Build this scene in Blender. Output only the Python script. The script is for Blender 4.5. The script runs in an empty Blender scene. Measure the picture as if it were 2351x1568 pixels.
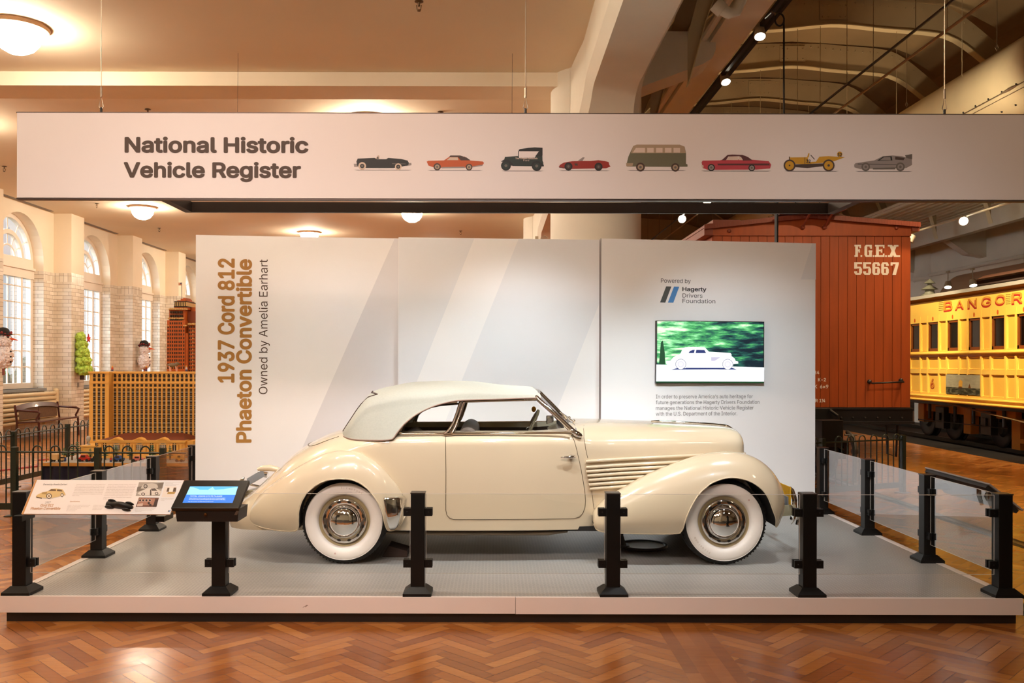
import bpy, math, random, os
import numpy as np
from mathutils import Vector, Matrix
from mathutils.geometry import delaunay_2d_cdt
random.seed(7)
SC = bpy.context.scene
COL = SC.collection
PI = math.pi

# ---------------------------------------------------------------- camera
F, VX, VY, EYE, DECK = 2050.0, 1137.0, 835.0, 1.865, 0.185
cam = bpy.data.cameras.new('camera')
cam.sensor_fit = 'HORIZONTAL'; cam.sensor_width = 36.0
cam.lens = 36.0 * F / 2351.0
cam.shift_x = (1175.5 - VX) / 2351.0
cam.shift_y = (VY - 784.0) / 2351.0
cam.clip_start = 0.05; cam.clip_end = 300
camo = bpy.data.objects.new('camera', cam)
camo.location = (0, 0, EYE); camo.rotation_euler = (PI / 2, -math.radians(0.13), 0)
COL.objects.link(camo); SC.camera = camo

# ---------------------------------------------------------------- colour management, world, lights
SC.view_settings.view_transform = 'Standard'; SC.view_settings.look = 'None'
SC.view_settings.gamma = 1.0; SC.view_settings.use_curve_mapping = False
SC.view_settings.exposure = 0.15
SC.cycles.caustics_reflective = False; SC.cycles.caustics_refractive = False; SC.cycles.max_bounces = 8; SC.cycles.transparent_max_bounces = 24
wd = bpy.data.worlds.new('overcast_sky'); SC.world = wd; wd.use_nodes = True
bg = wd.node_tree.nodes['Background']
bg.inputs[0].default_value = (0.80, 0.92, 1.0, 1); bg.inputs[1].default_value = 1.7

def aim(o, tgt):
    o.rotation_euler = (Vector(tgt) - o.location).to_track_quat('-Z', 'Y').to_euler()

sl_ = bpy.data.lights.new('daylight', 'SUN'); sl_.energy = 26.0; sl_.angle = math.radians(100); sl_.color = (.80, .92, 1.0)
so_ = bpy.data.objects.new('daylight', sl_); so_.location = (-30, 10, 18); COL.objects.link(so_); aim(so_, (-18, 17, 10.5))

def spot(name, loc, tgt, power, angle=60, blend=0.6, col=(1, .95, .9), size=0.05):
    l = bpy.data.lights.new(name, 'SPOT'); l.energy = power; l.spot_size = math.radians(angle)
    l.spot_blend = blend; l.color = col; l.shadow_soft_size = size
    o = bpy.data.objects.new(name, l); o.location = loc; COL.objects.link(o); aim(o, tgt); return o

def area(name, loc, tgt, power, sx, sy, col):
    l = bpy.data.lights.new(name, 'AREA'); l.energy = power; l.shape = 'RECTANGLE'; l.size = sx; l.size_y = sy; l.color = col
    o = bpy.data.objects.new(name, l); o.location = loc; COL.objects.link(o); aim(o, tgt); return o

WARM = (1.0, 0.72, 0.48)
GLOBE_L = 100.0
NEUT = (0.92, 0.965, 1.0)
COOL = (0.80, 0.93, 1.0)
# the display's own spots, on the trough behind the hanging banner
for x, e in ((-2.1, 36), (-1.0, 76), (0.1, 116), (1.2, 116), (2.3, 84)):
    spot('car_spotlight', (x, 6.58, 3.04), (x * 1.02, 8.0, 0.55), e, 80, 0.8, NEUT, 0.05)
for x, t, e in ((-1.3, -1.8, 95), (0.6, 0.3, 270), (2.1, 2.7, 275)):
    spot('wall_spotlight', (x, 7.0, 3.3), (t, 9.8, 1.05), e, 72, 0.95, COOL, 0.06)
for x in (-2.6, 0.2, 3.0):  # unseen frontal spots, added ahead of the banner to fill the car's side
    spot('front_fill_spot', (x, 1.2, 5.3), (x * .75, 7.6, 0.75), 190, 40, 1.0, NEUT, 0.08)
# added unseen warm spots above the camera, brightening banner, platform front and floor
for p, t, e in (((-4.2, 0.2, 5.5), (-2.4, 6.3, 3.1), 400), ((-1.6, 0.2, 5.5), (0.4, 6.3, 2.6), 300), ((1.0, -0.5, 5.5), (2.6, 6.4, 1.8), 170), ((-2.6, 1.0, 5.6), (-2.0, 6.6, 0.4), 330)):
    spot('warm_fill_spot', p, t, e, 70, 1.0, (1, .78, .68), 0.15)
# nave track spots
for p in ((3.55, 11.8, 6.2), (3.55, 13.8, 6.2)):
    spot('track_spotlight_light', p, (2.9, 8.6, 0.7), 90, 36, 0.6, NEUT, 0.05)
spot('boxcar_spotlight', (6.3, 8.2, 6.0), (5.0, 13.4, 2.7), 430, 48, 0.8, (1, .74, .45), 0.06)
for y in (15.6, 18.2, 21.0):
    spot('coach_spotlight', (7.6, y - 2.2, 6.4), (10.3, y + .6, 2.1), 2100, 46, 0.8, (1, .84, .58), 0.06)
spot('duct_fill_spot', (6.6, 14.6, 5.2), (8.9, 16.6, 6.8), 300, 78, 0.9, (1, .80, .52), 0.1)  # unseen spot added to brighten the air duct
spot('nave_uplight', (7.0, 19.0, 4.4), (7.0, 21.0, 9.2), 420, 120, 0.9, (1, .72, .42), 0.3)  # unseen warm light thrown up at the nave roof
spot('nave_floor_light', (7.2, 12.5, 6.6), (7.6, 14.0, 0.0), 1150, 80, 0.9, (1, .70, .38), 0.15)  # unseen warm light thrown down on the nave floor
# unseen hall lamps, right of the camera and deep in the right aisle
for x, p in ((6.5, 110), (18.0, 60)):
    l = bpy.data.lights.new('hall_lamp', 'POINT'); l.energy = p; l.color = WARM; l.shadow_soft_size = 0.35
    o = bpy.data.objects.new('hall_lamp', l); o.location = (x, 1.5 if x < 10 else 26.0, 5.3 if x < 10 else 3.6); COL.objects.link(o)

# ---------------------------------------------------------------- helpers
def P(px, py, y):
    """a photograph pixel at depth y (metres) as a point of the place"""
    return Vector(((px - VX) * y / F, y, EYE - (py - VY) * y / F))

def lin(h):
    h = h.lstrip('#'); c = [int(h[i:i + 2], 16) / 255 for i in (0, 2, 4)]
    return tuple(x / 12.92 if x <= 0.04045 else ((x + 0.055) / 1.055) ** 2.4 for x in c)

def pchip(tab):
    xs = np.array([t[0] for t in tab], float); ys = np.array([t[1] for t in tab], float)
    h = np.diff(xs); d = np.diff(ys) / h; n = len(xs); m = np.zeros(n)
    for i in range(1, n - 1):
        if d[i - 1] * d[i] > 0:
            w1 = 2 * h[i] + h[i - 1]; w2 = h[i] + 2 * h[i - 1]
            m[i] = (w1 + w2) / (w1 / d[i - 1] + w2 / d[i])
    m[0] = d[0]; m[-1] = d[-1]
    def f(x):
        x = min(max(x, xs[0]), xs[-1]); i = int(min(max(np.searchsorted(xs, x) - 1, 0), n - 2))
        t = (x - xs[i]) / h[i]
        return float((1 + 2 * t) * (1 - t) ** 2 * ys[i] + t * (1 - t) ** 2 * h[i] * m[i] + t * t * (3 - 2 * t) * ys[i + 1] + t * t * (t - 1) * h[i] * m[i + 1])
    return f

def linear(tab):
    xs = [t[0] for t in tab]; ys = [t[1] for t in tab]
    return lambda x: float(np.interp(x, xs, ys))

MATS = {}
def mat(name, col, rough=0.5, metal=0.0, var=0.0, scale=8.0, coat=0.0, emit=None, estr=1.0, spec=0.5, bump=0.0, stretch=(1, 1, 1)):
    """a principled material whose colour is mottled a little by noise"""
    if name in MATS: return MATS[name]
    m = bpy.data.materials.new(name); m.use_nodes = True; MATS[name] = m
    nt = m.node_tree; b = nt.nodes['Principled BSDF']
    c = lin(col) if isinstance(col, str) else col
    b.inputs['Base Color'].default_value = (*c, 1); b.inputs['Roughness'].default_value = rough
    b.inputs['Metallic'].default_value = metal; b.inputs['Specular IOR Level'].default_value = spec
    b.inputs['Coat Weight'].default_value = coat; b.inputs['Coat Roughness'].default_value = 0.04
    if emit:
        e = lin(emit) if isinstance(emit, str) else emit
        b.inputs['Emission Color'].default_value = (*e, 1); b.inputs['Emission Strength'].default_value = estr
    if var or bump:
        tc = nt.nodes.new('ShaderNodeTexCoord'); mp = nt.nodes.new('ShaderNodeMapping'); mp.inputs['Scale'].default_value = stretch
        nz = nt.nodes.new('ShaderNodeTexNoise'); nz.inputs['Scale'].default_value = scale; nz.inputs['Detail'].default_value = 4
        nt.links.new(tc.outputs['Object'], mp.inputs[0]); nt.links.new(mp.outputs[0], nz.inputs['Vector'])
        if var:
            rp = nt.nodes.new('ShaderNodeValToRGB')
            rp.color_ramp.elements[0].position = 0.3; rp.color_ramp.elements[1].position = 0.7
            rp.color_ramp.elements[0].color = (*[x * (1 - var) for x in c], 1)
            rp.color_ramp.elements[1].color = (*[min(1, x * (1 + var * .6)) for x in c], 1)
            nt.links.new(nz.outputs['Fac'], rp.inputs[0]); nt.links.new(rp.outputs[0], b.inputs['Base Color'])
        if bump:
            bp = nt.nodes.new('ShaderNodeBump'); bp.inputs['Strength'].default_value = bump; bp.inputs['Distance'].default_value = 0.01
            nt.links.new(nz.outputs['Fac'], bp.inputs['Height']); nt.links.new(bp.outputs[0], b.inputs['Normal'])
    return m

def glass(name, tint=(1, 1, 1), refl=1.0, ior=1.45):
    """clear sheet: lets everything through and mirrors by Fresnel"""
    if name in MATS: return MATS[name]
    m = bpy.data.materials.new(name); m.use_nodes = True; MATS[name] = m
    nt = m.node_tree; nt.nodes.clear()
    out = nt.nodes.new('ShaderNodeOutputMaterial'); mx = nt.nodes.new('ShaderNodeMixShader')
    tr = nt.nodes.new('ShaderNodeBsdfTransparent'); tr.inputs[0].default_value = (*tint, 1)
    gl = nt.nodes.new('ShaderNodeBsdfGlossy'); gl.inputs['Roughness'].default_value = 0.0
    fr = nt.nodes.new('ShaderNodeFresnel'); fr.inputs[0].default_value = ior
    mu = nt.nodes.new('ShaderNodeMath'); mu.operation = 'MULTIPLY'; mu.inputs[1].default_value = refl
    nt.links.new(fr.outputs[0], mu.inputs[0]); nt.links.new(mu.outputs[0], mx.inputs[0])
    nt.links.new(tr.outputs[0], mx.inputs[1]); nt.links.new(gl.outputs[0], mx.inputs[2]); nt.links.new(mx.outputs[0], out.inputs[0])
    return m

ORG = {}
def tag(o, label=None, cat=None, group=None, kind=None):
    if label: o['label'] = label
    if cat: o['category'] = cat
    if group: o['group'] = group
    if kind: o['kind'] = kind
    return o

def thing(name, label, cat, loc, group=None):
    o = bpy.data.objects.new(name, None); COL.objects.link(o); o.location = loc; o.empty_display_size = 0.1
    ORG[o.name] = Vector(loc); return tag(o, label, cat, group)

class MB:
    """collects shapes and links them as one mesh object; coordinates are those of the place"""
    def __init__(s): s.v = []; s.f = []; s.m = []; s.mi = 0
    def use(s, i): s.mi = i; return s
    def add(s, vs, fs):
        o = len(s.v); s.v += [tuple(v) for v in vs]
        for f in fs: s.f.append([i + o for i in f]); s.m.append(s.mi)
        return s
    def box(s, x0, x1, y0, y1, z0, z1):
        return s.add([(x0, y0, z0), (x1, y0, z0), (x1, y1, z0), (x0, y1, z0), (x0, y0, z1), (x1, y0, z1), (x1, y1, z1), (x0, y1, z1)],
                     [(0, 3, 2, 1), (4, 5, 6, 7), (0, 1, 5, 4), (1, 2, 6, 5), (2, 3, 7, 6), (3, 0, 4, 7)])
    def obox(s, c, ax, ay, az):
        """box from its centre and three half-axis vectors"""
        c, ax, ay, az = map(Vector, (c, ax, ay, az)); vs = []
        for k in (-1, 1):
            for i, j in ((-1, -1), (1, -1), (1, 1), (-1, 1)): vs.append(c + ax * i + ay * j + az * k)
        return s.add(vs, [(0, 3, 2, 1), (4, 5, 6, 7), (0, 1, 5, 4), (1, 2, 6, 5), (2, 3, 7, 6), (3, 0, 4, 7)])
    def quad(s, a, b, c, d): return s.add([a, b, c, d], [(0, 1, 2, 3)])
    def poly(s, pts): return s.add(pts, [tuple(range(len(pts)))])
    def frustum(s, cx, cy, z0, z1, a, b):
        vs = [(cx + i * h, cy + j * h, z) for z, h in ((z0, a), (z1, b)) for i, j in ((-1, -1), (1, -1), (1, 1), (-1, 1))]
        return s.add(vs, [(0, 3, 2, 1), (4, 5, 6, 7), (0, 1, 5, 4), (1, 2, 6, 5), (2, 3, 7, 6), (3, 0, 4, 7)])
    def prism(s, pts, d):
        """a planar outline pushed along the vector d"""
        n = len(pts); d = Vector(d); a = [Vector(p) for p in pts]; b = [p + d for p in a]
        return s.add(a + b, [tuple(range(n)), tuple(range(2 * n - 1, n - 1, -1))] + [(i, i + n, (i + 1) % n + n, (i + 1) % n) for i in range(n)])
    def grid(s, rows, cu=False, cv=False):
        n, m = len(rows), len(rows[0]); fs = []
        for i in range(n if cu else n - 1):
            for j in range(m if cv else m - 1):
                a, b = i, (i + 1) % n; c, d = j, (j + 1) % m
                fs.append((a * m + c, b * m + c, b * m + d, a * m + d))
        return s.add([p for r in rows for p in r], fs)
    def tube(s, pts, r, n=8, closed=False, cap=True, flat=1.0):
        pts = [Vector(p) for p in pts]; k = len(pts); rr = r if isinstance(r, (list, tuple)) else [r] * k; rows = []; up = None
        for i, p in enumerate(pts):
            if closed: t = pts[(i + 1) % k] - pts[i - 1]
            else: t = pts[min(i + 1, k - 1)] - pts[max(i - 1, 0)]
            t.normalize()
            if up is None: up = Vector((0, 0, 1)) if abs(t.z) < .9 else Vector((0, 1, 0))
            x = t.cross(up)
            if x.length < 1e-6: x = t.orthogonal()
            x.normalize(); y = x.cross(t).normalized(); up = y
            rows.append([p + x * (rr[i] * math.cos(a)) * flat + y * (rr[i] * math.sin(a)) for a in [2 * PI * j / n for j in range(n)]])
        o = len(s.v); s.grid(rows, cu=closed, cv=True)
        if cap and not closed:
            s.f.append([o + j for j in range(n)][::-1]); s.m.append(s.mi)
            s.f.append([o + (k - 1) * n + j for j in range(n)]); s.m.append(s.mi)
        return s
    def lathe(s, prof, c, axis='z', n=24):
        c = Vector(c); rows = []
        for r, h in prof:
            row = []
            for j in range(n):
                a = 2 * PI * j / n; x, y = r * math.cos(a), r * math.sin(a)
                row.append(c + (Vector((x, y, h)) if axis == 'z' else Vector((x, h, y)) if axis == 'y' else Vector((h, x, y))))
            rows.append(row)
        return s.grid(rows, cv=True)
    def ball(s, c, r, n=16, m=10):
        r = r if isinstance(r, (list, tuple)) else (r, r, r); c = Vector(c); rows = []
        for i in range(m + 1):
            t = PI * i / m
            rows.append([c + Vector((r[0] * math.sin(t) * math.cos(2 * PI * j / n), r[1] * math.sin(t) * math.sin(2 * PI * j / n), r[2] * math.cos(t))) for j in range(n)])
        return s.grid(rows, cv=True)
    def build(s, name, mats, parent=None, smooth=None, origin=None, bevel=0.0, seg=2):
        if not isinstance(mats, (list, tuple)): mats = [mats]
        if parent is not None: org = ORG[parent.name]
        elif origin is not None: org = Vector(origin)
        else:
            a = np.array(s.v); org = Vector(((a[:, 0].min() + a[:, 0].max()) / 2, (a[:, 1].min() + a[:, 1].max()) / 2, a[:, 2].min()))
        me = bpy.data.meshes.new(name)
        me.from_pydata([(v[0] - org.x, v[1] - org.y, v[2] - org.z) for v in s.v], [], s.f)
        for m in mats: me.materials.append(m)
        me.polygons.foreach_set('material_index', s.m); me.update()
        o = bpy.data.objects.new(name, me); COL.objects.link(o)
        if parent is None: o.location = org
        else: o.parent = parent
        ORG[o.name] = org
        if smooth is not None:
            me.polygons.foreach_set('use_smooth', [True] * len(me.polygons)); me.set_sharp_from_angle(angle=math.radians(smooth))
        if bevel:
            b = o.modifiers.new('bevel', 'BEVEL'); b.width = bevel; b.segments = seg; b.limit_method = 'ANGLE'; b.angle_limit = math.radians(40)
        return o

def dup(root, loc=None, label=None, rotz=None):
    """a copy of a thing with copies of its parts and sub-parts"""
    def cp(o, par):
        c = o.copy(); COL.objects.link(c)
        if par is not None: c.parent = par
        for ch in [x for x in bpy.data.objects if x.parent == o]: cp(ch, c)
        return c
    r = cp(root, None)
    if loc is not None: r.location = loc; ORG[r.name] = Vector(loc)
    if label: r['label'] = label
    if rotz is not None: r.rotation_euler = (0, 0, rotz)
    return r

_TXT = {}
try: FONT = bpy.data.fonts.load(os.path.join(bpy.utils.system_resource('DATAFILES'), 'fonts', 'Inter.woff2'))   # the plain face that comes with Blender
except Exception: FONT = None
def text_mesh(txt, bold, res, shear=0.0):
    k = (txt, bold, res, shear)
    if k in _TXT: return _TXT[k]
    cu = bpy.data.curves.new('writing', 'FONT'); cu.body = txt
    if FONT: cu.font = FONT
    cu.size = 1.0; cu.offset = 0.0; cu.resolution_u = res; cu.fill_mode = 'NONE'; cu.shear = shear
    ob = bpy.data.objects.new('writing', cu); COL.objects.link(ob)
    dg = bpy.context.evaluated_depsgraph_get(); dg.update()
    me = bpy.data.meshes.new_from_object(ob.evaluated_get(dg))
    co = [Vector((v.co.x, v.co.y)) for v in me.vertices]; ed = [tuple(e.vertices) for e in me.edges]
    r_ = delaunay_2d_cdt(co, ed, [], 0, 1e-6)
    vs = [(v.x, v.y, 0.0) for v in r_[0]]; fs = [tuple(f) for f in r_[2]]
    # keep the triangles inside the outlines (non-zero winding, so counters stay open)
    a = np.array([co[min(e)] if abs(e[0] - e[1]) == 1 else co[max(e)] for e in ed]); b = np.array([co[max(e)] if abs(e[0] - e[1]) == 1 else co[min(e)] for e in ed])
    keep = []
    for f in fs:
        c = np.mean([vs[i][:2] for i in f], axis=0); up_ = (a[:, 1] <= c[1]) & (b[:, 1] > c[1]); dn_ = (a[:, 1] > c[1]) & (b[:, 1] <= c[1])
        side = (b[:, 0] - a[:, 0]) * (c[1] - a[:, 1]) - (c[0] - a[:, 0]) * (b[:, 1] - a[:, 1])
        if int((up_ & (side > 0)).sum()) - int((dn_ & (side < 0)).sum()) != 0: keep.append(f)
    fs = keep
    bpy.data.objects.remove(ob); bpy.data.curves.remove(cu); bpy.data.meshes.remove(me)
    _TXT[k] = (vs, fs); return _TXT[k]
CAPH = max(v[1] for v in text_mesh('H', 0, 1)[0])

def write(mb, txt, org, right, up, width=None, cap=0.1, bold=0.0, res=3, lift=0.0015, shear=0.0):
    """flat lettering: baseline start, reading direction, up direction, total width and capital height"""
    vs, fs = text_mesh(txt, 0, res, shear); org, right, up = Vector(org), Vector(right).normalized(), Vector(up).normalized()
    nrm = right.cross(up); x0 = min(v[0] for v in vs); x1 = max(v[0] for v in vs)
    b = max(bold, 0) * .8; sy = cap / (CAPH + 2 * b); sx = sy if width is None else width / (x1 - x0)
    for q_, (dx, dy) in enumerate([(0, 0)] if b < .005 else [(b * math.cos(a), b * math.sin(a)) for a in [2 * PI * j / 12 for j in range(12)]]):
        k = 1 - 2 * b / (x1 - x0)
        mb.add([org + right * (((v[0] - x0) * k + dx + b) * sx) + up * ((v[1] + dy + b) * sy) + nrm * (lift + q_ * 5e-5) for v in vs], fs)
    return mb

# ---------------------------------------------------------------- shared materials
plaster = mat('cream_plaster', '#efe0c8', 0.85, var=0.04, scale=1.2)
ceilpaint = mat('ceiling_paint', '#e8d8be', 0.8, var=0.03, scale=.7)
black = mat('black_powdercoat', '#0c0a09', 0.4, spec=.35)
blackmetal = mat('black_metal', '#1c1613', 0.4, 0.0)
rubber = mat('black_rubber', '#15110e', 0.8)
chrome = mat('chrome', (.82, .80, .78), 0.05, 1.0)
chromedark = mat('nickel', (.50, .40, .31), 0.12, 1.0)
paint = mat('cream_car_paint', (.66, .545, .385), 0.22, coat=1.0, spec=.4)
ink = mat('dark_brown_ink', '#4a3322', 0.6)
ochre = mat('ochre_ink', '#a8752f', 0.6)
greyink = mat('grey_ink', '#6d6560', 0.6)
whiteboard = mat('white_laminate', '#f3eeec', 0.45, var=0.012, scale=2)
steel = mat('galvanised_wire', '#b9a893', 0.35, 0.8)
darkgreen = mat('dark_green_enamel', '#1d2a22', 0.35)
# ---------------------------------------------------------------- floor: herringbone parquet
def wood_mat(name, rot):
    m = bpy.data.materials.new(name); m.use_nodes = True; nt = m.node_tree; b = nt.nodes['Principled BSDF']
    at = nt.nodes.new('ShaderNodeAttribute'); at.attribute_name = 'tone'
    tc = nt.nodes.new('ShaderNodeTexCoord'); mp = nt.nodes.new('ShaderNodeMapping')
    mp.inputs['Rotation'].default_value = (0, 0, rot); mp.inputs['Scale'].default_value = (2.0, 26.0, 1.0)
    nz = nt.nodes.new('ShaderNodeTexNoise'); nz.inputs['Scale'].default_value = 2.2; nz.inputs['Detail'].default_value = 5; nz.inputs['Distortion'].default_value = .6
    mx = nt.nodes.new('ShaderNodeMath'); mx.operation = 'MULTIPLY_ADD'; mx.inputs[1].default_value = 0.42
    ad = nt.nodes.new('ShaderNodeMath'); ad.operation = 'MULTIPLY_ADD'; ad.inputs[1].default_value = 0.66; ad.inputs[2].default_value = -0.03
    rp = nt.nodes.new('ShaderNodeValToRGB'); e = rp.color_ramp.elements
    e[0].position = 0.12; e[0].color = (*lin('#8a4d20'), 1); e[1].position = .95; e[1].color = (*lin('#c58344'), 1)
    k = rp.color_ramp.elements.new(.5); k.color = (*lin('#a8652c'), 1)
    nt.links.new(tc.outputs['Object'], mp.inputs[0]); nt.links.new(mp.outputs[0], nz.inputs['Vector'])
    nt.links.new(at.outputs['Fac'], ad.inputs[0]); nt.links.new(nz.outputs['Fac'], mx.inputs[0]); nt.links.new(ad.outputs[0], mx.inputs[2])
    nt.links.new(mx.outputs[0], rp.inputs[0]); nt.links.new(rp.outputs[0], b.inputs['Base Color'])
    n2 = nt.nodes.new('ShaderNodeTexNoise'); n2.inputs['Scale'].default_value = 3.0
    r2 = nt.nodes.new('ShaderNodeMapRange'); r2.inputs[3].default_value = .16; r2.inputs[4].default_value = .30
    nt.links.new(tc.outputs['Object'], n2.inputs['Vector']); nt.links.new(n2.outputs['Fac'], r2.inputs[0]); nt.links.new(r2.outputs[0], b.inputs['Roughness'])
    b.inputs['Specular IOR Level'].default_value = 0.55
    return m
wood_a, wood_b, wood_s = wood_mat('parquet_one_way', -PI / 4), wood_mat('parquet_other_way', PI / 4), wood_mat('parquet_border', PI / 2)
seam = mat('parquet_seam', '#2a1408', 0.6)
trackbed = mat('track_bed', '#1d1712', 0.55, var=.3, scale=3)
rail_steel = mat('rail_steel', '#3a342e', 0.35, .7)

fl = MB(); fl.use(0).quad((-12.3, -9, -0.004), (26, -9, -0.004), (26, 47, -0.004), (-12.3, 47, -0.004))
tones = [0.0]
w, n = 0.088, 5; g = 0.0012; q = math.sqrt(.5)
for k in range(-90, 480):
    for m_ in range(-54, 46):
        bx, by = k + n * m_, k - n * m_
        # world: (1,1) of the lattice runs along +Y
        cx, cy = (bx - by) * q * w, (bx + by) * q * w
        if not (-12.4 < cx < 16.5 and 4.6 < cy < 46): continue
        for (a0, a1, b0, b1, mi) in ((bx, bx + n, by, by + 1, 1), (bx + n, bx + n + 1, by + 1 - n, by + 1, 2)):
            vs = []
            for (i, j) in ((a0 * w + g, b0 * w + g), (a1 * w - g, b0 * w + g), (a1 * w - g, b1 * w - g), (a0 * w + g, b1 * w - g)):
                vs.append(((i - j) * q, (i + j) * q, 0.0))
            fl.use(mi).add(vs, [(0, 1, 2, 3)]); tones.append(random.random())
for i in range(4):
    y = 4.5
    while y < 46:
        L = random.uniform(.8, 1.6)
        fl.use(3).quad((1.15 + i * .09, y, .001), (1.239 + i * .09, y, .001), (1.239 + i * .09, y + L - .002, .001), (1.15 + i * .09, y + L - .002, .001))
        tones.append(random.random() * .6); y += L
fl.use(4).quad((9.9, 5, .0015), (13.6, 5, .0015), (13.6, 46, .0015), (9.9, 46, .0015)); tones.append(0)
floor = fl.build('floor', [seam, wood_a, wood_b, wood_s, trackbed], origin=(0, 0, 0)); tag(floor, kind='structure')
floor.data.attributes.new('tone', 'FLOAT', 'FACE').data.foreach_set('value', tones)
for x in (4.03, 5.47):
    r = MB(); r.use(0).box(x - .035, x + .035, 5.0, 46, .0005, .004); r.use(1).box(x + .035, x + .095, 5.0, 46, .0005, .003)
    r.box(x - .10, x - .035, 5.0, 46, .0005, .002)
    o = r.build('floor_rail', [rail_steel, trackbed]); tag(o, kind='structure')
for x in (11.0, 12.44):
    o = MB().box(x - .035, x + .035, 5.5, 46, .001, .09).build('floor_rail', rail_steel); tag(o, kind='structure')

# ---------------------------------------------------------------- left wall: glazed brick below, plaster above, arched windows
def brick_mat(name, bw, bh, off):
    m = bpy.data.materials.new(name); m.use_nodes = True; nt = m.node_tree; b = nt.nodes['Principled BSDF']
    tc = nt.nodes.new('ShaderNodeTexCoord'); sp = nt.nodes.new('ShaderNodeSeparateXYZ'); cb = nt.nodes.new('ShaderNodeCombineXYZ')
    ad = nt.nodes.new('ShaderNodeMath'); ad.operation = 'ADD'
    nt.links.new(tc.outputs['Object'], sp.inputs[0]); nt.links.new(sp.outputs[0], ad.inputs[0]); nt.links.new(sp.outputs[1], ad.inputs[1])
    nt.links.new(ad.outputs[0], cb.inputs[0]); nt.links.new(sp.outputs[2], cb.inputs[1])
    br = nt.nodes.new('ShaderNodeTexBrick'); br.offset = off
    br.inputs['Color1'].default_value = (*lin('#efe6d9'), 1); br.inputs['Color2'].default_value = (*lin('#d9ccb9'), 1); br.inputs['Mortar'].default_value = (*lin('#93836f'), 1)
    br.inputs['Scale'].default_value = 1.0; br.inputs['Mortar Size'].default_value = .0045; br.inputs['Brick Width'].default_value = bw; br.inputs['Row Height'].default_value = bh
    nt.links.new(cb.outputs[0], br.inputs['Vector']); nt.links.new(br.outputs['Color'], b.inputs['Base Color']); b.inputs['Roughness'].default_value = .22
    return m
brick = brick_mat('glazed_brick', .31, .102, .5); soldier = brick_mat('glazed_soldier_course', .115, .30, 0)
WX, WH, BT = -11.9, 5.88, 4.28
P0, PS, PW = 19.98, 4.07, 0.74
wl = MB()
def strip(y0, y1, z0, z1, x=WX):
    for a, b, mi in ((0, 4.04, 0), (4.04, BT, 1), (BT, WH, 2)):
        lo, hi = max(a, z0), min(b, z1)
        if hi > lo: wl.use(mi).quad((x, y1, lo), (x, y0, lo), (x, y0, hi), (x, y1, hi))
WIN_Y = []
RW, SPR, SILL = 1.135, 4.50, 1.20
for k in range(-7, 7):
    y0 = P0 + PS * k
    for a, b, mi in ((0, 4.04, 0), (4.04, BT, 1), (BT, WH, 2)):      # pilaster
        wl.use(mi); x1 = WX + .48
        wl.quad((WX, y0, a), (x1, y0, a), (x1, y0, b), (WX, y0, b)); wl.quad((x1, y0, a), (x1, y0 + PW, a), (x1, y0 + PW, b), (x1, y0, b))
        wl.quad((x1, y0 + PW, a), (WX, y0 + PW, a), (WX, y0 + PW, b), (x1, y0 + PW, b))
    ya, yb = y0 + PW, y0 + PS; yc = (ya + yb) / 2
    if k < -2:
        strip(ya, yb, 0, WH); continue
    WIN_Y.append(yc)
    strip(ya, yc - RW, 0, WH); strip(yc + RW, yb, 0, WH); strip(yc - RW, yc + RW, 0, SILL)
    N = 20; arc = [(yc - RW * math.cos(PI * i / N), SPR + RW * math.sin(PI * i / N)) for i in range(N + 1)]
    for i in range(N):
        (a, za), (b, zb) = arc[i], arc[i + 1]
        wl.use(2).quad((WX, b, zb), (WX, a, za), (WX, a, WH), (WX, b, WH))
    out = [(yc - RW, SILL)] + arc + [(yc + RW, SILL)]
    for i in range(len(out)):
        (a, za), (b, zb) = out[i], out[(i + 1) % len(out)]
        lowj = max(za, zb) <= SPR + .01 and i != len(out) - 1
        if lowj:
            lo, hi = min(za, zb), max(za, zb)
            for c0, c1, mi in ((lo, BT, 0), (BT, hi, 2)): wl.use(mi).quad((WX, a, c0), (WX, a, c1), (WX - .42, a, c1), (WX - .42, a, c0))
        else: wl.use(2).quad((WX, a, za), (WX, b, zb), (WX - .42, b, zb), (WX - .42, a, za))
wl = wl.build('wall_left', [brick, soldier, plaster], origin=(0, 0, 0)); tag(wl, kind='structure')

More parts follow.
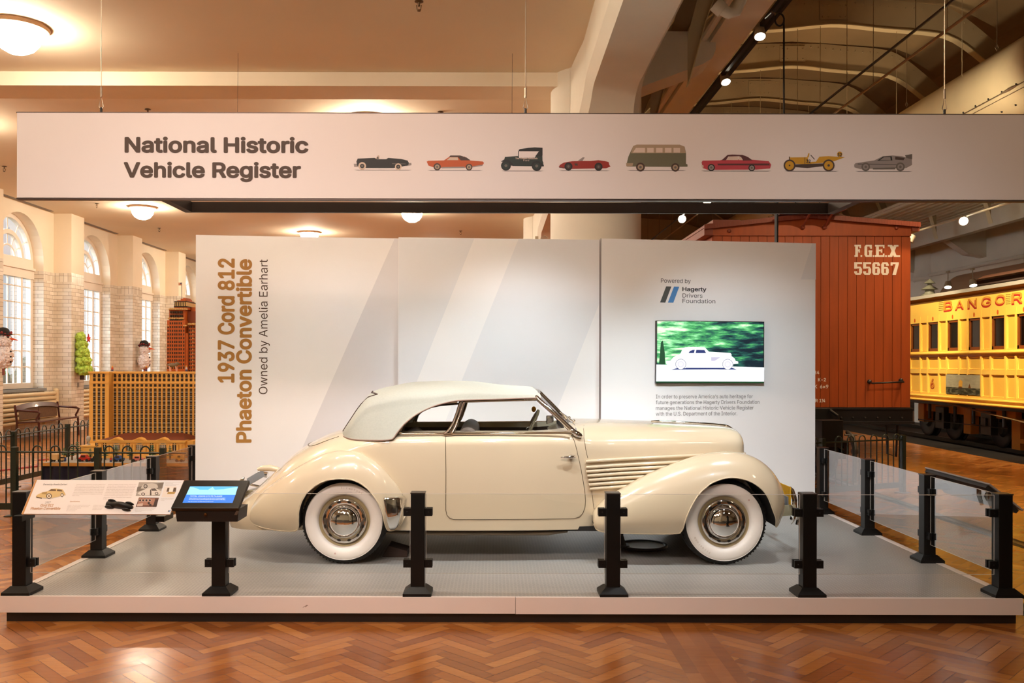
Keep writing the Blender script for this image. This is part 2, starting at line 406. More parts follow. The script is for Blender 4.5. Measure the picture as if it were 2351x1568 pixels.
wframe = mat('window_frame_paint', '#efe3d4', 0.5); wglass = glass('window_glass', (1, 1, 1), .7)
sillstone = mat('slate_sill', '#8b8f92', 0.4, var=.1)
def make_window(i, yc):
    x = WX - .34; f = MB(); t = .035
    def bar(y0, y1, z0, z1, d=.03): f.box(x - d, x + d, y0, y1, z0, z1)
    def arcbar(r, wd, d):
        rows = []
        for j in range(25):
            a = -.03 + (PI + .06) * j / 24; c, s_ = math.cos(a), math.sin(a)
            rows.append([(x + e, yc - (r + u) * c, SPR + (r + u) * s_) for e, u in ((-d, -wd), (d, -wd), (d, wd), (-d, wd))])
        f.grid(rows, cv=True)
    for s_ in (-1, 1): bar(yc + s_ * (RW - .06) - .06, yc + s_ * (RW - .06) + .06, SILL, SPR, .06)
    bar(yc - RW, yc + RW, SILL, SILL + .14, .07)
    arcbar(RW - .06, .06, .06); arcbar(.66, .055, .05); arcbar(.34, .02, .02)
    bar(yc - RW, yc + RW, 4.05, 4.32, .09); bar(yc - RW, yc + RW, 4.32, SPR + .06, .065); bar(yc - RW, yc + RW, 4.27, 4.33, .13)
    for u in (-.60, .60): bar(yc + u - .045, yc + u + .045, SILL, 4.05, .05)
    for u in (-.30, 0, .30): bar(yc + u - .013, yc + u + .013, SILL, 4.05, .018)
    z = SILL + .14
    for r in range(1, 7): bar(yc - RW, yc + RW, z + r * .415 - .014, z + r * .415 + .014, .018)
    for a in (30, 60, 90, 120, 150):
        c, s_ = math.cos(math.radians(a)), math.sin(math.radians(a))
        f.tube([(x, yc + .34 * c, SPR + .34 * s_), (x, yc + 1.05 * c, SPR + 1.05 * s_)], .017, 4)
    o = f.build('window_%d' % i, wframe, origin=(x, yc, SILL)); tag(o, kind='structure')
    g_ = MB(); pts = [(x, yc - RW, SILL)] + [(x, yc - RW * math.cos(PI * j / 24), SPR + RW * math.sin(PI * j / 24)) for j in range(25)] + [(x, yc + RW, SILL)]
    g_.poly(pts); g_.build('pane', wglass, o)
    MB().box(WX - .30, WX + .06, yc - RW - .06, yc + RW + .06, SILL - .07, SILL).build('window_sill', sillstone, o)
for i, yc in enumerate(WIN_Y): make_window(i + 1, yc)
# outdoors beyond the windows
lawn = MB().quad((-40, -10, -.3), (-12.7, -10, -.3), (-12.7, 60, -.3), (-40, 60, -.3)).build('lawn', mat('lawn_green', '#4c6144', .9, var=.3, scale=2)); tag(lawn, kind='structure')
hg = MB()
for i in range(420):
    y = random.uniform(4, 48); z = random.uniform(-.2, 2.3) * random.random() ** .4; r = random.uniform(.25, .55)
    hg.ball((-17.2 + random.uniform(-.5, .5), y, z), (r, r, r * .8), 6, 4)
hedge = hg.build('hedge', mat('hedge_green', '#35524c', .9, var=.4, scale=6)); tag(hedge, 'pale green hedge outside the tall windows', 'hedge', kind='stuff')

# ---------------------------------------------------------------- ceilings, beams, columns, nave
ceil = MB().box(-12.3, 1.30, -9, 47, WH, WH + .1).build('ceiling', ceilpaint, origin=(0, 0, WH)); tag(ceil, kind='structure')
b_ = MB().box(-11.9, 1.0, 12.3, 12.92, 5.685, WH - .002).build('ceiling_beam', plaster); tag(b_, kind='structure')
vg = MB()
for k in range(-2, 6):
    y0 = P0 + PS * k + PW + .35
    for j in range(4): vg.box(WX + .07 + j * .03, WX + .085 + j * .03, y0, y0 + 2.6, WH - .012, WH - .001)
    vg.box(WX + .05, WX + .20, y0, y0 + 2.6, WH - .004, WH - .002)
tag(vg.build('ceiling_vent_slot', mat('vent_grey', '#8a7d70', .6), origin=(0, 0, WH)), kind='structure')
for nm, a in (('wall_back', ((-12.3, -8.9, 0), (26, -8.9, 0), (26, -8.9, 10), (-12.3, -8.9, 10))),
              ('wall_end', ((26, 46.5, 0), (-12.3, 46.5, 0), (-12.3, 46.5, 10), (26, 46.5, 10))),
              ('wall_right', ((25.5, -9, 0), (25.5, 47, 0), (25.5, 47, 10), (25.5, -9, 10)))):
    tag(MB().quad(*a).build(nm, plaster, origin=(0, 0, 0)), kind='structure')
concrete = mat('painted_concrete', '#e4dccb', 0.8, var=.05, scale=1.5)
steelpaint = mat('roof_steel_paint', '#b4a283', 0.6, var=.06, scale=2)
deckpaint = mat('roof_deck_paint', '#9a8565', 0.8, var=.12, scale=1)
for ci, cy in enumerate((12.6, 24.8, 37.0, 0.4)):
    c = MB(); r0 = .635
    c.lathe([(r0 + .12, 0), (r0 + .12, .35), (r0, .42), (r0, 5.1), (r0, WH + .5)], (1.41, cy, 0), n=48)
    c.box(1.0, 1.41, cy - .5, cy + .5, 5.2, WH + .02)
    o = c.build('column_%d' % (ci + 1), concrete, origin=(1.41, cy, 0), smooth=40); tag(o, kind='structure')
# arcade beam along the nave, deepening towards every column
ab = MB(); rows = []; y = -9.0
while y <= 46.6:
    d = min(abs(y - c) for c in (0.4, 12.6, 24.8, 37.0, 49.2)); zb = 5.24 - (.95 * max(0, 1 - (d - .5) / 1.4) ** 1.6 if d > .5 else .95)
    wv = .0 + .10 * max(0, 1 - (d - .5) / 1.0) if d > .5 else .10
    rows.append([(1.09 - wv, y, zb + .12), (1.18 - wv, y, zb), (1.72 + wv, y, zb), (1.80 + wv, y, zb + .12), (1.80, y, 9.1), (1.09, y, 9.1)])
    y += .12
ab.grid(rows, cv=True); tag(ab.build('wall_arcade_beam', concrete, origin=(0, 0, 0), smooth=35), kind='structure')
# brackets from the columns into the nave
for cy in (0.4, 12.3, 24.5, 36.7):
    pts = [(1.7, cy, 5.55), (2.1, cy, 5.72), (2.85, cy, 6.0), (2.98, cy, 6.08), (3.03, cy, 6.2), (3.03, cy, 6.45), (1.7, cy, 6.45)]
    o = MB().prism(pts, (0, .6, 0)).build('beam_bracket', concrete); tag(o, kind='structure')
# crane girder with pipes and a light track
cg = MB().use(0).box(2.95, 3.40, -8, 46, 6.30, 6.62)
cg.use(0).tube([(2.87, -8, 6.36), (2.87, 46, 6.36)], .05, 8); cg.use(1).box(3.47, 3.52, -8, 46, 6.30, 6.36).box(3.60, 3.64, -8, 46, 6.34, 6.40)
tag(cg.build('beam_crane_girder', [concrete, blackmetal], origin=(3.2, 0, 6.3)), kind='structure')
pf = MB(); pf.tube([P(1655, 20, 9.2), P(1672, 30, 9.2), P(1688, 25, 9.2), P(1704, -10, 9.2)], .06, 10); pf.tube([P(1640, 8, 9.2), P(1658, 24, 9.2)], .075, 10)
tag(pf.build('ceiling_pipe_elbow', concrete, smooth=50), kind='structure')
# nave roof: deck and riveted arched girders
ridge_x = 7.0
prof = [(2.3, 5.2), (2.55, 6.1), (3.1, 7.25), (3.8, 8.05), (4.8, 8.68), (6.0, 8.79), (7.0, 8.88)]
prof = prof + [(14 - x, z) for x, z in prof[-2::-1]]
fx = pchip(prof)
dk = MB(); rows = [[(x, yy, z) for x, z in ((1.7, 7.5), (3.2, 8.9), (4.6, 9.35), (7, 9.5), (9.4, 9.35), (10.8, 8.9), (12.5, 7.4))] for yy in (-9, 47)]
dk.grid(rows)
tag(dk.build('ceiling_nave', deckpaint, origin=(0, 0, 9)), kind='structure')
for gi in range(-1, 11):
    gy = 13.3 + 2.6 * gi; gm = MB(); xs = np.linspace(2.3, 11.7, 48)
    rows = [[(x, gy - .012, fx(x) + .02), (x, gy + .012, fx(x) + .02), (x, gy + .012, min(fx(x) + .62, 9.44) if 3 < x < 11 else fx(x) + .62), (x, gy - .012, min(fx(x) + .62, 9.44) if 3 < x < 11 else fx(x) + .62)] for x in xs]
    gm.use(0).grid(rows, cv=True)
    gm.use(1).grid([[(x, gy - .09, fx(x)), (x, gy + .09, fx(x)), (x, gy + .09, fx(x) + .02), (x, gy - .09, fx(x) + .02)] for x in xs], cv=True)
    gm.use(0)
    if gi < 6:
        for x in np.linspace(3.6, 10.4, 40): gm.ball((x, gy - .014, min(fx(x) + .50, 9.36)), .016, 6, 4)
        gm.box(6.7, 7.3, gy - .03, gy - .012, fx(7) + .12, fx(7) + .5)
        for u in (-.24, -.12, .12, .24):
            for v in (.18, .42): gm.ball((7 + u, gy - .03, fx(7) + v), .018, 6, 4)
    tag(gm.build('beam_roof_girder', [steelpaint, mat('flange_paint', '#d8c9a4', .6)], origin=(7, gy, 8.9), smooth=40), kind='structure')
# right side of the nave: fascia with fluted soffit, arcade beam, columns, aisle ceiling with light strips
rs = MB()
rs.box(12.35, 12.7, -9, 47, 5.62, 9.3)
for i in range(10): rs.box(10.15 + i * .22, 10.25 + i * .22, 8, 46, 5.80, 5.86)
rs.box(10.1, 12.4, 8, 46, 5.86, 5.92).box(12.3, 12.5, 8, 46, 5.30, 5.90)
tag(rs.build('wall_nave_fascia', concrete, origin=(0, 0, 0)), kind='structure')
rb = MB(); rows = []; y = -9.0
while y <= 46.6:
    d = min(abs(y - c) for c in (-.5, 11.6, 16.9, 29.0, 41.2)); zb = 4.55 - .9 * max(0, 1 - (d - .5) / 1.8) ** 2
    rows.append([(13.9, y, zb), (14.7, y, zb), (14.7, y, 6.2), (13.9, y, 6.2)]); y += .2
rb.grid(rows, cv=True)
for yy in np.arange(9, 45, 4.07): rb.prism([(12.4, yy, 5.85), (14.0, yy, 5.85), (14.0, yy, 4.9), (13.4, yy, 5.0), (12.6, yy, 5.55)], (0, .35, 0))
rb.tube([(13.86, -9, 4.72), (13.86, 46, 4.72)], .06, 8)
tag(rb.build('wall_right_arcade', concrete, origin=(0, 0, 0)), kind='structure')
for i, cy in enumerate((16.9, 29.0)):
    c = MB().lathe([(.62, 0), (.62, 4.55), (.70, 4.6), (.72, 4.68), (.66, 4.76), (.62, 5.0), (.62, 6.1)], (14.3, cy, 0), n=32)
    tag(c.build('column_%d' % (i + 5), concrete, origin=(14.3, cy, 0), smooth=40), kind='structure')
tag(MB().box(12.5, 25.6, -9, 47, 6.2, 6.3).build('ceiling_right_aisle', mat('peach_ceiling', '#e3b68c', .8), origin=(20, 0, 5.9)), kind='structure')
st = MB()
for i, (x, z) in enumerate(((16.2, 4.9), (17.6, 4.8), (19.0, 4.75), (20.4, 4.7))): st.use(i % 2).box(x, x + (.9 if i % 2 == 0 else .35), 8, 46, z, z + .12)
tag(st.build('ceiling_light_strip', [mat('peach_duct', '#dba67c', .6), mat('dark_slot', '#2a2018', .7)], origin=(18, 0, 4.8)), kind='structure')
area('aisle_cove_light', (19, 20, 4.3), (19, 20, 6.2), 330, 3, 26, (1, .55, .30))
# ---------------------------------------------------------------- display platform
PX0, PX1, PY0, PY1 = -3.55, 3.79, 6.406, 10.36
def plate_mat():
    m = bpy.data.materials.new('diamond_plate_vinyl'); m.use_nodes = True; nt = m.node_tree; b = nt.nodes['Principled BSDF']
    tc = nt.nodes.new('ShaderNodeTexCoord'); mp = nt.nodes.new('ShaderNodeMapping'); mp.inputs['Rotation'].default_value = (0, 0, PI / 4)
    ck = nt.nodes.new('ShaderNodeTexBrick'); ck.offset = .5; ck.inputs['Scale'].default_value = 1.0
    ck.inputs['Brick Width'].default_value = .040; ck.inputs['Row Height'].default_value = .020; ck.inputs['Mortar Size'].default_value = .0032
    ck.inputs['Color1'].default_value = (*lin('#8f8b87'), 1); ck.inputs['Color2'].default_value = (*lin('#96928d'), 1); ck.inputs['Mortar'].default_value = (*lin('#b2ada7'), 1)
    nt.links.new(tc.outputs['Object'], mp.inputs[0]); nt.links.new(mp.outputs[0], ck.inputs['Vector']); nt.links.new(ck.outputs['Color'], b.inputs['Base Color'])
    bp = nt.nodes.new('ShaderNodeBump'); bp.inputs['Strength'].default_value = .25; bp.inputs['Distance'].default_value = .002
    nt.links.new(ck.outputs['Fac'], bp.inputs['Height']); nt.links.new(bp.outputs[0], b.inputs['Normal']); b.inputs['Roughness'].default_value = .38
    return m
plat = thing('display_platform', 'low grey-decked display platform with white edge boards under the cream car', 'platform', (.12, 8.4, 0))
MB().box(PX0 + .06, PX1 - .06, PY0 + .03, PY1 - .06, .09, DECK).build('deck', plate_mat(), plat)
edge = mat('white_edge_board', '#efe2dc', .4, var=.02, scale=3)
MB().box(PX0, .147, PY0, PY0 + .03, .072, DECK + .003).build('edge_board', edge, plat)
MB().box(.150, PX1, PY0 - .002, PY0 + .03, .070, DECK + .003).build('edge_board', edge, plat)
for x0, x1 in ((PX0, PX0 + .06), (PX1 - .06, PX1)): MB().box(x0, x1, PY0 + .03, PY1, .072, DECK + .003).build('edge_board', edge, plat)
MB().box(PX0 + .03, PX1 - .03, PY0 + .035, PY1 - .05, 0, .09).build('kick_plate', blackmetal, plat)
sc = MB()
for x, dx in ((-1.376, .03), (-1.36, .02)): sc.quad((x, PY0 - .0008, .118 - dx * .2), (x + dx, PY0 - .0008, .128), (x + dx, PY0 - .0008, .132), (x, PY0 - .0008, .121 - dx * .2))
sc.build('scuff_mark', mat('scuff_brown', '#7a5c4c', .7), plat)

# ---------------------------------------------------------------- graphic wall: three angled panels
def wall_panel(a, b, label, z1=3.235, t=.07):
    """a, b: lower front corners (x, y); returns root, axes and pixel-to-face mapping"""
    A, B = Vector((a[0], a[1], 0)), Vector((b[0], b[1], 0)); r = (B - A).normalized(); nrm = Vector((r.y, -r.x, 0))
    root = thing('graphic_wall_panel', label, 'display panel', ((A + B) / 2 + Vector((0, 0, DECK))), 'printed wall panels behind the car')
    m = MB(); base = [A + Vector((0, 0, DECK)), B + Vector((0, 0, DECK)), B + Vector((0, 0, z1)), A + Vector((0, 0, z1))]
    m.prism(base, -nrm * t); m.build('board', whiteboard, root)
    def on(px, py, lift=.001):
        """where the ray through a photograph pixel meets the panel's face"""
        d = Vector(((px - VX) / F, 1, -(py - VY) / F)); o = Vector((0, 0, EYE)); k = nrm.dot(A - o) / nrm.dot(d)
        return o + d * k + nrm * lift
    return root, r, nrm, on
UPZ = Vector((0, 0, 1))
def pxm(p): return p.y / F           # metres per photograph pixel at a point
bandgrey = mat('printed_band_grey', '#dfdadb', 0.45, var=.01); bandpale = mat('printed_band_pale', '#e7e4e5', .45); bandwhite = mat('printed_band_white', '#fbf8f6', .45)
edgegrey = mat('panel_edge_grey', '#6f6663', .5)

p1, r1, n1, on1 = wall_panel((-3.205, 9.55), (-.95, 9.80), 'white wall panel with vertical ochre lettering behind the car tail')
MB().poly([on1(905, 549), on1(915, 549), on1(915, 1090), on1(668, 1090)]).build('printed_band', bandgrey, p1)
t = MB(); o_ = on1(538.5, 880); write(t, '1937 Cord 812', o_, UPZ, -r1, 285 * pxm(o_) * 1.0, 37.5 * pxm(o_), bold=.036)
o_ = on1(578, 1017.5); write(t, 'Phaeton Convertible', o_, UPZ, -r1, 421 * pxm(o_), 35 * pxm(o_), bold=.036); t.build('title_lettering', ochre, p1)
t = MB(); o_ = on1(614, 906); write(t, 'Owned by Amelia Earhart', o_, UPZ, -r1, 309 * pxm(o_), 19 * pxm(o_), bold=-.006); t.build('subtitle_lettering', ink, p1)

p2, r2, n2, on2 = wall_panel((-1.053, 9.685), (1.24, 9.88), 'white wall panel with a diagonal pale stripe behind the car roof')
m_ = MB(); m_.poly([on2(915, 548), on2(1088, 548), on2(915, 982)]); m_.poly([on2(1190, 548), on2(1378, 550), on2(1378, 690), on2(1208, 1120), on2(970, 1100)])
m_.build('printed_band', bandpale, p2)

p3, r3, n3, on3 = wall_panel((1.156, 9.75), (3.62, 10.10), 'white wall panel carrying the television and sponsor lettering')
A3 = Vector((1.156, 9.75, 0)); MB().prism([A3 + UPZ * DECK - n3 * .002 - r3 * .004, A3 + UPZ * DECK - n3 * .072 - r3 * .004, A3 + UPZ * 3.236 - n3 * .072 - r3 * .004, A3 + UPZ * 3.236 - n3 * .002 - r3 * .004], r3 * .004).build('side_edge', edgegrey, p3)
MB().poly([on3(1864, 557), on3(1872.5, 557), on3(1872.5, 640), on3(1838, 640)]).build('printed_band', bandpale, p3)
t = MB(); o_ = on3(1517, 648); k = pxm(o_)
write(t, 'Powered by', o_, r3, UPZ, 71 * k, 9.5 * k, bold=-.004)
for y, s_, wd in ((682, 'Drivers', 48), (694.5, 'Foundation', 79)): write(t, s_, on3(1566.5, y), r3, UPZ, wd * k, 9.3 * k, bold=-.008)
t.build('sponsor_lettering', mat('charcoal_ink', '#3d3a39', .6), p3)
t = MB(); write(t, 'Hagerty', on3(1566, 667.5), r3, UPZ, 58 * k, 9.6 * k, bold=.03); t.build('sponsor_lettering', mat('charcoal_ink', '#3d3a39', .6), p3)
MB().poly([on3(1529, 656.5), on3(1541, 656.8), on3(1527, 694), on3(1515, 693.6)]).build('emblem_bar', mat('emblem_charcoal', '#4b4d4c', .5), p3)
MB().poly([on3(1547, 657), on3(1559, 657.3), on3(1545.5, 694), on3(1533, 693.8)]).build('emblem_bar', mat('emblem_blue', '#4a86c4', .5), p3)
t = MB()
for i, (s_, wd) in enumerate((('In order to preserve America\u2019s auto heritage for', 234), ('future generations the Hagerty Drivers Foundation', 250.5), ('manages the National Historic Vehicle Register', 236), ('with the U.S. Department of the Interior.', 196))):
    o_ = on3(1506, 914 + i * 13.2); write(t, s_, o_, r3, UPZ, wd * pxm(o_), 8.6 * pxm(o_), bold=-.006, res=2)
t.build('paragraph_lettering', greyink, p3)
# small cable box and loop on top of the second panel, clip on the third
cl = MB().box(.44, .475, 9.90, 9.93, 3.235, 3.28); cl.tube([P(1241, 548, 9.9), P(1243, 543, 9.9), P(1250, 541, 9.9), P(1257, 545, 9.9)], .004, 6)
tag(cl.build('cable_box', mat('beige_plastic', '#b09a7c', .5)), 'small beige cable box on top of the middle wall panel', 'cable box')

# ---------------------------------------------------------------- television
tv = thing('television', 'wall-mounted flat television showing a white car driving past trees', 'television', on3(1626, 880))
c0 = [on3(x, y, .055) for x, y in ((1503, 879.5), (1749, 877.5), (1749.5, 737.5), (1503.5, 735.5))]
tl, tr, br, bl = c0[3], c0[2], c0[1], c0[0]
MB().prism([bl, br, tr, tl], -n3 * .05).build('housing', blackmetal, tv)
scr = [on3(x, y, .056) for x, y in ((1504.6, 877.0), (1747.5, 875.2), (1747.8, 739.0), (1505.0, 737.2))]
def screen_mat():
    m = bpy.data.materials.new('television_picture'); m.use_nodes = True; nt = m.node_tree; b = nt.nodes['Principled BSDF']
    b.inputs['Base Color'].default_value = (.01, .01, .01, 1); b.inputs['Roughness'].default_value = .25
    tc = nt.nodes.new('ShaderNodeTexCoord'); sp = nt.nodes.new('ShaderNodeSeparateXYZ'); nt.links.new(tc.outputs['Object'], sp.inputs[0])
    mp = nt.nodes.new('ShaderNodeMapping'); mp.inputs['Scale'].default_value = (3.2, 3.2, 17.0); nt.links.new(tc.outputs['Object'], mp.inputs[0])
    nz = nt.nodes.new('ShaderNodeTexNoise'); nz.inputs['Scale'].default_value = 1.15; nz.inputs['Detail'].default_value = 6; nz.inputs['Roughness'].default_value = .62
    nt.links.new(mp.outputs[0], nz.inputs['Vector'])
    rp = nt.nodes.new('ShaderNodeValToRGB'); e = rp.color_ramp.elements
    e[0].position = .36; e[0].color = (.004, .012, .02, 1); e[1].position = .72; e[1].color = (.75, 1.0, .55, 1)
    k1 = e.new(.46); k1.color = (.012, .07, .06, 1); k2 = e.new(.56); k2.color = (.06, .33, .10, 1); k3 = e.new(.64); k3.color = (.25, .62, .30, 1)
    gx = nt.nodes.new('ShaderNodeMath'); gx.operation = 'MULTIPLY_ADD'; gx.inputs[1].default_value = -.17; nt.links.new(sp.outputs[0], gx.inputs[0]); nt.links.new(nz.outputs['Fac'], gx.inputs[2])
    gz = nt.nodes.new('ShaderNodeMath'); gz.operation = 'MULTIPLY_ADD'; gz.inputs[1].default_value = .22; nt.links.new(sp.outputs[2], gz.inputs[0]); nt.links.new(gx.outputs[0], gz.inputs[2])
    sb = nt.nodes.new('ShaderNodeMath'); sb.operation = 'SUBTRACT'; sb.inputs[1].default_value = .085; nt.links.new(gz.outputs[0], sb.inputs[0]); nt.links.new(sb.outputs[0], rp.inputs[0])
    nt.links.new(rp.outputs[0], b.inputs['Emission Color']); b.inputs['Emission Strength'].default_value = 1.5
    return m
MB().poly(scr).build('screen', screen_mat(), tv)
road = mat('screen_white', '#050505', .4, emit=(.93, .96, 1), estr=1.35); carw = mat('screen_car_white', '#050505', .4, emit=(1, 1, 1), estr=1.15); scrdk = mat('screen_blue_shade', '#202a50', .4, emit=(.02, .03, .12), estr=1)
scrgr = mat('screen_dark_green', '#0a2010', .4, emit=(.01, .06, .02), estr=1); scrlg = mat('screen_lilac', '#050505', .4, emit=(.62, .58, .74), estr=1)
T = lambda x, y, l=.0572: on3(1480 + x / 4.48, 620 + y / 4.48, l)
mm = MB(); mm.use(0).poly([T(104, 968), T(1206, 995), T(1206, 1140), T(102, 1140)]); mm.use(3).poly([T(103, 1140), T(1206, 1143), T(1206, 1156), T(103, 1154)])
mm.use(3).poly([T(150, 740, .0571), T(170, 720, .0571), T(190, 850, .0571), T(195, 968, .0571), T(130, 966, .0571)])
body = [(200, 950), (205, 930), (250, 925), (275, 895), (350, 855), (375, 800), (400, 790), (480, 785), (600, 792), (640, 835), (860, 848), (872, 862), (872, 880), (905, 905), (915, 930), (940, 935), (942, 955), (890, 962), (885, 995), (780, 1000), (770, 985), (420, 985), (400, 1005), (310, 1000), (290, 975), (210, 968)]
mm.use(2).poly([T(250, 1020, .0574), T(330, 1000, .0574), T(880, 1000, .0574), T(930, 1018, .0574), T(700, 1016, .0574)])
mm.use(1).poly([T(x, y, .0576) for x, y in body])
mm.use(2).poly([T(x, y, .0578) for x, y in ((432, 850), (445, 830), (470, 818), (496, 816), (488, 850))]).poly([T(x, y, .0578) for x, y in ((505, 850), (512, 816), (595, 818), (612, 850))])
mm.use(4).poly([T(x, y, .0578) for x, y in ((662, 892), (760, 892), (700, 930), (665, 930))])
for cx in (353, 833):
    for r_, i, l in ((54, 2, .0580), (50, 1, .0582), (30, 4, .0584), (24, 1, .0586)): mm.use(i).poly([T(cx + r_ * math.cos(a), 964 + r_ * math.sin(a), l) for a in [2 * PI * j / 24 for j in range(24)]])
mm.build('screen_car_picture', [road, carw, scrdk, scrgr, scrlg], tv)

# ---------------------------------------------------------------- hanging banner
BY = 6.30
ban = thing('hanging_banner', 'long white overhead banner with brown lettering and a row of car pictures', 'banner', (.4, BY, 3.03))
bz0, bz1 = 3.03, 3.628
MB().box(-3.378, 4.45, BY, BY + .05, bz0, bz1).build('board', mat('banner_white', '#f2e4de', .5, var=.012, scale=2), ban)
MB().box(-3.384, 4.456, BY + .004, BY + .056, bz0 - .012, bz0 - .001).build('bottom_rail', mat('rail_dark_brown', '#4a3b34', .4, .5), ban)
MB().box(-3.386, 4.456, BY + .004, BY + .056, bz1 + .001, bz1 + .008).build('top_rail', mat('rail_dark_brown', '#4a3b34', .4, .5), ban)
RX = Vector((1, 0, 0)); bk = BY / F
def B(px, py, l=0.0): p = P(px, py, BY); p.y -= l; return p
t = MB(); write(t, 'National Historic', B(285, 352.5), RX, UPZ, 422 * bk, 36 * bk, bold=.036); write(t, 'Vehicle Register', B(283, 410), RX, UPZ, 407 * bk, 36 * bk, bold=.036)
t.build('title_lettering', ink, ban)
# the printed cars: flat pictures, outlines in photograph pixels
pm = {k: mat('print_' + k, c, .55) for k, c in dict(black='#1c1a17', grey='#6d625a', orange='#c4551c', brown='#4a342a', green='#26302a', red='#9c2412', olive='#6f6a52', tan='#b3987c', pink='#c2404a', yellow='#d39a14', silver='#9a8c86', pale='#e3c9b8', wine='#5d2a2a', cream='#d8bfa8').items()}
PK = list(pm); PMATS = list(pm.values())
def printed(shapes, name):
    m = MB(); l = .0006
    for sh in shapes:
        c, kind = sh[0], sh[1]; m.use(PK.index(c)); l += .00012
        if kind == 'p': m.poly([B(x, y, l) for x, y in sh[2]][::-1])
        elif kind == 'o':
            cx, cy, r_ = sh[2]; rx = r_ if len(sh) < 4 else sh[3]; m.poly([B(cx + rx * math.cos(a), cy - r_ * math.sin(a), l) for a in [2 * PI * j / 20 for j in range(20)]])
        elif kind == 't': m2 = sh[2]; write(m, m2[0], B(m2[1], m2[2]), RX, UPZ, m2[3] * bk, m2[4] * bk, bold=m2[5], res=1, lift=l)
    return m.build(name, PMATS, ban)
def Z1(pts): return [(780 + x / 3.3586, 300 + y / 3.3586) for x, y in pts]
def Z2(pts): return [(1400 + x / 3.1347, 300 + y / 3.1347) for x, y in pts]
def c1(x, y, r): return (780 + x / 3.3586, 300 + y / 3.3586, r / 3.3586)
def c2(x, y, r): return (1400 + x / 3.1347, 300 + y / 3.1347, r / 3.1347)
def sha(a, b, y): return ('grey', 'p', [(a, y), (b, y), (b - 8, y + 1.2), (a + 8, y + 1.2)])
def wheel(cf, x, y, r, tyre, hub, r2=None): return [(tyre, 'o', cf(x, y, r)), (hub, 'o', cf(x, y, r2 or r * .62)), ('grey', 'o', cf(x, y, r * .3))]
printed([sha(812, 945, 390.5), ('silver', 'p', Z1([(105, 258), (140, 258), (140, 282), (108, 282)])), ('silver', 'p', Z1([(500, 255), (548, 250), (550, 268), (505, 275)])),
         ('black', 'p', Z1([(125, 240), (135, 218), (265, 212), (285, 222), (355, 222), (370, 212), (470, 220), (520, 232), (530, 250), (525, 268), (480, 278), (410, 290), (200, 290), (150, 285), (130, 270)])),
         ('cream', 'p', Z1([(272, 218), (292, 190), (303, 196), (303, 220)])), ('black', 'p', Z1([(280, 217), (293, 199), (297, 219)])), ('grey', 'p', Z1([(400, 254), (505, 256), (505, 260), (400, 259)]))]
        + wheel(c1, 170, 275, 30, 'cream', 'black', 17) + wheel(c1, 448, 280, 26, 'cream', 'black', 16), 'convertible_print')
printed([sha(980, 1108, 391), ('orange', 'p', Z1([(667, 240), (680, 233), (800, 230), (845, 200), (960, 200), (1000, 230), (1100, 238), (1109, 250), (1095, 272), (1000, 285), (730, 288), (680, 270)])),
         ('brown', 'p', Z1([(838, 204), (850, 192), (925, 192), (975, 208), (1005, 229), (930, 230), (908, 205)])), ('cream', 'p', Z1([(822, 228), (848, 206), (905, 206), (912, 228)])), ('silver', 'p', Z1([(780, 282), (960, 278), (960, 288), (785, 291)])),
         ('silver', 'p', Z1([(1020, 275), (1100, 262), (1098, 270), (1022, 284)]))] + wheel(c1, 748, 280, 28, 'brown', 'tan', 18) + wheel(c1, 994, 282, 26, 'brown', 'tan', 17), 'coupe_print')
printed([sha(1150, 1248, 392), ('green', 'p', Z1([(1270, 202), (1375, 195), (1380, 210), (1500, 208), (1510, 190), (1530, 160), (1558, 160), (1560, 232), (1568, 250), (1555, 275), (1330, 272), (1300, 250), (1260, 240)])),
         ('black', 'p', Z1([(1375, 150), (1385, 142), (1450, 132), (1500, 128), (1560, 131), (1560, 190), (1548, 200), (1505, 195), (1535, 158), (1380, 158)])), ('black', 'p', Z1([(1372, 155), (1378, 155), (1378, 200), (1372, 200)])),
         ('black', 'p', Z1([(1238, 238), (1265, 222), (1300, 225), (1330, 255), (1340, 272), (1310, 268), (1290, 240), (1250, 240)])), ('black', 'p', Z1([(1470, 270), (1490, 238), (1530, 234), (1570, 262), (1570, 275), (1490, 276)]))]
        + wheel(c1, 1278, 270, 38, 'black', 'green', 26) + wheel(c1, 1515, 272, 38, 'black', 'green', 26)
        + [('pale', 't', ('The Fifteen Millionth', 1182, 365.5, 51, 3.6, .03)), ('pale', 't', ('Ford', 1200.5, 370, 13, 3.4, .0))], 'touring_car_print')
printed([sha(1282, 1400, 391), ('red', 'p', Z1([(1685, 278), (1695, 262), (1725, 245), (1790, 234), (1860, 232), (1930, 232), (1990, 226), (2040, 232), (2070, 240), (2075, 262), (2085, 275), (2050, 288), (1780, 294), (1720, 290)])),
         ('silver', 'p', Z1([(1832, 231), (1872, 203), (1886, 206), (1868, 232)])), ('brown', 'p', Z1([(1805, 252), (1830, 252), (1832, 268), (1812, 268)])), ('brown', 'p', Z1([(1685, 280), (1730, 284), (1730, 288), (1690, 285)]))]
        + wheel(c1, 1760, 275, 31, 'black', 'brown', 19) + wheel(c1, 1992, 277, 31, 'black', 'brown', 19), 'sports_car_print')
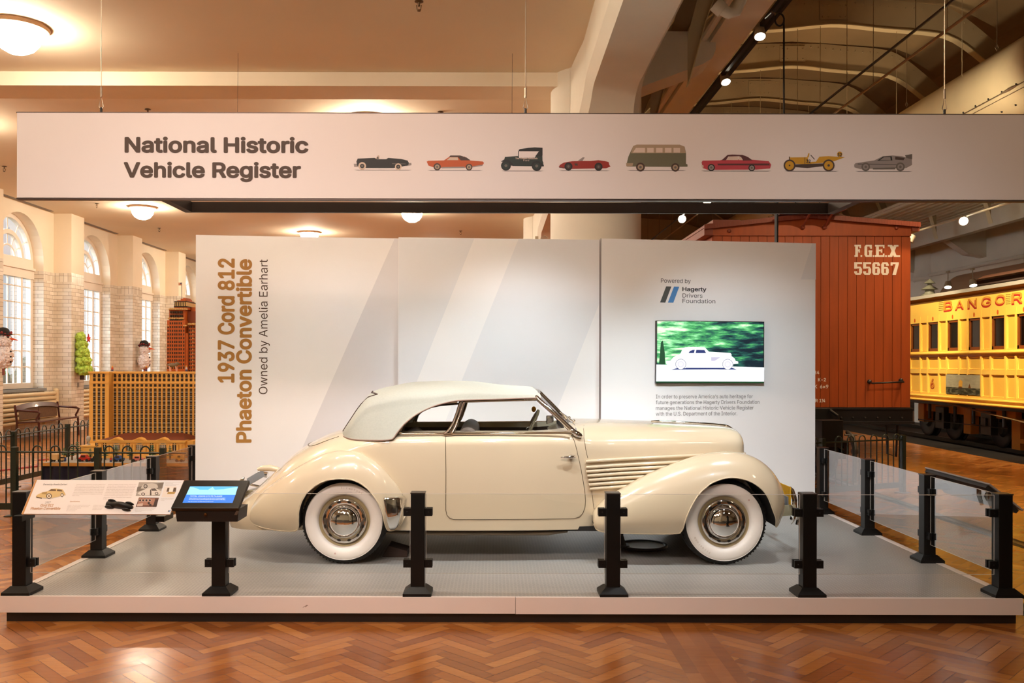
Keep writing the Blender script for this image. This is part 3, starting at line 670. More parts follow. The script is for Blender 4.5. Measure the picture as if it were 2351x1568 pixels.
printed([sha(1438, 1575, 390), ('olive', 'p', Z2([(118, 235), (130, 185), (165, 108), (190, 98), (500, 98), (535, 112), (545, 160), (545, 235), (556, 240), (556, 256), (440, 258), (180, 256), (120, 256)])),
         ('tan', 'p', Z2([(165, 108), (190, 98), (500, 98), (535, 112), (543, 158), (150, 160), (160, 120)])), ('tan', 'p', Z2([(113, 232), (165, 232), (160, 252), (116, 254)]))]
        + [('pale', 'p', Z2([(a, 122), (b, 122), (b, 155), (a - c, 155)])) for a, b, c in ((185, 250, 22), (266, 312, 0), (330, 376, 0), (393, 440, 0), (455, 502, 0))]
        + wheel(c2, 217, 260, 32, 'brown', 'tan', 20) + wheel(c2, 468, 262, 30, 'brown', 'tan', 19), 'van_print')
printed([sha(1608, 1770, 391), ('pink', 'p', Z2([(657, 225), (665, 212), (790, 210), (825, 200), (1020, 205), (1140, 215), (1158, 240), (1150, 268), (1050, 276), (700, 278), (665, 265)])),
         ('wine', 'p', Z2([(800, 210), (845, 170), (880, 168), (950, 170), (990, 185), (1025, 210), (955, 212), (930, 180), (850, 182), (832, 209)])), ('pale', 'p', Z2([(832, 208), (855, 182), (916, 182), (922, 208)])), ('pale', 'p', Z2([(926, 208), (922, 182), (940, 184), (955, 208)])),
         ('wine', 'p', Z2([(770, 234), (1145, 232), (1148, 246), (775, 246)])), ('pale', 'p', Z2([(655, 245), (670, 245), (672, 262), (660, 262)]))] + wheel(c2, 727, 262, 26, 'black', 'silver', 18) + wheel(c2, 1018, 264, 24, 'black', 'silver', 17), 'lowrider_print')
printed([sha(1800, 1925, 391), ('yellow', 'p', Z2([(1285, 188), (1420, 186), (1428, 212), (1440, 220), (1480, 218), (1505, 182), (1570, 178), (1690, 185), (1610, 215), (1520, 228), (1400, 236), (1290, 234)])),
         ('brown', 'p', Z2([(1320, 238), (1540, 230), (1540, 250), (1420, 264), (1330, 258)])), ('yellow', 'o', c2(1651, 164, 19)), ('yellow', 'p', Z2([(1425, 158), (1434, 158), (1428, 188), (1416, 188)])),
         ('brown', 'p', Z2([(1440, 172), (1444, 168), (1472, 200), (1468, 204)])), ('brown', 'p', Z2([(1286, 182), (1293, 182), (1293, 236), (1286, 236)])), ('brown', 'p', Z2([(1398, 188), (1402, 188), (1402, 234), (1398, 234)])),
         ('black', 't', ('32', 1849.5, 373, 10.5, 8.2, .03)), ('black', 't', ('32', 1921.5, 357.5, 10, 8, .03))]
        + [('brown', 'o', c2(1290, 246, 43)), ('yellow', 'o', c2(1290, 246, 32)), ('brown', 'o', c2(1290, 246, 6)), ('brown', 'o', c2(1571, 245, 43)), ('yellow', 'o', c2(1571, 245, 32)), ('brown', 'o', c2(1571, 245, 9))], 'racing_car_print')
printed([sha(1962, 2094, 391), ('silver', 'p', Z2([(1755, 240), (1765, 228), (1900, 208), (1960, 178), (2030, 172), (2100, 178), (2170, 196), (2172, 240), (2130, 262), (1800, 270), (1758, 258)])),
         ('black', 'p', Z2([(1920, 210), (1965, 180), (2025, 178), (2030, 208)])), ('silver', 'p', Z2([(1940, 206), (1970, 184), (2015, 183), (2018, 206)])), ('grey', 'p', Z2([(1890, 262), (2055, 258), (2050, 272), (1890, 273)])), ('black', 'p', Z2([(1780, 232), (2060, 236), (2060, 239), (1780, 236)])),
         ('brown', 'p', Z2([(2050, 180), (2120, 190), (2110, 206), (2050, 202)])), ('grey', 'p', Z2([(2120, 170), (2172, 162), (2172, 200), (2130, 190)]))] + wheel(c2, 1838, 255, 31, 'grey', 'silver', 20) + wheel(c2, 2087, 254, 32, 'grey', 'silver', 21), 'wedge_coupe_print')
# cables the banner hangs from
for px, lab in ((231, 'wire cable holding the left end of the overhead banner'), (1205, 'wire cable holding the middle of the overhead banner'), (2167, 'wire cable holding the right end of the overhead banner')):
    x = (px - VX) * (BY + .025) / F; yb = BY + .025
    h = thing('suspension_cable', lab, 'cable', (x, yb, bz1), 'banner suspension cables'); zt = WH if px < 1300 else 9.3
    MB().tube([(x, yb, bz1 + .16), (x, yb, zt)], .0035, 6).build('wire', steel, h)
    MB().tube([(x, yb, bz1 + .13), (x - .016, yb, bz1 + .05), (x, yb, bz1 + .03), (x + .016, yb, bz1 + .05)], .004, 6, closed=True).build('thimble_loop', steel, h)
    MB().tube([(x, yb, bz1 + .12), (x, yb, bz1 + .19)], .008, 8).build('ferrule', steel, h)
    MB().tube([(x, yb, bz1 + .005), (x, yb, bz1 + .045)], .009, 8).build('eye_bolt', blackmetal, h)
# light trough behind the banner
trb = mat('trough_brown', '#352a24', .5, .2); tri = mat('trough_inner', '#8a6f50', .6, var=.15, scale=6)
tro = thing('light_trough', 'dark rectangular light trough hanging behind the overhead banner', 'light frame', (.1, 6.6, 3.03))
MB().box(-2.345, 2.56, 6.88, 6.91, bz0 - .002, bz0 + .078).build('rear_board', trb, tro)
for x0 in (-2.40, 2.56): MB().box(x0, x0 + .06, BY + .06, 6.91, bz0 - .002, bz0 + .078).build('side_board', trb, tro)
MB().box(-2.34, 2.55, BY + .057, BY + .075, bz0 - .002, bz0 + .078).build('front_board', trb, tro)
for px, py, lab in ((545, 122, 'thin stay wire above the left title of the banner'), (1175, 125, 'thin stay wire beside the middle banner cable')):
    a = P(px, py, 11.53); a.z = WH - .01
    tag(MB().tube([a, P(px - 2, 462, 6.93)], .0022, 5).build('stay_wire', blackmetal), lab, 'cable', 'stay wires')
# power drop and conduit
pw = thing('power_drop', 'black power cable hanging from the light track to the third wall panel', 'cable', P(1782, 553, 10.15))
MB().tube([P(1782, 560, 10.15), P(1782, 380, 10.15)], .022, 8).build('conduit', blackmetal, pw)
lp = [P(1783, 385, 10.15), P(1797, 330, 10.2), P(1798.5, 262, 10.3), P(1798, 130, 10.3), P(1798, 60, 10.4)]
lp += [P(1788 + 10.5 * math.cos(a), 44 + 14 * math.sin(a), 10.4) for a in np.linspace(.3, 2 * PI * 1.6, 26)]
lp += [P(1778, 30, 10.6), P(1770, 26, 10.8), P(1755, 40, 11.2)]
MB().tube(lp, .011, 6).build('hanging_cable', blackmetal, pw)

# ---------------------------------------------------------------- railing posts and glass
def post(x, y, label, clamps, axis='x', g='black railing posts of the platform'):
    r = thing('railing_post', label, 'post', (x, y, DECK), g); h = .735
    m = MB().box(x - .05, x + .05, y - .05, y + .05, DECK + .05, DECK + h); m.build('shaft', black, r, bevel=.003)
    MB().frustum(x, y, DECK + .0, DECK + .022, .102, .102).frustum(x, y, DECK + .022, DECK + .062, .102, .058).build('foot', black, r)
    MB().box(x - .053, x + .053, y - .053, y + .053, DECK + h, DECK + h + .008).build('cap', mat('cap_brown_black', '#2c221d', .35), r)
    for s_, zz in clamps:
        z = DECK + zz
        if axis == 'x':
            a, b = (x + .05, x + .105) if s_ > 0 else (x - .105, x - .05); m = MB().box(a, b, y - .032, y - .009, z - .028, z + .028).box(a, b, y + .009, y + .032, z - .028, z + .028)
            m.ball(((a + b) / 2, y - .034, z), (.006, .003, .006), 6, 4)
        else:
            a, b = (y + .05, y + .105) if s_ > 0 else (y - .105, y - .05); m = MB().box(x - .032, x - .009, a, b, z - .028, z + .028).box(x + .009, x + .032, a, b, z - .028, z + .028)
            for zz2 in (-.014, .014): m.ball((x - .034 if x > 0 else x + .034, (a + b) / 2, z + zz2), (.003, .007, .007), 6, 4)
        m.build('clamp', black, r)
FX = (-3.449, -2.003, -.56, .859, 2.284, 3.704); FY = 6.52
flab = ('black railing post at the front left platform corner', 'black railing post under the touchscreen kiosk', 'black railing post in front of the car door gap', 'black railing post in front of the front fender tail', 'black railing post in front of the car bumper', 'black railing post at the front right platform corner')
LO, HI = .225, .600
for i, x in enumerate(FX):
    c = []
    if i > 0: c += [(-1, LO)] + ([(-1, HI)] if i > 1 else [])
    if i < 5: c += [(1, LO)] + ([(1, HI)] if i > 1 else [])
    post(x, FY, flab[i], c)
SYL = (7.77, 9.0, 10.22); SYR = (7.65, 8.87, 10.10)
for i, y in enumerate(SYL): post(-3.449, y, ('second', 'third', 'rearmost')[i] + ' black railing post back along the left platform edge', [(-1, LO), (-1, HI)] + ([(1, LO), (1, HI)] if i < 2 else []), 'y')
for i, y in enumerate(SYR): post(3.704, y, ('second', 'third', 'rearmost')[i] + ' black railing post back along the right platform edge', [(-1, LO), (-1, HI)] + ([(1, LO), (1, HI)] if i < 2 else []), 'y')
gl = glass('railing_glass', (.975, .985, .98), .5, 1.5); gle = mat('glass_edge', '#d9d2cc', .15, 0, spec=.8)
glabs = ('clear glass railing panel below the tilted information board', 'clear glass railing panel in front of the rear wheel', 'clear glass railing panel in front of the car door', 'clear glass railing panel in front of the front wheel', 'clear glass railing panel at the front right')
def gpanel(a, b, lab, ax):
    z0, z1 = DECK + .15, DECK + .728
    m = MB(); e = .0045
    if ax == 'x':
        m.use(0).quad((a, FY - e, z0), (b, FY - e, z0), (b, FY - e, z1), (a, FY - e, z1)).quad((b, FY + e, z0), (a, FY + e, z0), (a, FY + e, z1), (b, FY + e, z1))
        m.use(1).box(a, b, FY - e * .8, FY + e * .8, z1, z1 + .0025).box(a, b, FY - e * .8, FY + e * .8, z0 - .002, z0).box(a - .002, a, FY - e * .8, FY + e * .8, z0, z1).box(b, b + .002, FY - e * .8, FY + e * .8, z0, z1)
    else:
        x = ax; m.use(0).quad((x - e, a, z0), (x - e, b, z0), (x - e, b, z1), (x - e, a, z1)).quad((x + e, b, z0), (x + e, a, z0), (x + e, a, z1), (x + e, b, z1))
        m.use(1).box(x - e * .8, x + e * .8, a, b, z1, z1 + .0025).box(x - e * .8, x + e * .8, a, b, z0 - .002, z0).box(x - e * .8, x + e * .8, a - .002, a, z0, z1).box(x - e * .8, x + e * .8, b, b + .002, z0, z1)
    tag(m.build('glass_panel', [gl, gle]), lab, 'glass panel', 'glass panels of the platform railing')
for i in range(5): gpanel(FX[i] + .06, FX[i + 1] - .06, glabs[i], 'x')
for x, ys, s_ in ((-3.449, (FY,) + SYL, 'left'), (3.704, (FY,) + SYR, 'right')):
    for i in range(3): gpanel(ys[i] + .06, ys[i + 1] - .06, ('front', 'middle', 'rear')[i] + ' clear glass panel along the %s side of the platform' % s_, x)

# ---------------------------------------------------------------- tilted information board (front left)
yT, yB = 6.385, 6.20
ib = thing('information_board', 'white tilted information board with car pictures and text, on the front left railing', 'sign', P(230, 1150, 6.33))
tlc, trc, brc, blc = P(82, 1104, yT), P(423, 1104, yT), P(391, 1182, yB), P(50, 1182, yB)
rb_ = (trc - tlc).normalized(); ub = (tlc - blc).normalized(); nb = rb_.cross(ub).normalized(); ub = nb.cross(rb_)
MB().prism([blc, brc, trc, tlc], -nb * .012).build('board', mat('board_white', '#f3e6df', .4), ib)
def on_b(px, py, l=.0008):
    d = Vector(((px - VX) / F, 1, -(py - VY) / F)); o = Vector((0, 0, EYE)); k = nb.dot(blc - o) / nb.dot(d); return o + d * k + nb * l
I = lambda x, y, l=.0008: on_b(40 + x / 4.198, 1095 + y / 4.198, l)
MB().poly([I(178, 38), I(192, 38), I(62, 370), I(42, 370)]).build('side_stripe', mat('ochre_stripe', '#c48a4a', .5), ib)
MB().poly([I(1360, 40, .0005), I(1600, 40, .0005), I(1475, 366, .0005), I(1085, 366, .0005)]).build('printed_band', bandpale, ib)
def line(mb, txt, x0, y, x1, cap, bold=0, shear=0, res=1):
    o = I(x0, y); wd = (I(x1, y) - o).length; u = (I(x0, y - 10) - I(x0, y)); u = (u - rb_ * u.dot(rb_)); write(mb, txt, o, rb_, u, wd, cap * (.0011 if cap > 8 else .00085), bold=bold, res=res, lift=.0006, shear=0)
t = MB(); line(t, 'Owned by Amelia Earhart', 250, 90, 480, 13); line(t, '1937', 268, 266, 320, 15, -.01); t.build('heading_lettering', ink, ib)
t = MB(); line(t, 'Cord 812', 222, 296, 345, 19, .02); line(t, 'Phaeton Convertible', 128, 327, 414, 19, .02); t.build('title_lettering', mat('ochre_print', '#c4874a', .6), ib)
t = MB(); line(t, 'Specifications', 508, 252, 604, 9, .01); t.build('subtitle_lettering', mat('ochre_print', '#c4874a', .6), ib)
t = MB()
para1 = ('Amelia Earhart acquired this Cord 812 Phaeton less', 'than a year before she, navigator Fred Noonan, and', 'her Lockheed Electra airplane disappeared over the', 'South Pacific in July 1937. Earhart had a well-known', 'love of automobiles. She drove her Cord West from', 'sports car at a Indianapolis stop in 1936, and she', 'promoted aviation-themed Terraplane cars in the', 'early 1930s.')
for i, s_ in enumerate(para1): line(t, s_, 570 - i * 5.5, 84 + i * 15.6, 850 - i * 5 if i < 7 else 600, 7, -.01)
para2 = ('Earhart\u2019s husband, George Putnam, sold the Cord', 'shortly after her disappearance. The car passed', 'through a number of owners and was at one point', 'disassembled, with parts scattered across the', 'country. After decades of research, Ray Foster', 'reunited the car\u2019s body, frame and engine in 2003.', 'It has since been restored by a skilled team,', 'commissioned through experts of a two-year', 'restoration, but its completed finish debuted', 'in 2021.')
for i, s_ in enumerate(para2): line(t, s_, 876 - i * 5.3, 84 + i * 15.6, (1148 - i * 6) if i < 9 else 872, 7, -.01)
for i in range(5): line(t, 'Engine: V-8, valve in block, 289 cubic inches', 490 - i * 4, 285 + i * 13.5, (705, 690, 615, 575, 560)[i], 6, -.01)
for i in range(4): line(t, 'Wheelbase: 125 inches', 735 - i * 4, 285 + i * 14, (835, 842, 820, 815)[i], 6, -.01)
for i in range(4): line(t, 'Acquired by a museum in storage', 1425, 62 + i * 9.5, (1580, 1500, 1560, 1530)[i], 5, -.012)
for i in range(4): line(t, 'Technical instruments inside the car dash panel', 1135, 312 + i * 10.5, (1335, 1320, 1300, 1200)[i], 5, -.012)
for i in range(3): line(t, 'Propeller from the collection', 1385, 217 + i * 9.5, (1510, 1500, 1420)[i], 5, -.012)
t.build('paragraph_lettering', mat('brown_grey_print', '#a08a7e', .6), ib)
def pic(name, shapes):
    m = MB(); names = sorted({s_[0] for s_ in shapes}); l = .0010
    for c, pts in shapes: l += .0001; m.use(names.index(c)).poly([I(x, y, l) for x, y in pts])
    m.build(name, [mat('photo_' + c.strip('#'), c, .5) for c in names], ib)
def disc(cx, cy, rx, ry): return [(cx + rx * math.cos(a), cy + ry * math.sin(a)) for a in [2 * PI * j / 14 for j in range(14)]][::-1]
pic('car_photograph', [('#c8b8ae', [(180, 215), (320, 224), (470, 186), (440, 180), (300, 200)]), ('#d9b87e', [(180, 205), (190, 185), (240, 160), (305, 145), (325, 126), (375, 122), (440, 130), (462, 165), (468, 182), (420, 195), (320, 215), (250, 210)]),
    ('#6b5033', [(300, 146), (330, 128), (375, 130), (375, 146)]), ('#6b5033', [(385, 147), (385, 130), (428, 133), (438, 150)]), ('#b08b50', [(235, 175), (245, 158), (290, 156), (285, 180)]),
    ('#3a2a1c', disc(308, 195, 27, 26)), ('#e6d8c4', disc(308, 195, 20, 20)), ('#8a6a44', disc(308, 195, 9, 9)), ('#3a2a1c', disc(434, 186, 14, 19)), ('#e6d8c4', disc(434, 186, 9, 13)), ('#5a4228', [(185, 200), (240, 212), (238, 222), (186, 212)])])
pic('archive_photograph', [('#a89c90', [(1175, 58), (1415, 60), (1375, 192), (1143, 192)]), ('#786c62', [(1160, 105), (1415, 60), (1400, 118), (1150, 150)]), ('#c9beb2', [(1190, 120), (1215, 80), (1300, 68), (1350, 80), (1360, 110), (1290, 125)]),
    ('#ddd3c8', [(1160, 170), (1180, 150), (1250, 120), (1330, 112), (1395, 150), (1385, 175), (1300, 185), (1200, 188)]), ('#5c5048', [(1290, 122), (1330, 117), (1352, 142), (1300, 142)]), ('#4a3f38', disc(1238, 98, 20, 20)), ('#b5aaa0', disc(1238, 98, 12, 12)), ('#4a3f38', disc(1215, 174, 19, 14)), ('#d9cfc6', disc(1215, 174, 11, 9)), ('#4a3f38', disc(1345, 168, 17, 14)), ('#d9cfc6', disc(1345, 168, 10, 9)), ('#57493f', [(1280, 185), (1283, 130), (1293, 130), (1296, 185)])])
pic('instrument_photograph', [('#6b4638', [(1175, 206), (1368, 208), (1340, 298), (1143, 297)]), ('#a87560', [(1175, 215), (1330, 215), (1320, 280), (1160, 280)]), ('#3f2a24', [(1330, 225), (1362, 225), (1345, 295), (1310, 295)])]
    + [('#ceb0a0', disc(x, 234, 14, 15)) for x in (1186, 1216, 1247, 1280)] + [('#3a2620', disc(x, 234, 10, 11)) for x in (1186, 1216, 1247, 1280)] + [('#3a2620', disc(1270, 262, 12, 12)), ('#3a2620', disc(1285, 280, 12, 11)), ('#ceb0a0', [(1160, 270), (1215, 262), (1210, 290), (1155, 292)])])
pic('trophy_photograph', [('#e9dcd2', [(1420, 100), (1540, 100), (1510, 202), (1392, 202)]), ('#5d4634', [(1450, 112), (1535, 110), (1530, 150), (1440, 150)]), ('#f0e9e0', [(1470, 108), (1510, 108), (1500, 150), (1462, 150)]), ('#b08a40', [(1455, 152), (1530, 152), (1515, 172), (1445, 172)])])
pic('emblem_mark', [('#3c3c3c', [(1462, 327), (1470, 327), (1460, 345), (1452, 345)]), ('#4a86c4', [(1473, 327), (1481, 327), (1470, 345), (1463, 345)])])
for sx in (-3.362, -2.36): MB().box(sx - .03, sx + .03, yB + .09, FY - .05, DECK + .56, DECK + .60).build('bracket', black, ib)
# tactile model car lying on the board
tm = thing('tactile_model_car', 'small black model car fixed on the tilted information board', 'model car', I(990, 300))
mblk = mat('model_black', '#1a1613', .45)
cx_ = I(992, 288, .014); rx_ = (rb_ * .98 - ub * .16).normalized(); ry_ = nb.cross(rx_)
def M(a, b, c): return cx_ + rx_ * a + ry_ * b + nb * c
def mrow(a, hw, h): return [M(a, hw * math.cos(q_), h * math.sin(q_) - .012) for q_ in [PI * j / 10 for j in range(11)]]
mbm = MB(); mbm.grid([mrow(a, b, c) for a, b, c in ((-.100, .012, .010), (-.094, .020, .020), (-.06, .023, .026), (-.025, .024, .030), (-.01, .024, .042), (.03, .023, .043), (.05, .022, .034), (.08, .017, .024), (.098, .008, .010))]); mbm.build('body', mblk, tm, smooth=60)
for a in (-.068, .06):
    for s_ in (-1, 1):
        f = MB(); f.grid([[M(a + u, s_ * (.026 + .010 * math.cos(q_) * k), (.026 * math.sin(q_)) * k - .012) for q_ in [PI * j / 8 for j in range(9)]] for u, k in ((-.032, .2), (-.024, .7), (-.008, 1), (.008, 1), (.022, .7), (.034, .2))]); f.build('fender', mblk, tm, smooth=60)

# ---------------------------------------------------------------- touchscreen kiosk on its post
kx0, kx1 = -2.235, -1.765
ks = thing('touchscreen_kiosk', 'black tilted touchscreen kiosk with a lit blue screen beside the information board', 'kiosk', (-2.0, 6.3, DECK + .5))
kt = [P(425, 1104, 6.40), P(573, 1104, 6.40), P(548, 1168, 6.20), P(393, 1168, 6.20)]
kr = (kt[1] - kt[0]).normalized(); ku = (kt[0] - kt[3]).normalized(); kn = kr.cross(ku).normalized()
MB().prism([kt[3], kt[2], kt[1], kt[0]], -kn * .028).build('bezel', mat('kiosk_black', '#14110f', .3, var=.25, scale=25), ks, bevel=.002)
def on_k(px, py, l=.001):
    d = Vector(((px - VX) / F, 1, -(py - VY) / F)); o = Vector((0, 0, EYE)); k = kn.dot(kt[3] - o) / kn.dot(d); return o + d * k + kn * l
xa, xb = kt[3].x + .03, kt[2].x - .005
bx = MB(); bx.prism([(xa, 6.235, kt[3].z - .10), (xb - .01, 6.235, kt[3].z - .10), (xb, 6.225, kt[3].z - .012), (xa - .01, 6.225, kt[3].z - .012)], (0, .23, .0)); bx.build('housing', blackmetal, ks)
MB().prism([kt[2] - kn * .03, P(540, 1193, 6.24), P(560, 1120, 6.42), kt[1] - kn * .03], kr * -.02).build('side_cheek', mat('cheek_grey', '#5d5348', .4), ks)
K = lambda x, y, l=.001: on_k(40 + x / 4.198, 1095 + y / 4.198, l)
sb = MB(); sb.use(0).poly([K(1668, 98), K(2130, 98), K(2076, 256), K(1594, 256)])
MB()
sb.use(1).poly([K(1664, 106, .0013), K(1700, 108, .0013), K(1760, 130, .0013), K(1840, 132, .0013), K(1885, 104, .0013), K(1905, 130, .0013), K(1990, 126, .0013), K(2060, 112, .0013), K(2125, 104, .0013), K(2105, 178, .0013), K(1632, 178, .0013)])
sb.use(2).poly([K(1632, 178, .0012), K(2105, 178, .0012), K(2076, 256, .0012), K(1594, 256, .0012)])
sb.build('screen', [mat('screen_sky_blue', '#4f9fe0', .3, emit='#4b9ce2', estr=.9), mat('screen_aqua', '#86cfe6', .3, emit='#7fc6e4', estr=.95), mat('screen_deep_blue', '#2c66c0', .3, emit='#2f6fd0', estr=.9)], ks)
t = MB()
for s_, x0, y, x1, c_ in (('TOTAL UNION STATE PLACER', 1665, 197, 1975, 12), ('Plans called for Earhart to fly around the world in her Electra plane', 1660, 214, 2008, 6), ('airplane and this car travelled across the whole country together', 1658, 222, 2000, 6), ('for a series of talks given to large audiences at each of the stops', 1656, 230, 2008, 6), ('Tap the screen to read more of the story', 1645, 248, 1892, 6)):
    o = K(x0, y, .0014); write(t, s_, o, kr, ku, (K(x1, y) - o).length, c_ * .00075, res=1, lift=.0004)
t.build('screen_text', mat('screen_text_white', '#ffffff', .3, emit='#dff0ff', estr=1), ks)
MB().lathe([(.011, .004), (.011, -.004), (0, -.005)], (P(472.5, 1183, 6.222)), 'y', 16).build('lock', mat('brass', '#a06a3a', .25, 1.0), ks)

# ---------------------------------------------------------------- second information board, seen from behind (right edge)
rbx = thing('information_board', 'tilted information board facing outwards on the right railing, seen from its back', 'sign', (3.9, 7.4, DECK + .6))
a0, a1, b1, b0 = Vector((3.80, 7.90, .952)), Vector((3.795, 6.86, .945)), Vector((4.02, 6.80, .752)), Vector((4.02, 7.95, .752))
nn = (a1 - a0).cross(b0 - a0).normalized()
nn = nn if nn.z > 0 else -nn
MB().prism([a0, a1, b1, b0], nn * .012).build('board', mat('board_edge_grey', '#8d8580', .4), rbx)
MB().prism([a0 + Vector((.012, -.02, -.006)) - nn * .002, a1 + Vector((.012, .03, -.006)) - nn * .002, b1 + Vector((-.01, .03, .0)) - nn * .002, b0 + Vector((-.01, -.03, .0)) - nn * .002], -nn * .03).build('back_tray', blackmetal, rbx)
for y in (7.0, 7.65): MB().box(3.754, 3.90, y - .02, y + .02, .80, .85).build('bracket', blackmetal, rbx)
# ---------------------------------------------------------------- the cream convertible
CY = 8.24                                   # the car's centre line
def U(px, v): return (px - VX) * (CY + v) / F
def Zc(py, v): return (EYE - DECK) - (py - VY) * (CY + v) / F
def CP(u, v, z): return Vector((u, CY + v, DECK + z))
car = thing('vintage_convertible', 'cream 1930s convertible car with beige fabric top and whitewall tyres on the platform', 'car', (.1, CY, DECK))
TOP = pchip([(-2.36, .30), (-2.33, .36), (-2.287, .446), (-2.187, .53), (-2.106, .6), (-1.986, .707), (-1.905, .778), (-1.809, .872), (-1.716, .936), (-1.62, .989), (-1.503, 1.043), (-1.36, 1.085), (-1.1, 1.113), (-.4, 1.115), (.3, 1.115), (.55, 1.135), (.68, 1.158), (.85, 1.168), (1.0, 1.165), (1.4, 1.152), (1.8, 1.134), (2.05, 1.118), (2.15, 1.102), (2.2, 1.078), (2.225, 1.035), (2.235, .97)])
MID = pchip([(-2.36, .27), (-2.2, .33), (-2, .42), (-1.7, .62), (-1.36, .84), (-.9, .98), (.4, 1.0), (.75, .95), (1.0, .93), (1.8, .93), (2.2, .93), (2.235, .9)])
WID = pchip([(-2.36, .28), (-2.3, .48), (-2.19, .59), (-2, .675), (-1.7, .715), (-1.36, .728), (-1.0, .755), (-.4, .77), (.2, .757), (.62, .715), (.8, .675), (1.0, .61), (1.4, .53), (1.8, .455), (2.1, .39), (2.18, .35), (2.22, .28), (2.235, .2)])
EXP = pchip([(-2.36, 2.1), (-1.4, 2.3), (-.9, 3.4), (.5, 3.4), (.9, 2.7), (2.235, 2.7)])
BOT = pchip([(-2.36, .25), (-1.0, .275), (.8, .275), (1.2, .34), (2.235, .46)])
def side_v(u, z):
    W, zm, zt, zb, n_ = WID(u), MID(u), TOP(u), BOT(u), EXP(u)
    if z <= zm: return W * (1 - .055 * ((zm - z) / max(zm - zb, .01)) ** 2)
    return W * max(0.0, 1 - ((z - zm) / (zt - zm)) ** n_) ** (1 / n_)
NS, NT, KCUT = 10, 16, 10
def body_half(u):
    W, zm, zt, zb, n_ = WID(u), MID(u), TOP(u), BOT(u), EXP(u); out = []
    for i in range(NS):
        z = zb + (zm - zb) * i / NS; out.append((W * (1 - .055 * ((zm - z) / max(zm - zb, .01)) ** 2), z))
    for i in range(NT + 1):
        a = PI / 2 * i / NT; out.append((W * math.cos(a) ** (2 / n_), zm + (zt - zm) * math.sin(a) ** (2 / n_)))
    return out
us = sorted(set([round(x, 4) for x in np.concatenate([np.linspace(-2.36, -2.28, 5), np.linspace(-2.25, -.95, 22), [-.9, -.88], np.linspace(-.8, .56, 20), [.60, .63], np.linspace(.68, 2.05, 22), np.linspace(2.09, 2.235, 10)])]))
b = MB(); rows = []
for u in us:
    h = body_half(u); rows.append([CP(u, -v, z) for v, z in h] + [CP(u, v, z) for v, z in h[-2::-1]])
M_ = len(rows[0]); o0 = 0
b.v = [p for r in rows for p in r]
k_open = NS + KCUT
for i in range(len(us) - 1):
    for j in range(M_ - 1):
        if us[i] >= -.881 and us[i + 1] <= .601 and k_open <= j < M_ - 1 - k_open: continue
        b.f.append((i * M_ + j, (i + 1) * M_ + j, (i + 1) * M_ + j + 1, i * M_ + j + 1)); b.m.append(0)
b.f.append(list(range(M_))); b.m.append(0); b.f.append([(len(us) - 1) * M_ + j for j in range(M_)][::-1]); b.m.append(0)
body = b.build('body', [paint], car, smooth=50)
open_v = {}
for u in us: open_v[u] = body_half(u)[k_open]
# inner lip and cabin tub
darkin = mat('cabin_dark_brown', '#3b2a22', .6, var=.1, scale=20); leather = mat('seat_leather', '#6d5f56', .55, var=.1, scale=20)
cu_ = [u for u in us if -.881 <= u <= .601]
tub = MB()
for s_ in (-1, 1):
    r1_ = [CP(u, s_ * open_v[u][0], open_v[u][1]) for u in cu_]; r2_ = [CP(u, s_ * (open_v[u][0] - .03), open_v[u][1] - .045) for u in cu_]; r3_ = [CP(u, s_ * (WID(u) - .09), .42) for u in cu_]
    tub.use(1).grid([r1_, r2_]); tub.use(0).grid([r2_, r3_])
tub.use(0).quad(CP(-.88, -.68, .42), CP(.6, -.62, .42), CP(.6, .62, .42), CP(-.88, .68, .42))
for u in (-.88, .60):
    hh = body_half(u)[k_open:]; tub.poly([CP(u, -.66, .42)] + [CP(u, -v, z) for v, z in hh] + [CP(u, v, z) for v, z in hh[-2::-1]] + [CP(u, .66, .42)])
tub.build('cabin_lining', [darkin, mat('lip_cream', (.72, .60, .40), .4)], car, smooth=40)
for s_ in (-1, 1):                          # pleated door cards
    dc = MB()
    for i in range(26): u = -.36 + i * .034; dc.tube([CP(u, s_ * (side_v(u, .9) - .11), .60), CP(u, s_ * (side_v(u, .9) - .10), 1.0)], .016, 6)
    dc.build('door_card', darkin, car, smooth=60)
def seat(u0, u1, name, top):
    s_ = MB(); s_.tube([CP(u0, v, top - .085) for v in (-.60, -.58, 0, .58, .60)], [.06, .085, .085, .085, .06], 16)
    s_.box(u0 - .085, u0 + .085, CY - .59, CY + .59, DECK + .45, DECK + top - .085); s_.box(u0 + .08, u1 + .05, CY - .59, CY + .59, DECK + .45, DECK + .66)
    s_.build(name, leather, car, smooth=50)
seat(-.235, .16, 'front_seat', 1.135); seat(-.78, -.45, 'rear_seat', 1.06)
ds = MB(); ds.prism([CP(.50, -.62, 1.06), CP(.60, -.62, 1.10), CP(.60, -.62, .72), CP(.55, -.62, .74)], (0, 1.24, 0)); ds.build('dashboard', mat('dash_metal', '#8d857b', .2, .8, var=.4, scale=30), car)
sw = MB(); swc = CP(.324, .34, 1.044); ax = Vector((-.90, 0, .44)).normalized(); e1 = Vector((0, 1, 0)); e2 = ax.cross(e1)
sw.use(0).tube([swc + (e1 * math.cos(a) + e2 * math.sin(a)) * .205 for a in [2 * PI * j / 36 for j in range(36)]], .014, 8, closed=True)
for a in (0.5, 2.64, 4.71): sw.use(1).tube([swc, swc + (e1 * math.cos(a) + e2 * math.sin(a)) * .20], .006, 6)
sw.use(1).ball(swc, .03); sw.use(1).tube([swc, swc - ax * .30], .018, 8)
st_ = sw.build('steering_wheel', [mat('wheel_ivory', '#a89a78', .3), chrome], car, smooth=60)
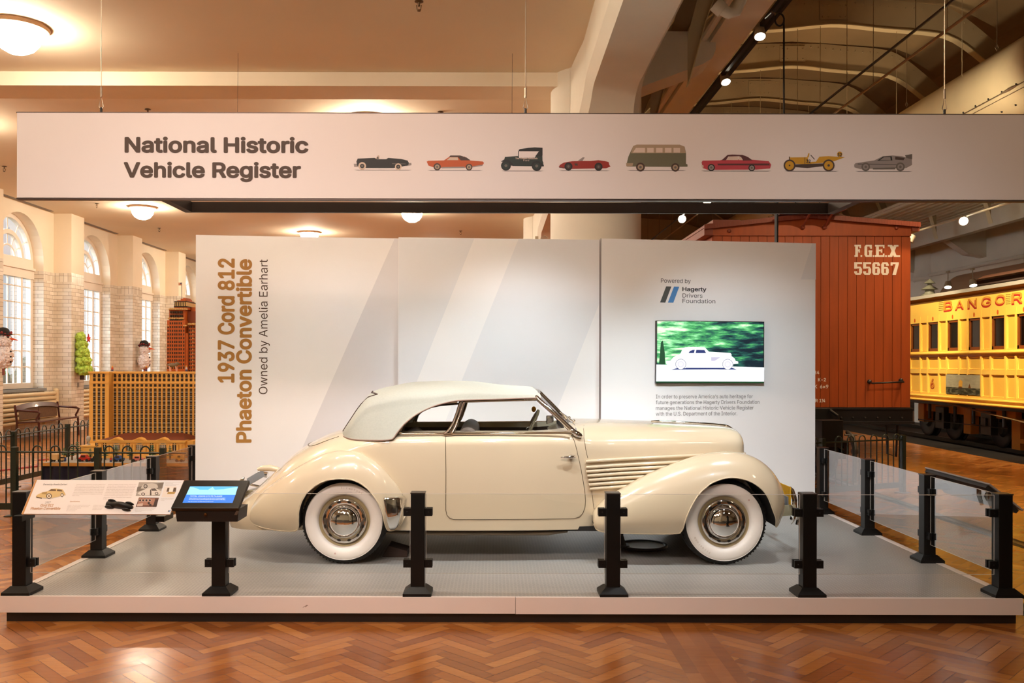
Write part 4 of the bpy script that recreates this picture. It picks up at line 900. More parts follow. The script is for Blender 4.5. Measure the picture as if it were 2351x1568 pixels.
MB().ball(swc + e2 * -.20 + ax * .045 if e2.z < 0 else swc + e2 * .20 + ax * .045, (.022, .022, .028), 12, 8).build('spinner_knob', mat('amber_plastic', '#d88a14', .25), st_, smooth=60)

# seams, door, trim
seamdk = mat('panel_gap', '#4b3a22', .6)
def on_side(u, z, s_, l=.0): return CP(u, s_ * (side_v(u, z) + l), z)
def near(px, py):
    """photograph pixel on the near body side -> (u, z)"""
    v = -.75
    for _ in range(6):
        u, z = U(px, v), Zc(py, v); v = -side_v(u, min(z, TOP(u) - .004))
    return u, z
door = [near(x, y) for x, y in ((1024.7, 997.5), (1024.4, 1080), (1024.4, 1172), (1027, 1183), (1033, 1190), (1043, 1193), (1100, 1193), (1200, 1192), (1320, 1189.5), (1331, 1187), (1339, 1178), (1343.5, 1165), (1345, 1150), (1343, 1125), (1337, 1090), (1331, 1060), (1324, 1030), (1318.5, 1010), (1312, 1000))]
def densify(pts, step=.02):
    out = []
    for (a, b_), (c, d) in zip(pts, pts[1:]):
        k = max(1, int(math.hypot(c - a, d - b_) / step)); out += [(a + (c - a) * i / k, b_ + (d - b_) * i / k) for i in range(k)]
    return out + [pts[-1]]
dd = densify(door)
for s_ in (-1, 1):
    # door skin, standing a hair proud of the body
    zz = np.linspace(min(p[1] for p in door) + .004, 1.082, 26); dm = MB(); rows = []
    for z in zz:
        lo = [p[0] for p in dd if p[0] < .1]; 
        left = max((-.41, *[u for u, z2 in dd if u < -.2 and abs(z2 - z) < .03])) if z < .37 else near(1024.7, 1080)[0]
        # bounds from the outline at this height
        ls = [(u1 + (u2 - u1) * (z - z1) / (z2 - z1)) for (u1, z1), (u2, z2) in zip(door, door[1:]) if (z1 - z) * (z2 - z) <= 0 and abs(z2 - z1) > 1e-6]
        if len(ls) < 2: ls = [near(1024.7, 1000)[0], near(1312, 1000)[0]]
        a, c = min(ls), max(ls); rows.append([on_side(a + .003 + (c - a - .006) * i / 24, z, s_, .003) for i in range(25)])
    dm.grid(rows); dr = dm.build('door', paint, car, smooth=50)
    MB().tube([on_side(u, z, s_, .0015) for u, z in dd], .0022, 5).build('door_gap', seamdk, dr)
    hb = MB(); hu, hz = near(1311, 1047.5)
    hb.tube([on_side(hu, hz, s_, 0), on_side(hu, hz, s_, .04)], [.02, .014], 10); hb.tube([on_side(hu + .032, hz, s_, .042), on_side(hu - .0, hz, s_, .046), on_side(hu - .06, hz - .001, s_, .046), on_side(hu - .09, hz - .003, s_, .043)], [.012, .014, .009, .005], 10)
    hb.build('door_handle', chrome, dr, smooth=60)
    l1 = densify([near(x, y) for x, y in ((1341, 975), (1340, 985), (1341, 1005), (1345, 1030), (1350, 1052))])
    MB().tube([on_side(u, z, s_, .0005) for u, z in l1], .0021, 5).build('hood_gap', seamdk, car)
    l2 = densify([near(x, y) for x, y in ((1359, 1123), (1362, 1150), (1365, 1172))]); MB().tube([on_side(u, z, s_, .0005) for u, z in l2], .0021, 5).build('cowl_gap', seamdk, car)
# boot lid seam on the tail
tl_ = MB(); pts = []
for i in range(40):
    a = PI * i / 39; u = -1.36 - .34 * math.sin(a) ** .5; v = -.47 * math.cos(a)
    W, zm, zt, n_ = WID(u), MID(u), TOP(u), EXP(u); pts.append(CP(u, v, zm + (zt - zm) * max(0, 1 - (abs(v) / W) ** n_) ** (1 / n_) + .001))
tl_.tube(pts, .003, 5); tl_.build('boot_lid_gap', seamdk, car)
# louvres along the hood and round the nose
for k in range(7):
    zl = (.855, .805, .770, .733, .695, .657, .620)[k]; u0 = U((1343, 1343.5, 1344, 1347, 1349.5, 1350.5, 1353)[k], -.63); pts = []
    uu = list(np.linspace(u0, 2.08, 26)) + [2.13, 2.17, 2.2, 2.22, 2.232]
    f_ = lambda u: zl + .030 * (u - .75) / .9 if u < 1.8 else zl + .035 - .01 * (u - 1.8)
    pts = [CP(u, -(side_v(u, f_(u)) + .021), f_(u)) for u in uu]
    nose = [CP(2.245, v, f_(2.24)) for v in (-.14, 0, .14)]
    full = pts + nose + [CP(p.x, 2 * CY - p.y - CY, p.z - DECK) for p in pts[::-1]]
    rr = [.011] + [.0145] * (len(full) - 2) + [.011]
    MB().tube(full, rr, 8, flat=.9).build('louvre_bar', paint, car, smooth=70)
lb = MB()
for s_ in (-1, 1):
    lb.grid([[CP(u, s_ * (side_v(u, z) + .002), z) for u in np.linspace(.775, 2.2, 40)] for z in np.linspace(.60, .885, 8)])
lb.build('louvre_recess', paint, car, smooth=50)
hs = MB(); hs.tube([CP(u, 0, TOP(u) + .004) for u in np.linspace(1.44, 2.19, 20)], [.004] + [.012] * 18 + [.004], 8); hs.build('hood_strip', chrome, car, smooth=60)

# fenders
def tabs(pts, v): return [(U(x, v), Zc(y, v)) for x, y in pts]
ft = tabs([(1361.5, 1184), (1363, 1177), (1367, 1169), (1376.6, 1157), (1391.9, 1141.6), (1409.8, 1130), (1432.7, 1118.7), (1463.3, 1100.8), (1494, 1085.5), (1524.6, 1072.7), (1555.2, 1061.2), (1593.5, 1048.5), (1631.8, 1039.5), (1670, 1036.5), (1695.6, 1037.8), (1721, 1043.4), (1746.7, 1054.9), (1772.2, 1075.3), (1790, 1098.2), (1800, 1118.7), (1805.4, 1144), (1807.2, 1164.6)], -.72)
fb = tabs([(1361.5, 1186), (1364, 1200), (1370, 1214), (1376, 1219.5), (1400, 1223), (1504, 1224.6), (1555, 1222.8), (1562, 1219), (1566, 1211), (1569, 1196), (1574, 1179), (1583, 1159), (1594, 1140), (1606, 1125), (1619, 1114), (1632, 1105), (1657, 1096), (1678, 1093.5), (1698, 1095.5), (1721, 1103), (1744, 1118.7), (1759.5, 1139), (1772, 1169.7), (1780, 1187.6), (1785, 1206), (1788.7, 1210.5), (1798, 1200), (1804, 1185), (1807.2, 1166)], -.82)
rt = tabs([(553, 1193), (556, 1178), (565, 1163), (580, 1147), (600, 1129), (630, 1107), (660, 1087), (690, 1069), (720, 1053), (750, 1041), (783.6, 1034.6), (818.8, 1036), (848, 1048), (877.4, 1068), (901, 1094.8), (918.5, 1118), (929, 1142), (932.5, 1177)], -.72)
rb2 = tabs([(553, 1195), (556, 1206), (569, 1213.6), (599, 1219.5), (643, 1223), (672, 1221.5), (683, 1217), (687, 1209), (688.5, 1190), (690, 1172), (695.5, 1153), (702, 1140), (710, 1129), (730.7, 1112), (757, 1100.6), (789.4, 1097.7), (818.8, 1102), (845, 1118), (865.7, 1141.7), (880.4, 1171), (886, 1197.4), (890.6, 1215), (898, 1218.6), (910, 1216.6), (924, 1200), (932.5, 1179)], -.82)
def mono(t):
    out = [t[0]]
    for p in t[1:]:
        out.append((max(p[0], out[-1][0] + .0008), p[1]))
    return out
def smooth_line(pts, k=4):
    out = []; q = [pts[0]] + list(pts) + [pts[-1]]
    for i in range(1, len(q) - 2):
        p0, p1, p2, p3 = q[i - 1], q[i], q[i + 1], q[i + 2]
        for j in range(k):
            t = j / k; out.append(tuple(.5 * (2 * p1[d] + (p2[d] - p0[d]) * t + (2 * p0[d] - 5 * p1[d] + 4 * p2[d] - p3[d]) * t * t + (3 * p1[d] - p0[d] - 3 * p2[d] + p3[d]) * t ** 3) for d in (0, 1)))
    return out + [pts[-1]]
def fender(top, bot, vo, vi, full, name, s_):
    bot = smooth_line(mono(bot)); ft_, fb_ = pchip(mono(top)), linear(mono(bot)); u0, u1 = max(top[0][0], bot[0][0]), min(top[-1][0], bot[-1][0])
    st = sorted(set(list(np.linspace(u0, u1, 90)) + [p[0] for p in bot if u0 < p[0] < u1] + [u0 + (u1 - u0) * (1 - math.cos(PI * i / 40)) / 2 for i in range(41)]))
    m = MB(); rows = []; edge_ = []; inner = []
    for u in st:
        zt, zb = ft_(u), fb_(u)
        if zt - zb < .004: zt, zb = (zt + zb) / 2 + .002, (zt + zb) / 2 - .002
        zf = min(full(u), zb); zw = zf + .38 * (zt - zf); o, i_ = vo(u), vi(u); c = i_ + (o - i_) * .52; n_ = 2.25; row = []
        for k in range(7):
            z = zw + (zt - zw) * math.sin(PI / 2 * k / 7); row.append((c - (c - i_) * max(0, 1 - ((z - zw) / (zt - zw)) ** n_) ** (1 / n_), z))
        row.append((c, zt))
        for k in range(1, 19):
            z = zb + (zt - zb) * math.cos(PI / 2 * k / 18)
            if z >= zw: v = c + (o - c) * max(0, 1 - ((z - zw) / (zt - zw)) ** n_) ** (1 / n_)
            else: v = o - .075 * ((zw - z) / max(zw - zf, .02)) ** 2.4 * min(1, (zw - zf) / .1)
            row.append((v, z))
        rows.append([CP(u, s_ * v, z) for v, z in row]); edge_.append(rows[-1][-1]); inner.append(CP(u, s_ * max(.30, min(i_, row[-1][0]) - .12), row[-1][1]))
    m.grid(rows); f = m.build(name, paint, car, smooth=60)
    w_ = MB(); w_.grid([[a + Vector((0, -s_ * -.0, 0)) for a in edge_], inner]); w_.build('wheel_well', mat('wheel_well_black', '#0d0b0a', .8), f, smooth=40)
    MB().tube(edge_[1:-1], .006, 6).build('fender_bead', paint, f, smooth=60)
    return f, ft_, fb_
fvo = pchip([(.80, .72), (.84, .80), (.92, .855), (1.1, .885), (1.5, .9), (2.1, .9), (2.3, .87), (2.4, .80), (2.47, .68)])
fvi = pchip([(.80, .60), (1.0, .56), (1.4, .48), (1.8, .42), (2.2, .40), (2.36, .42), (2.47, .50)])
ffull = pchip([(.80, .34), (.9, .275), (1.9, .26), (2.3, .30), (2.47, .45)])
rvo = pchip([(-2.20, .45), (-2.15, .56), (-2.05, .68), (-1.9, .78), (-1.65, .87), (-1.3, .905), (-.95, .90), (-.82, .86), (-.74, .79)])
rvi = pchip([(-2.20, .20), (-2.0, .30), (-1.6, .45), (-1.2, .60), (-.9, .68), (-.74, .70)])
rfull = pchip([(-2.20, .36), (-2.05, .29), (-1.9, .27), (-.9, .27), (-.74, .34)])
for s_ in (-1, 1):
    fender(ft, fb, fvo, fvi, ffull, 'front_fender', s_)
    rf, rft, rfb = fender(rt, rb2, rvo, rvi, rfull, 'rear_fender', s_)
    # chrome stone guard low on the front of the rear fender
    g_ = MB(); rows = []
    zs = np.linspace(Zc(1217, -.86), Zc(1142, -.86), 14)
    for z in zs:
        k = (z - zs[0]) / (zs[-1] - zs[0]); ul = U(896 - 13.5 * k ** .7 , -.86); ur = U(905 + 25 * k ** .55 if k < .97 else 926, -.86); row = []
        for i in range(9):
            u = ul + (ur - ul) * i / 8; zt = rft(u); zf = rfull(u); zw = zf + .38 * (zt - zf); o, i_ = rvo(u), rvi(u); c = i_ + (o - i_) * .52
            if z >= zw: v = c + (o - c) * max(0, 1 - (min(z, zt - .001) - zw) ** 2.25 / (zt - zw) ** 2.25) ** (1 / 2.25)
            else: v = o - .075 * ((zw - z) / max(zw - zf, .02)) ** 2.4
            row.append(CP(u, s_ * (v + .008), z))
        rows.append(row)
    g_.grid(rows); so = g_.build('stone_guard', chrome, rf, smooth=60); sd = so.modifiers.new('thickness', 'SOLIDIFY'); sd.thickness = .006

# wheels
whitewall = mat('whitewall_rubber', '#f6ebe2', .45); rimcream = mat('rim_cream', (.56, .43, .23), .35, coat=.5)
def car_wheel(u, s_, red=None):
    c = CP(u, 0, .36); L = lambda prof: [(r_, s_ * h) for r_, h in prof]
    t_ = MB().lathe(L([(.322, .785), (.336, .778), (.350, .760), (.3575, .735), (.360, .70), (.3575, .665), (.350, .64), (.33, .62), (.28, .615), (.22, .62)]), c, 'y', 64)
    for j in range(72):
        a = 2 * PI * j / 72; d = Vector((math.cos(a), 0, math.sin(a))); tt = Vector((-math.sin(a), 0, math.cos(a)))
        t_.obox(c + d * .3535 + Vector((0, s_ * .750, 0)), tt * .0045, d * .0035, Vector((0, .010, 0)))
    tyre = t_.build('wheel', rubber, car, smooth=50)
    MB().lathe(L([(.215, .755), (.224, .770), (.232, .780), (.255, .790), (.28, .793), (.305, .792), (.318, .788), (.3225, .784), (.323, .77)]), c, 'y', 64).build('whitewall', whitewall, tyre, smooth=60)
    MB().lathe(L([(.319, .7885), (.3215, .7905), (.324, .786)]), c, 'y', 64).build('sidewall_rib', whitewall, tyre, smooth=60)
    MB().lathe(L([(.17, .72), (.188, .735), (.205, .742), (.217, .752), (.223, .768), (.227, .772), (.2275, .76)]), c, 'y', 56).build('rim', rimcream, tyre, smooth=60)
    MB().lathe(L([(.190, .735), (.1895, .752), (.186, .766), (.180, .772), (.165, .772), (.150, .770), (.141, .768), (.137, .774), (.1335, .784), (.130, .788), (.126, .783), (.1235, .784), (.12, .792), (.105, .806), (.08, .819), (.05, .827), (.02, .830), (0, .831)]), c, 'y', 64).build('hubcap', chrome, tyre, smooth=60)
    h_ = MB()
    for j in range(12):
        a = 2 * PI * (j + .5) / 12; d = Vector((math.cos(a), 0, math.sin(a))); tt = Vector((-math.sin(a), 0, math.cos(a)))
        h_.poly([c + d * .1635 + tt * (.0165 * math.cos(q_)) + d * (.010 * math.sin(q_)) + Vector((0, s_ * .7735, 0)) for q_ in [2 * PI * k / 14 for k in range(14)]])
    h_.build('hubcap_vent', blackmetal, tyre)
    wr = MB()
    def arc_text(s2, a0, r_, ch):
        for i, cch in enumerate(s2):
            a = a0 - i * ch / r_; d = Vector((math.cos(a), 0, math.sin(a))); tt = Vector((math.sin(a), 0, -math.cos(a)))
            if cch == ' ': continue
            wr_o = c + d * r_ + Vector((0, s_ * .7935, 0)); write(wr, cch, wr_o - tt * ch * .35, tt, d, None, ch * .85, bold=.01, res=1)
    if s_ < 0:
        arc_text('Firestone', 1.62 if u < 0 else -2.05, .272, .021)
        wr.build('sidewall_lettering', mat('raised_letter', '#d2c2b2', .6), tyre)
        a = -1.83 if u < 0 else .75; d = Vector((math.cos(a), 0, math.sin(a)))
        MB().lathe([(.004, -.7955), (.0065, -.7955)], c + d * .275, 'y', 10).build('red_valve_mark', mat('red_mark', '#b03a28', .5), tyre)
for u in (U(790, -.79), U(1664.5, -.79)):
    for s_ in (-1, 1): car_wheel(u, s_)

# fabric top
TZ = pchip([(-1.365, 1.065), (-1.177, 1.344), (-1.097, 1.432), (-.924, 1.479), (-.747, 1.509), (-.39, 1.521), (-.213, 1.517), (-.036, 1.496), (.177, 1.476), (.317, 1.470), (.366, 1.455), (.392, 1.425)])
TE = pchip([(-1.365, 1.058), (-1.3, 1.042), (-1.15, 1.032), (-.96, 1.034), (-.858, 1.046), (-.835, 1.077), (-.805, 1.12), (-.745, 1.186), (-.64, 1.262), (-.475, 1.332), (-.3, 1.366), (.011, 1.377), (.351, 1.388), (.392, 1.386)])
TP = pchip([(-1.365, .30), (-1.345, .50), (-1.28, .74), (-1.2, .87), (-1.05, .965), (-.9, 1.0), (0, 1.0), (.3, .985), (.392, .95)])
def top_v(z): return .755 - .36 * max(0, z - 1.05)
fabric = mat('beige_canvas', (.40, .40, .345), .9, var=.04, scale=60, bump=.06, stretch=(1, 1, 1))
tst = sorted(set([round(x, 4) for x in np.concatenate([np.linspace(-1.365, -1.17, 9), np.linspace(-1.14, -.86, 9), np.linspace(-.86, -.62, 16), np.linspace(-.58, .392, 24)])]))
tm_ = MB(); rows = []; edges = {-1: [], 1: []}
for u in tst:
    ze, zt, p = TE(u), TZ(u), TP(u); zs_ = max(ze, zt - .17 if zt - ze > .2 else ze + .15 * (zt - ze)); half = []
    for k in range(8): z = ze + (zs_ - ze) * k / 8; half.append((top_v(z) * p + .006 * (k == 0), z))
    vs_ = top_v(zs_) * p
    for k in range(15): a = PI / 2 * k / 14; half.append((vs_ * math.cos(a) ** (2 / 2.5), zs_ + (zt - zs_) * math.sin(a) ** (2 / 2.5)))
    rows.append([CP(u, -v, z) for v, z in half] + [CP(u, v, z) for v, z in half[-2::-1]])
    edges[-1].append(rows[-1][0]); edges[1].append(rows[-1][-1])
tm_.grid(rows); n0 = len(rows[0]); tm_.f.append([(len(tst) - 1) * n0 + j for j in range(n0)]); tm_.m.append(0)
top = tm_.build('fabric_top', [fabric], car, smooth=50)
pip = mat('brown_piping', '#8b6f60', .7)
for s_ in (-1, 1): MB().tube([p + Vector((0, s_ * .003, 0)) for p in edges[s_]], .0065, 6).build('piping', pip, top, smooth=60)
# rear window flap seams
for s_ in (-1, 1):
    fs = MB()
    def tp(u, v):
        ze, zt, p = TE(u), TZ(u), TP(u); zs_ = max(ze, zt - .17 if zt - ze > .2 else ze + .15 * (zt - ze)); vs_ = top_v(zs_) * p
        return CP(u, s_ * v, zs_ + (zt - zs_) * max(0, 1 - (min(abs(v), vs_) / vs_) ** 2.5) ** (1 / 2.5) + .004)
    fs.tube([tp(-1.10, .22), tp(-1.09, .36), tp(-1.05, .46), tp(-1.02, .52)], .006, 6); fs.tube([tp(-1.02, .52), tp(-1.10, .50), tp(-1.17, .44)], .005, 6)
    fs.tube([tp(u, .44 - .10 * (u + 1.17) / -.19) for u in np.linspace(-1.17, -1.345, 8)], .005, 6)
    fs.build('flap_piping', mat('flap_dark_piping', '#3f2c28', .7), top, smooth=60)
MB().ball(CP(U(868, -.52), -.535, Zc(919, -.52)), .010).ball(CP(U(868, -.52), .535, Zc(919, -.52)), .010).build('snap_stud', chrome, top, smooth=60)

# window frames, pillars, windscreen
def fv(z): return top_v(z) - .022
def FP(px, py, s_, off=0.0):
    v = -.66
    for _ in range(5): z = Zc(py, v); v = -fv(z)
    return CP(U(px, v), s_ * (-v + off), z)
wg = glass('car_window_glass', (.97, .98, .97), .8)
for s_ in (-1, 1):
    q = [FP(x, y, s_) for x, y in ((915, 993), (920.5, 985), (925, 973), (932, 961), (943, 950), (957, 941), (974, 934.5), (995, 929.3), (1020, 925), (1050, 922))]
    fr = MB().tube(q, .0115, 8, flat=1.2); fr.tube([q[0], FP(926, 996.5, s_), FP(1022, 996, s_)], .0105, 8); f_ = fr.build('quarter_window_frame', chromedark, car, smooth=60)
    q2 = [FP(x, y, s_, -.03) for x, y in ((922, 992), (928, 976), (936, 963), (948, 952), (965, 943), (985, 936.5), (1010, 931), (1056, 927.0))]
    MB().tube(q2, .008, 6).build('inner_frame', mat('inner_dark_bronze', '#3a2b20', .3, .5), f_, smooth=60)
    MB().poly([FP(x, y, s_, -.012) for x, y in ((918, 994), (925, 976), (933, 962), (945, 950), (965, 939), (990, 932), (1020, 927), (1050, 924), (1024, 994))]).build('pane', wg, f_)
    pl = MB(); pl.tube([FP(1058, 921, s_), FP(1050, 948, s_), FP(1041, 972, s_), FP(1031, 989, s_), FP(1021, 999, s_)], [.013, .013, .013, .016, .018], 8); pl.tube([FP(1066, 920, s_), FP(1057, 950, s_), FP(1046, 980, s_), FP(1037, 996.5, s_)], .014, 8)
    pl.tube([FP(1019, 998, s_, .006), FP(1040, 996.5, s_, .006)], .013, 8); pl.build('door_pillar', chromedark, car, smooth=60)
    dw = MB().tube([FP(1068, 922, s_), FP(1140, 919.5, s_), FP(1232, 917, s_)], .0105, 8, flat=1.3); dw.tube([FP(1040, 996, s_), FP(1150, 995, s_), FP(1297, 993.5, s_), FP(1312, 995, s_)], .0105, 8, flat=1.3); f2 = dw.build('door_window_frame', chromedark, car, smooth=60)
    MB().poly([FP(x, y, s_, -.012) for x, y in ((1072, 923), (1230, 918), (1296, 993), (1043, 995))]).build('pane', wg, f2)
    A = [CP(.352, s_ * .612, 1.400), CP(.372, s_ * .622, 1.374), CP(.53, s_ * .655, 1.235), CP(.655, s_ * .68, 1.118), CP(.70, s_ * .688, 1.085)]
    ap = MB().tube(A, [.016, .020, .020, .021, .02], 10); ap.tube([CP(.64, s_ * .685, 1.12), CP(.695, s_ * .69, 1.085), CP(.725, s_ * .690, 1.073), CP(.738, s_ * .690, 1.069)], [.018, .028, .02, .006], 10)
    ap.build('windscreen_pillar', chrome, car, smooth=60)
    MB().tube([CP(.40, s_ * .585, 1.355), CP(.52, s_ * .61, 1.24), CP(.63, s_ * .63, 1.12)], .012, 8).build('inner_pillar', mat('inner_red_brown', '#6a2f22', .4), car, smooth=60)
    ws = MB().tube([CP(.352, s_ * .612, 1.398), CP(.385, s_ * .35, 1.425), CP(.405, 0, 1.43)], .014, 8); ws.tube([CP(.69, s_ * .685, 1.09), CP(.70, s_ * .4, 1.14), CP(.665, 0, 1.165)], .010, 8)
    wf = ws.build('windscreen_frame', chrome, car, smooth=60)
    MB().poly([CP(.37, s_ * .615, 1.385), CP(.405, 0, 1.425), CP(.665, 0, 1.165), CP(.695, s_ * .685, 1.09)]).build('pane', wg, wf)
MB().tube([CP(.400, 0, 1.432), CP(.53, 0, 1.305), CP(.668, 0, 1.16)], .014, 8).build('windscreen_divider', chrome, car, smooth=60)
wp = MB()
for v in (-.25, .25): wp.tube([CP(.70, v, 1.165), CP(.665, v, 1.19), CP(.60, v * 1.2, 1.235), CP(.57, v * 1.3, 1.255)], .006, 6); wp.ball(CP(.705, v, 1.17), .014)
wp.build('wiper', chrome, car, smooth=60)
MB().box(.50, .575, CY + .50, CY + .56, DECK + 1.075, DECK + 1.175).build('vent_lever', chrome, car, bevel=.01)
# bumpers, plate, lamp, pipes
def bump(u, name, sgn):
    m = MB(); pts = [CP(u - sgn * .16 * (abs(v) / .82) ** 3, v, .40) for v in np.linspace(-.80, .80, 25)]
    m.grid([[p + Vector((sgn * x, 0, z)) for x, z in ((0, -.055), (.018, -.03), (.024, 0), (.018, .03), (0, .055))] for p in pts])
    for v in (-.30, .30):
        m.tube([CP(u + sgn * .02, v, .30), CP(u + sgn * .045, v, .38), CP(u + sgn * .045, v, .48), CP(u + sgn * .02, v, .56), CP(u, v, .59)], [.018, .024, .024, .022, .010], 10)
    o = m.build(name, chrome, car, smooth=60); sd = o.modifiers.new('thickness', 'SOLIDIFY'); sd.thickness = .006
    a = MB()
    for v in (-.42, .42): a.obox(CP(u - sgn * .14, v, .395), Vector((sgn * .15, 0, .012)), Vector((0, .012, 0)), Vector((0, 0, .045)))
    a.build('bumper_arm', mat('arm_cream', (.55, .47, .30), .4), o)
    return o
fbm = bump(2.62, 'front_bumper', 1); bump(-2.40, 'rear_bumper', -1)
pts = [CP(2.575, -.52 + .0, .0)]
g_ = MB()
for s_ in (-1, 1): g_.tube([CP(2.60, s_ * .56, .30), CP(2.63, s_ * .56, .40), CP(2.63, s_ * .56, .50), CP(2.61, s_ * .56, .58)], [.016, .024, .022, .006], 10)
g_.build('bumper_guard', chrome, fbm, smooth=60)
MB().box(2.56, 2.572, CY - .42, CY - .20, DECK + .40, DECK + .52).build('plate_bracket', mat('bracket_grey', '#7e8288', .4), fbm)
npm = MB(); npm.use(0).obox(CP(2.575, -.31, .533), Vector((.004, 0, 0)), Vector((0, .15, 0)), Vector((0, 0, .078)))
np_ = npm.build('number_plate', [mat('plate_yellow', '#e0a818', .5, var=.1, scale=30)], car)
tm2 = MB(); o_ = CP(2.655, .14, .55); write(tm2, '37', CP(2.580, -.42, .50), (0, 1, 0), UPZ, .20, .06, lift=.001); tm2.build('plate_lettering', mat('plate_dark', '#6b4c10', .6), np_)
tp_ = MB().tube([CP(-1.98, 0, .695), CP(-2.08, 0, .715), CP(-2.15, 0, .71), CP(-2.19, 0, .70)], [.022, .030, .026, .014], 12); tp_.build('boot_handle', paint, car, smooth=60)
lg = MB()
lg.obox(CP(-2.26, .20, .60), Vector((.05, 0, .03)), Vector((0, .10, 0)), Vector((-.01, 0, .03))); lb2 = lg.build('rear_plate_bracket', mat('bracket_grey', '#7e8288', .4), car)
tl2 = MB()
for s_ in (-1, 1): tl2.tube([CP(-2.20, s_ * .40, .60), CP(-2.28, s_ * .40, .615), CP(-2.31, s_ * .40, .61)], [.03, .028, .01], 10); tl2.tube([CP(-2.25, s_ * .30, .50), CP(-2.36, s_ * .28, .53), CP(-2.40, s_ * .28, .50)], .012, 8)
tl2.build('tail_lamp', chrome, car, smooth=60)
ex = MB(); ex.use(0).tube([CP(-1.0, -.60, .235), CP(-.6, -.64, .240), CP(-.55, -.64, .240), CP(.45, -.64, .242), CP(.62, -.6, .25)], [.014, .016, .022, .022, .012], 10); ex.build('exhaust_pipe', mat('exhaust_brown', '#7a6a58', .5, .4), car, smooth=60)
un = MB().box(-1.9, 2.0, CY - .45, CY + .45, DECK + .26, DECK + .36); un.box(-1.0, .9, CY - .66, CY + .66, DECK + .262, DECK + .30); un.tube([CP(1.91, -.62, .36), CP(1.91, .62, .36)], .05, 8).tube([CP(-1.26, -.62, .36), CP(-1.26, .62, .36)], .04, 8)
un.tube([CP(2.0, -.62, .36), CP(2.26, -.5, .34)], .03, 8)
un.build('chassis', mat('chassis_black', '#120f0d', .7), car)
for s_ in (-1, 1):
    bkm = MB().obox(CP(2.20, s_ * .62, .40), Vector((.10, 0, -.04)), Vector((0, .012, 0)), Vector((.02, 0, .10))); bkm.tube([CP(2.245, s_ * .66, .40 + .0) + Vector((.03 * math.cos(a), 0, .04 * math.sin(a))) for a in [2 * PI * j / 16 for j in range(16)]], .008, 6, closed=True)
    bkm.build('suspension_bracket', blackmetal, car)

# things under the car
dt = thing('drip_tray', 'white round drip tray with a dark rim on the deck under the hood', 'tray', CP(1.36, -.03, .0))
cdt = CP(1.36, -.03, 0)
MB().lathe([(0, .012), (.195, .012), (.20, .014)], cdt, 'z', 40).build('dish', mat('tray_white', '#efece6', .4), dt, smooth=40)
MB().lathe([(.19, 0), (.222, 0), (.228, .012), (.222, .026), (.205, .026), (.198, .014)], cdt, 'z', 40).build('rim', blackmetal, dt, smooth=40)
jk = thing('jack_stand', 'small dark jack stand under the car beside the drip tray', 'jack stand', CP(1.16, -.02, 0))
MB().frustum(1.16, CY - .02, DECK, DECK + .02, .07, .07).frustum(1.16, CY - .02, DECK + .02, DECK + .10, .045, .022).build('base', blackmetal, jk)
MB().box(1.14, 1.18, CY - .04, CY, DECK + .10, DECK + .26).build('column', blackmetal, jk)
ch = MB(); o_ = CP(-.86, -.40, 0); ch.prism([(o_.x - .12, o_.y - .10, DECK), (o_.x + .10, o_.y - .10, DECK), (o_.x + .10, o_.y - .10, DECK + .055), (o_.x - .06, o_.y - .10, DECK + .10)], (0, .22, 0))
tag(ch.build('wheel_chock', mat('chock_wood', '#3d2a22', .8, var=.2, scale=12, stretch=(1, 10, 10)), bevel=.004), 'dark wooden wheel chock on the deck behind the rear whitewall wheel', 'wheel chock')
# ---------------------------------------------------------------- ceiling globes, sprinklers, track heads
globe_m = mat('lit_globe', '#fff4e4', .4, emit=(1.0, .86, .66), estr=GLOBE_L)
gl_l = {(-5.71, 10.65): 'large lit ceiling globe at the top left corner', (-9.08, 22.97): 'lit ceiling globe above the brick pilasters by the tall windows', (-2.18, 23.3): 'lit ceiling globe just below the dark light trough', (-5.69, 27.3): 'lit ceiling globe just above the left wall panel',
        (-2.08, 14.6): 'lit ceiling globe hidden behind the banner by the printed convertible'}
def globe(x, y, lab):
    r = thing('ceiling_globe', lab, 'ceiling lamp', (x, y, WH), 'round ceiling globes of the aisle')
    MB().lathe([(0, -.001), (.355, -.001), (.36, -.02), (.345, -.05), (.30, -.06), (.27, -.05)], (x, y, WH), 'z', 40).build('rim', mat('globe_rim', '#c9a27c', .5), r, smooth=40)
    MB().lathe([(.265, -.045), (.275, -.09), (.25, -.19), (.19, -.27), (.10, -.32), (0, -.335)], (x, y, WH), 'z', 20).build('shade', globe_m, r, smooth=60)
for (x, y), lab in gl_l.items(): globe(x, y, lab)
for x, y in ((-9.0, 14.7), (-5.7, 18.9), (-2.1, 6.3), (-9.0, 6.3), (-5.7, 2.2), (-2.1, -2.0), (-2.1, 31.5), (-9.0, 31.5), (-5.7, 35.8)): globe(x, y, 'round lit aisle ceiling globe of the same row pattern')
brass = mat('sprinkler_brass', '#6b543c', .4, .6)
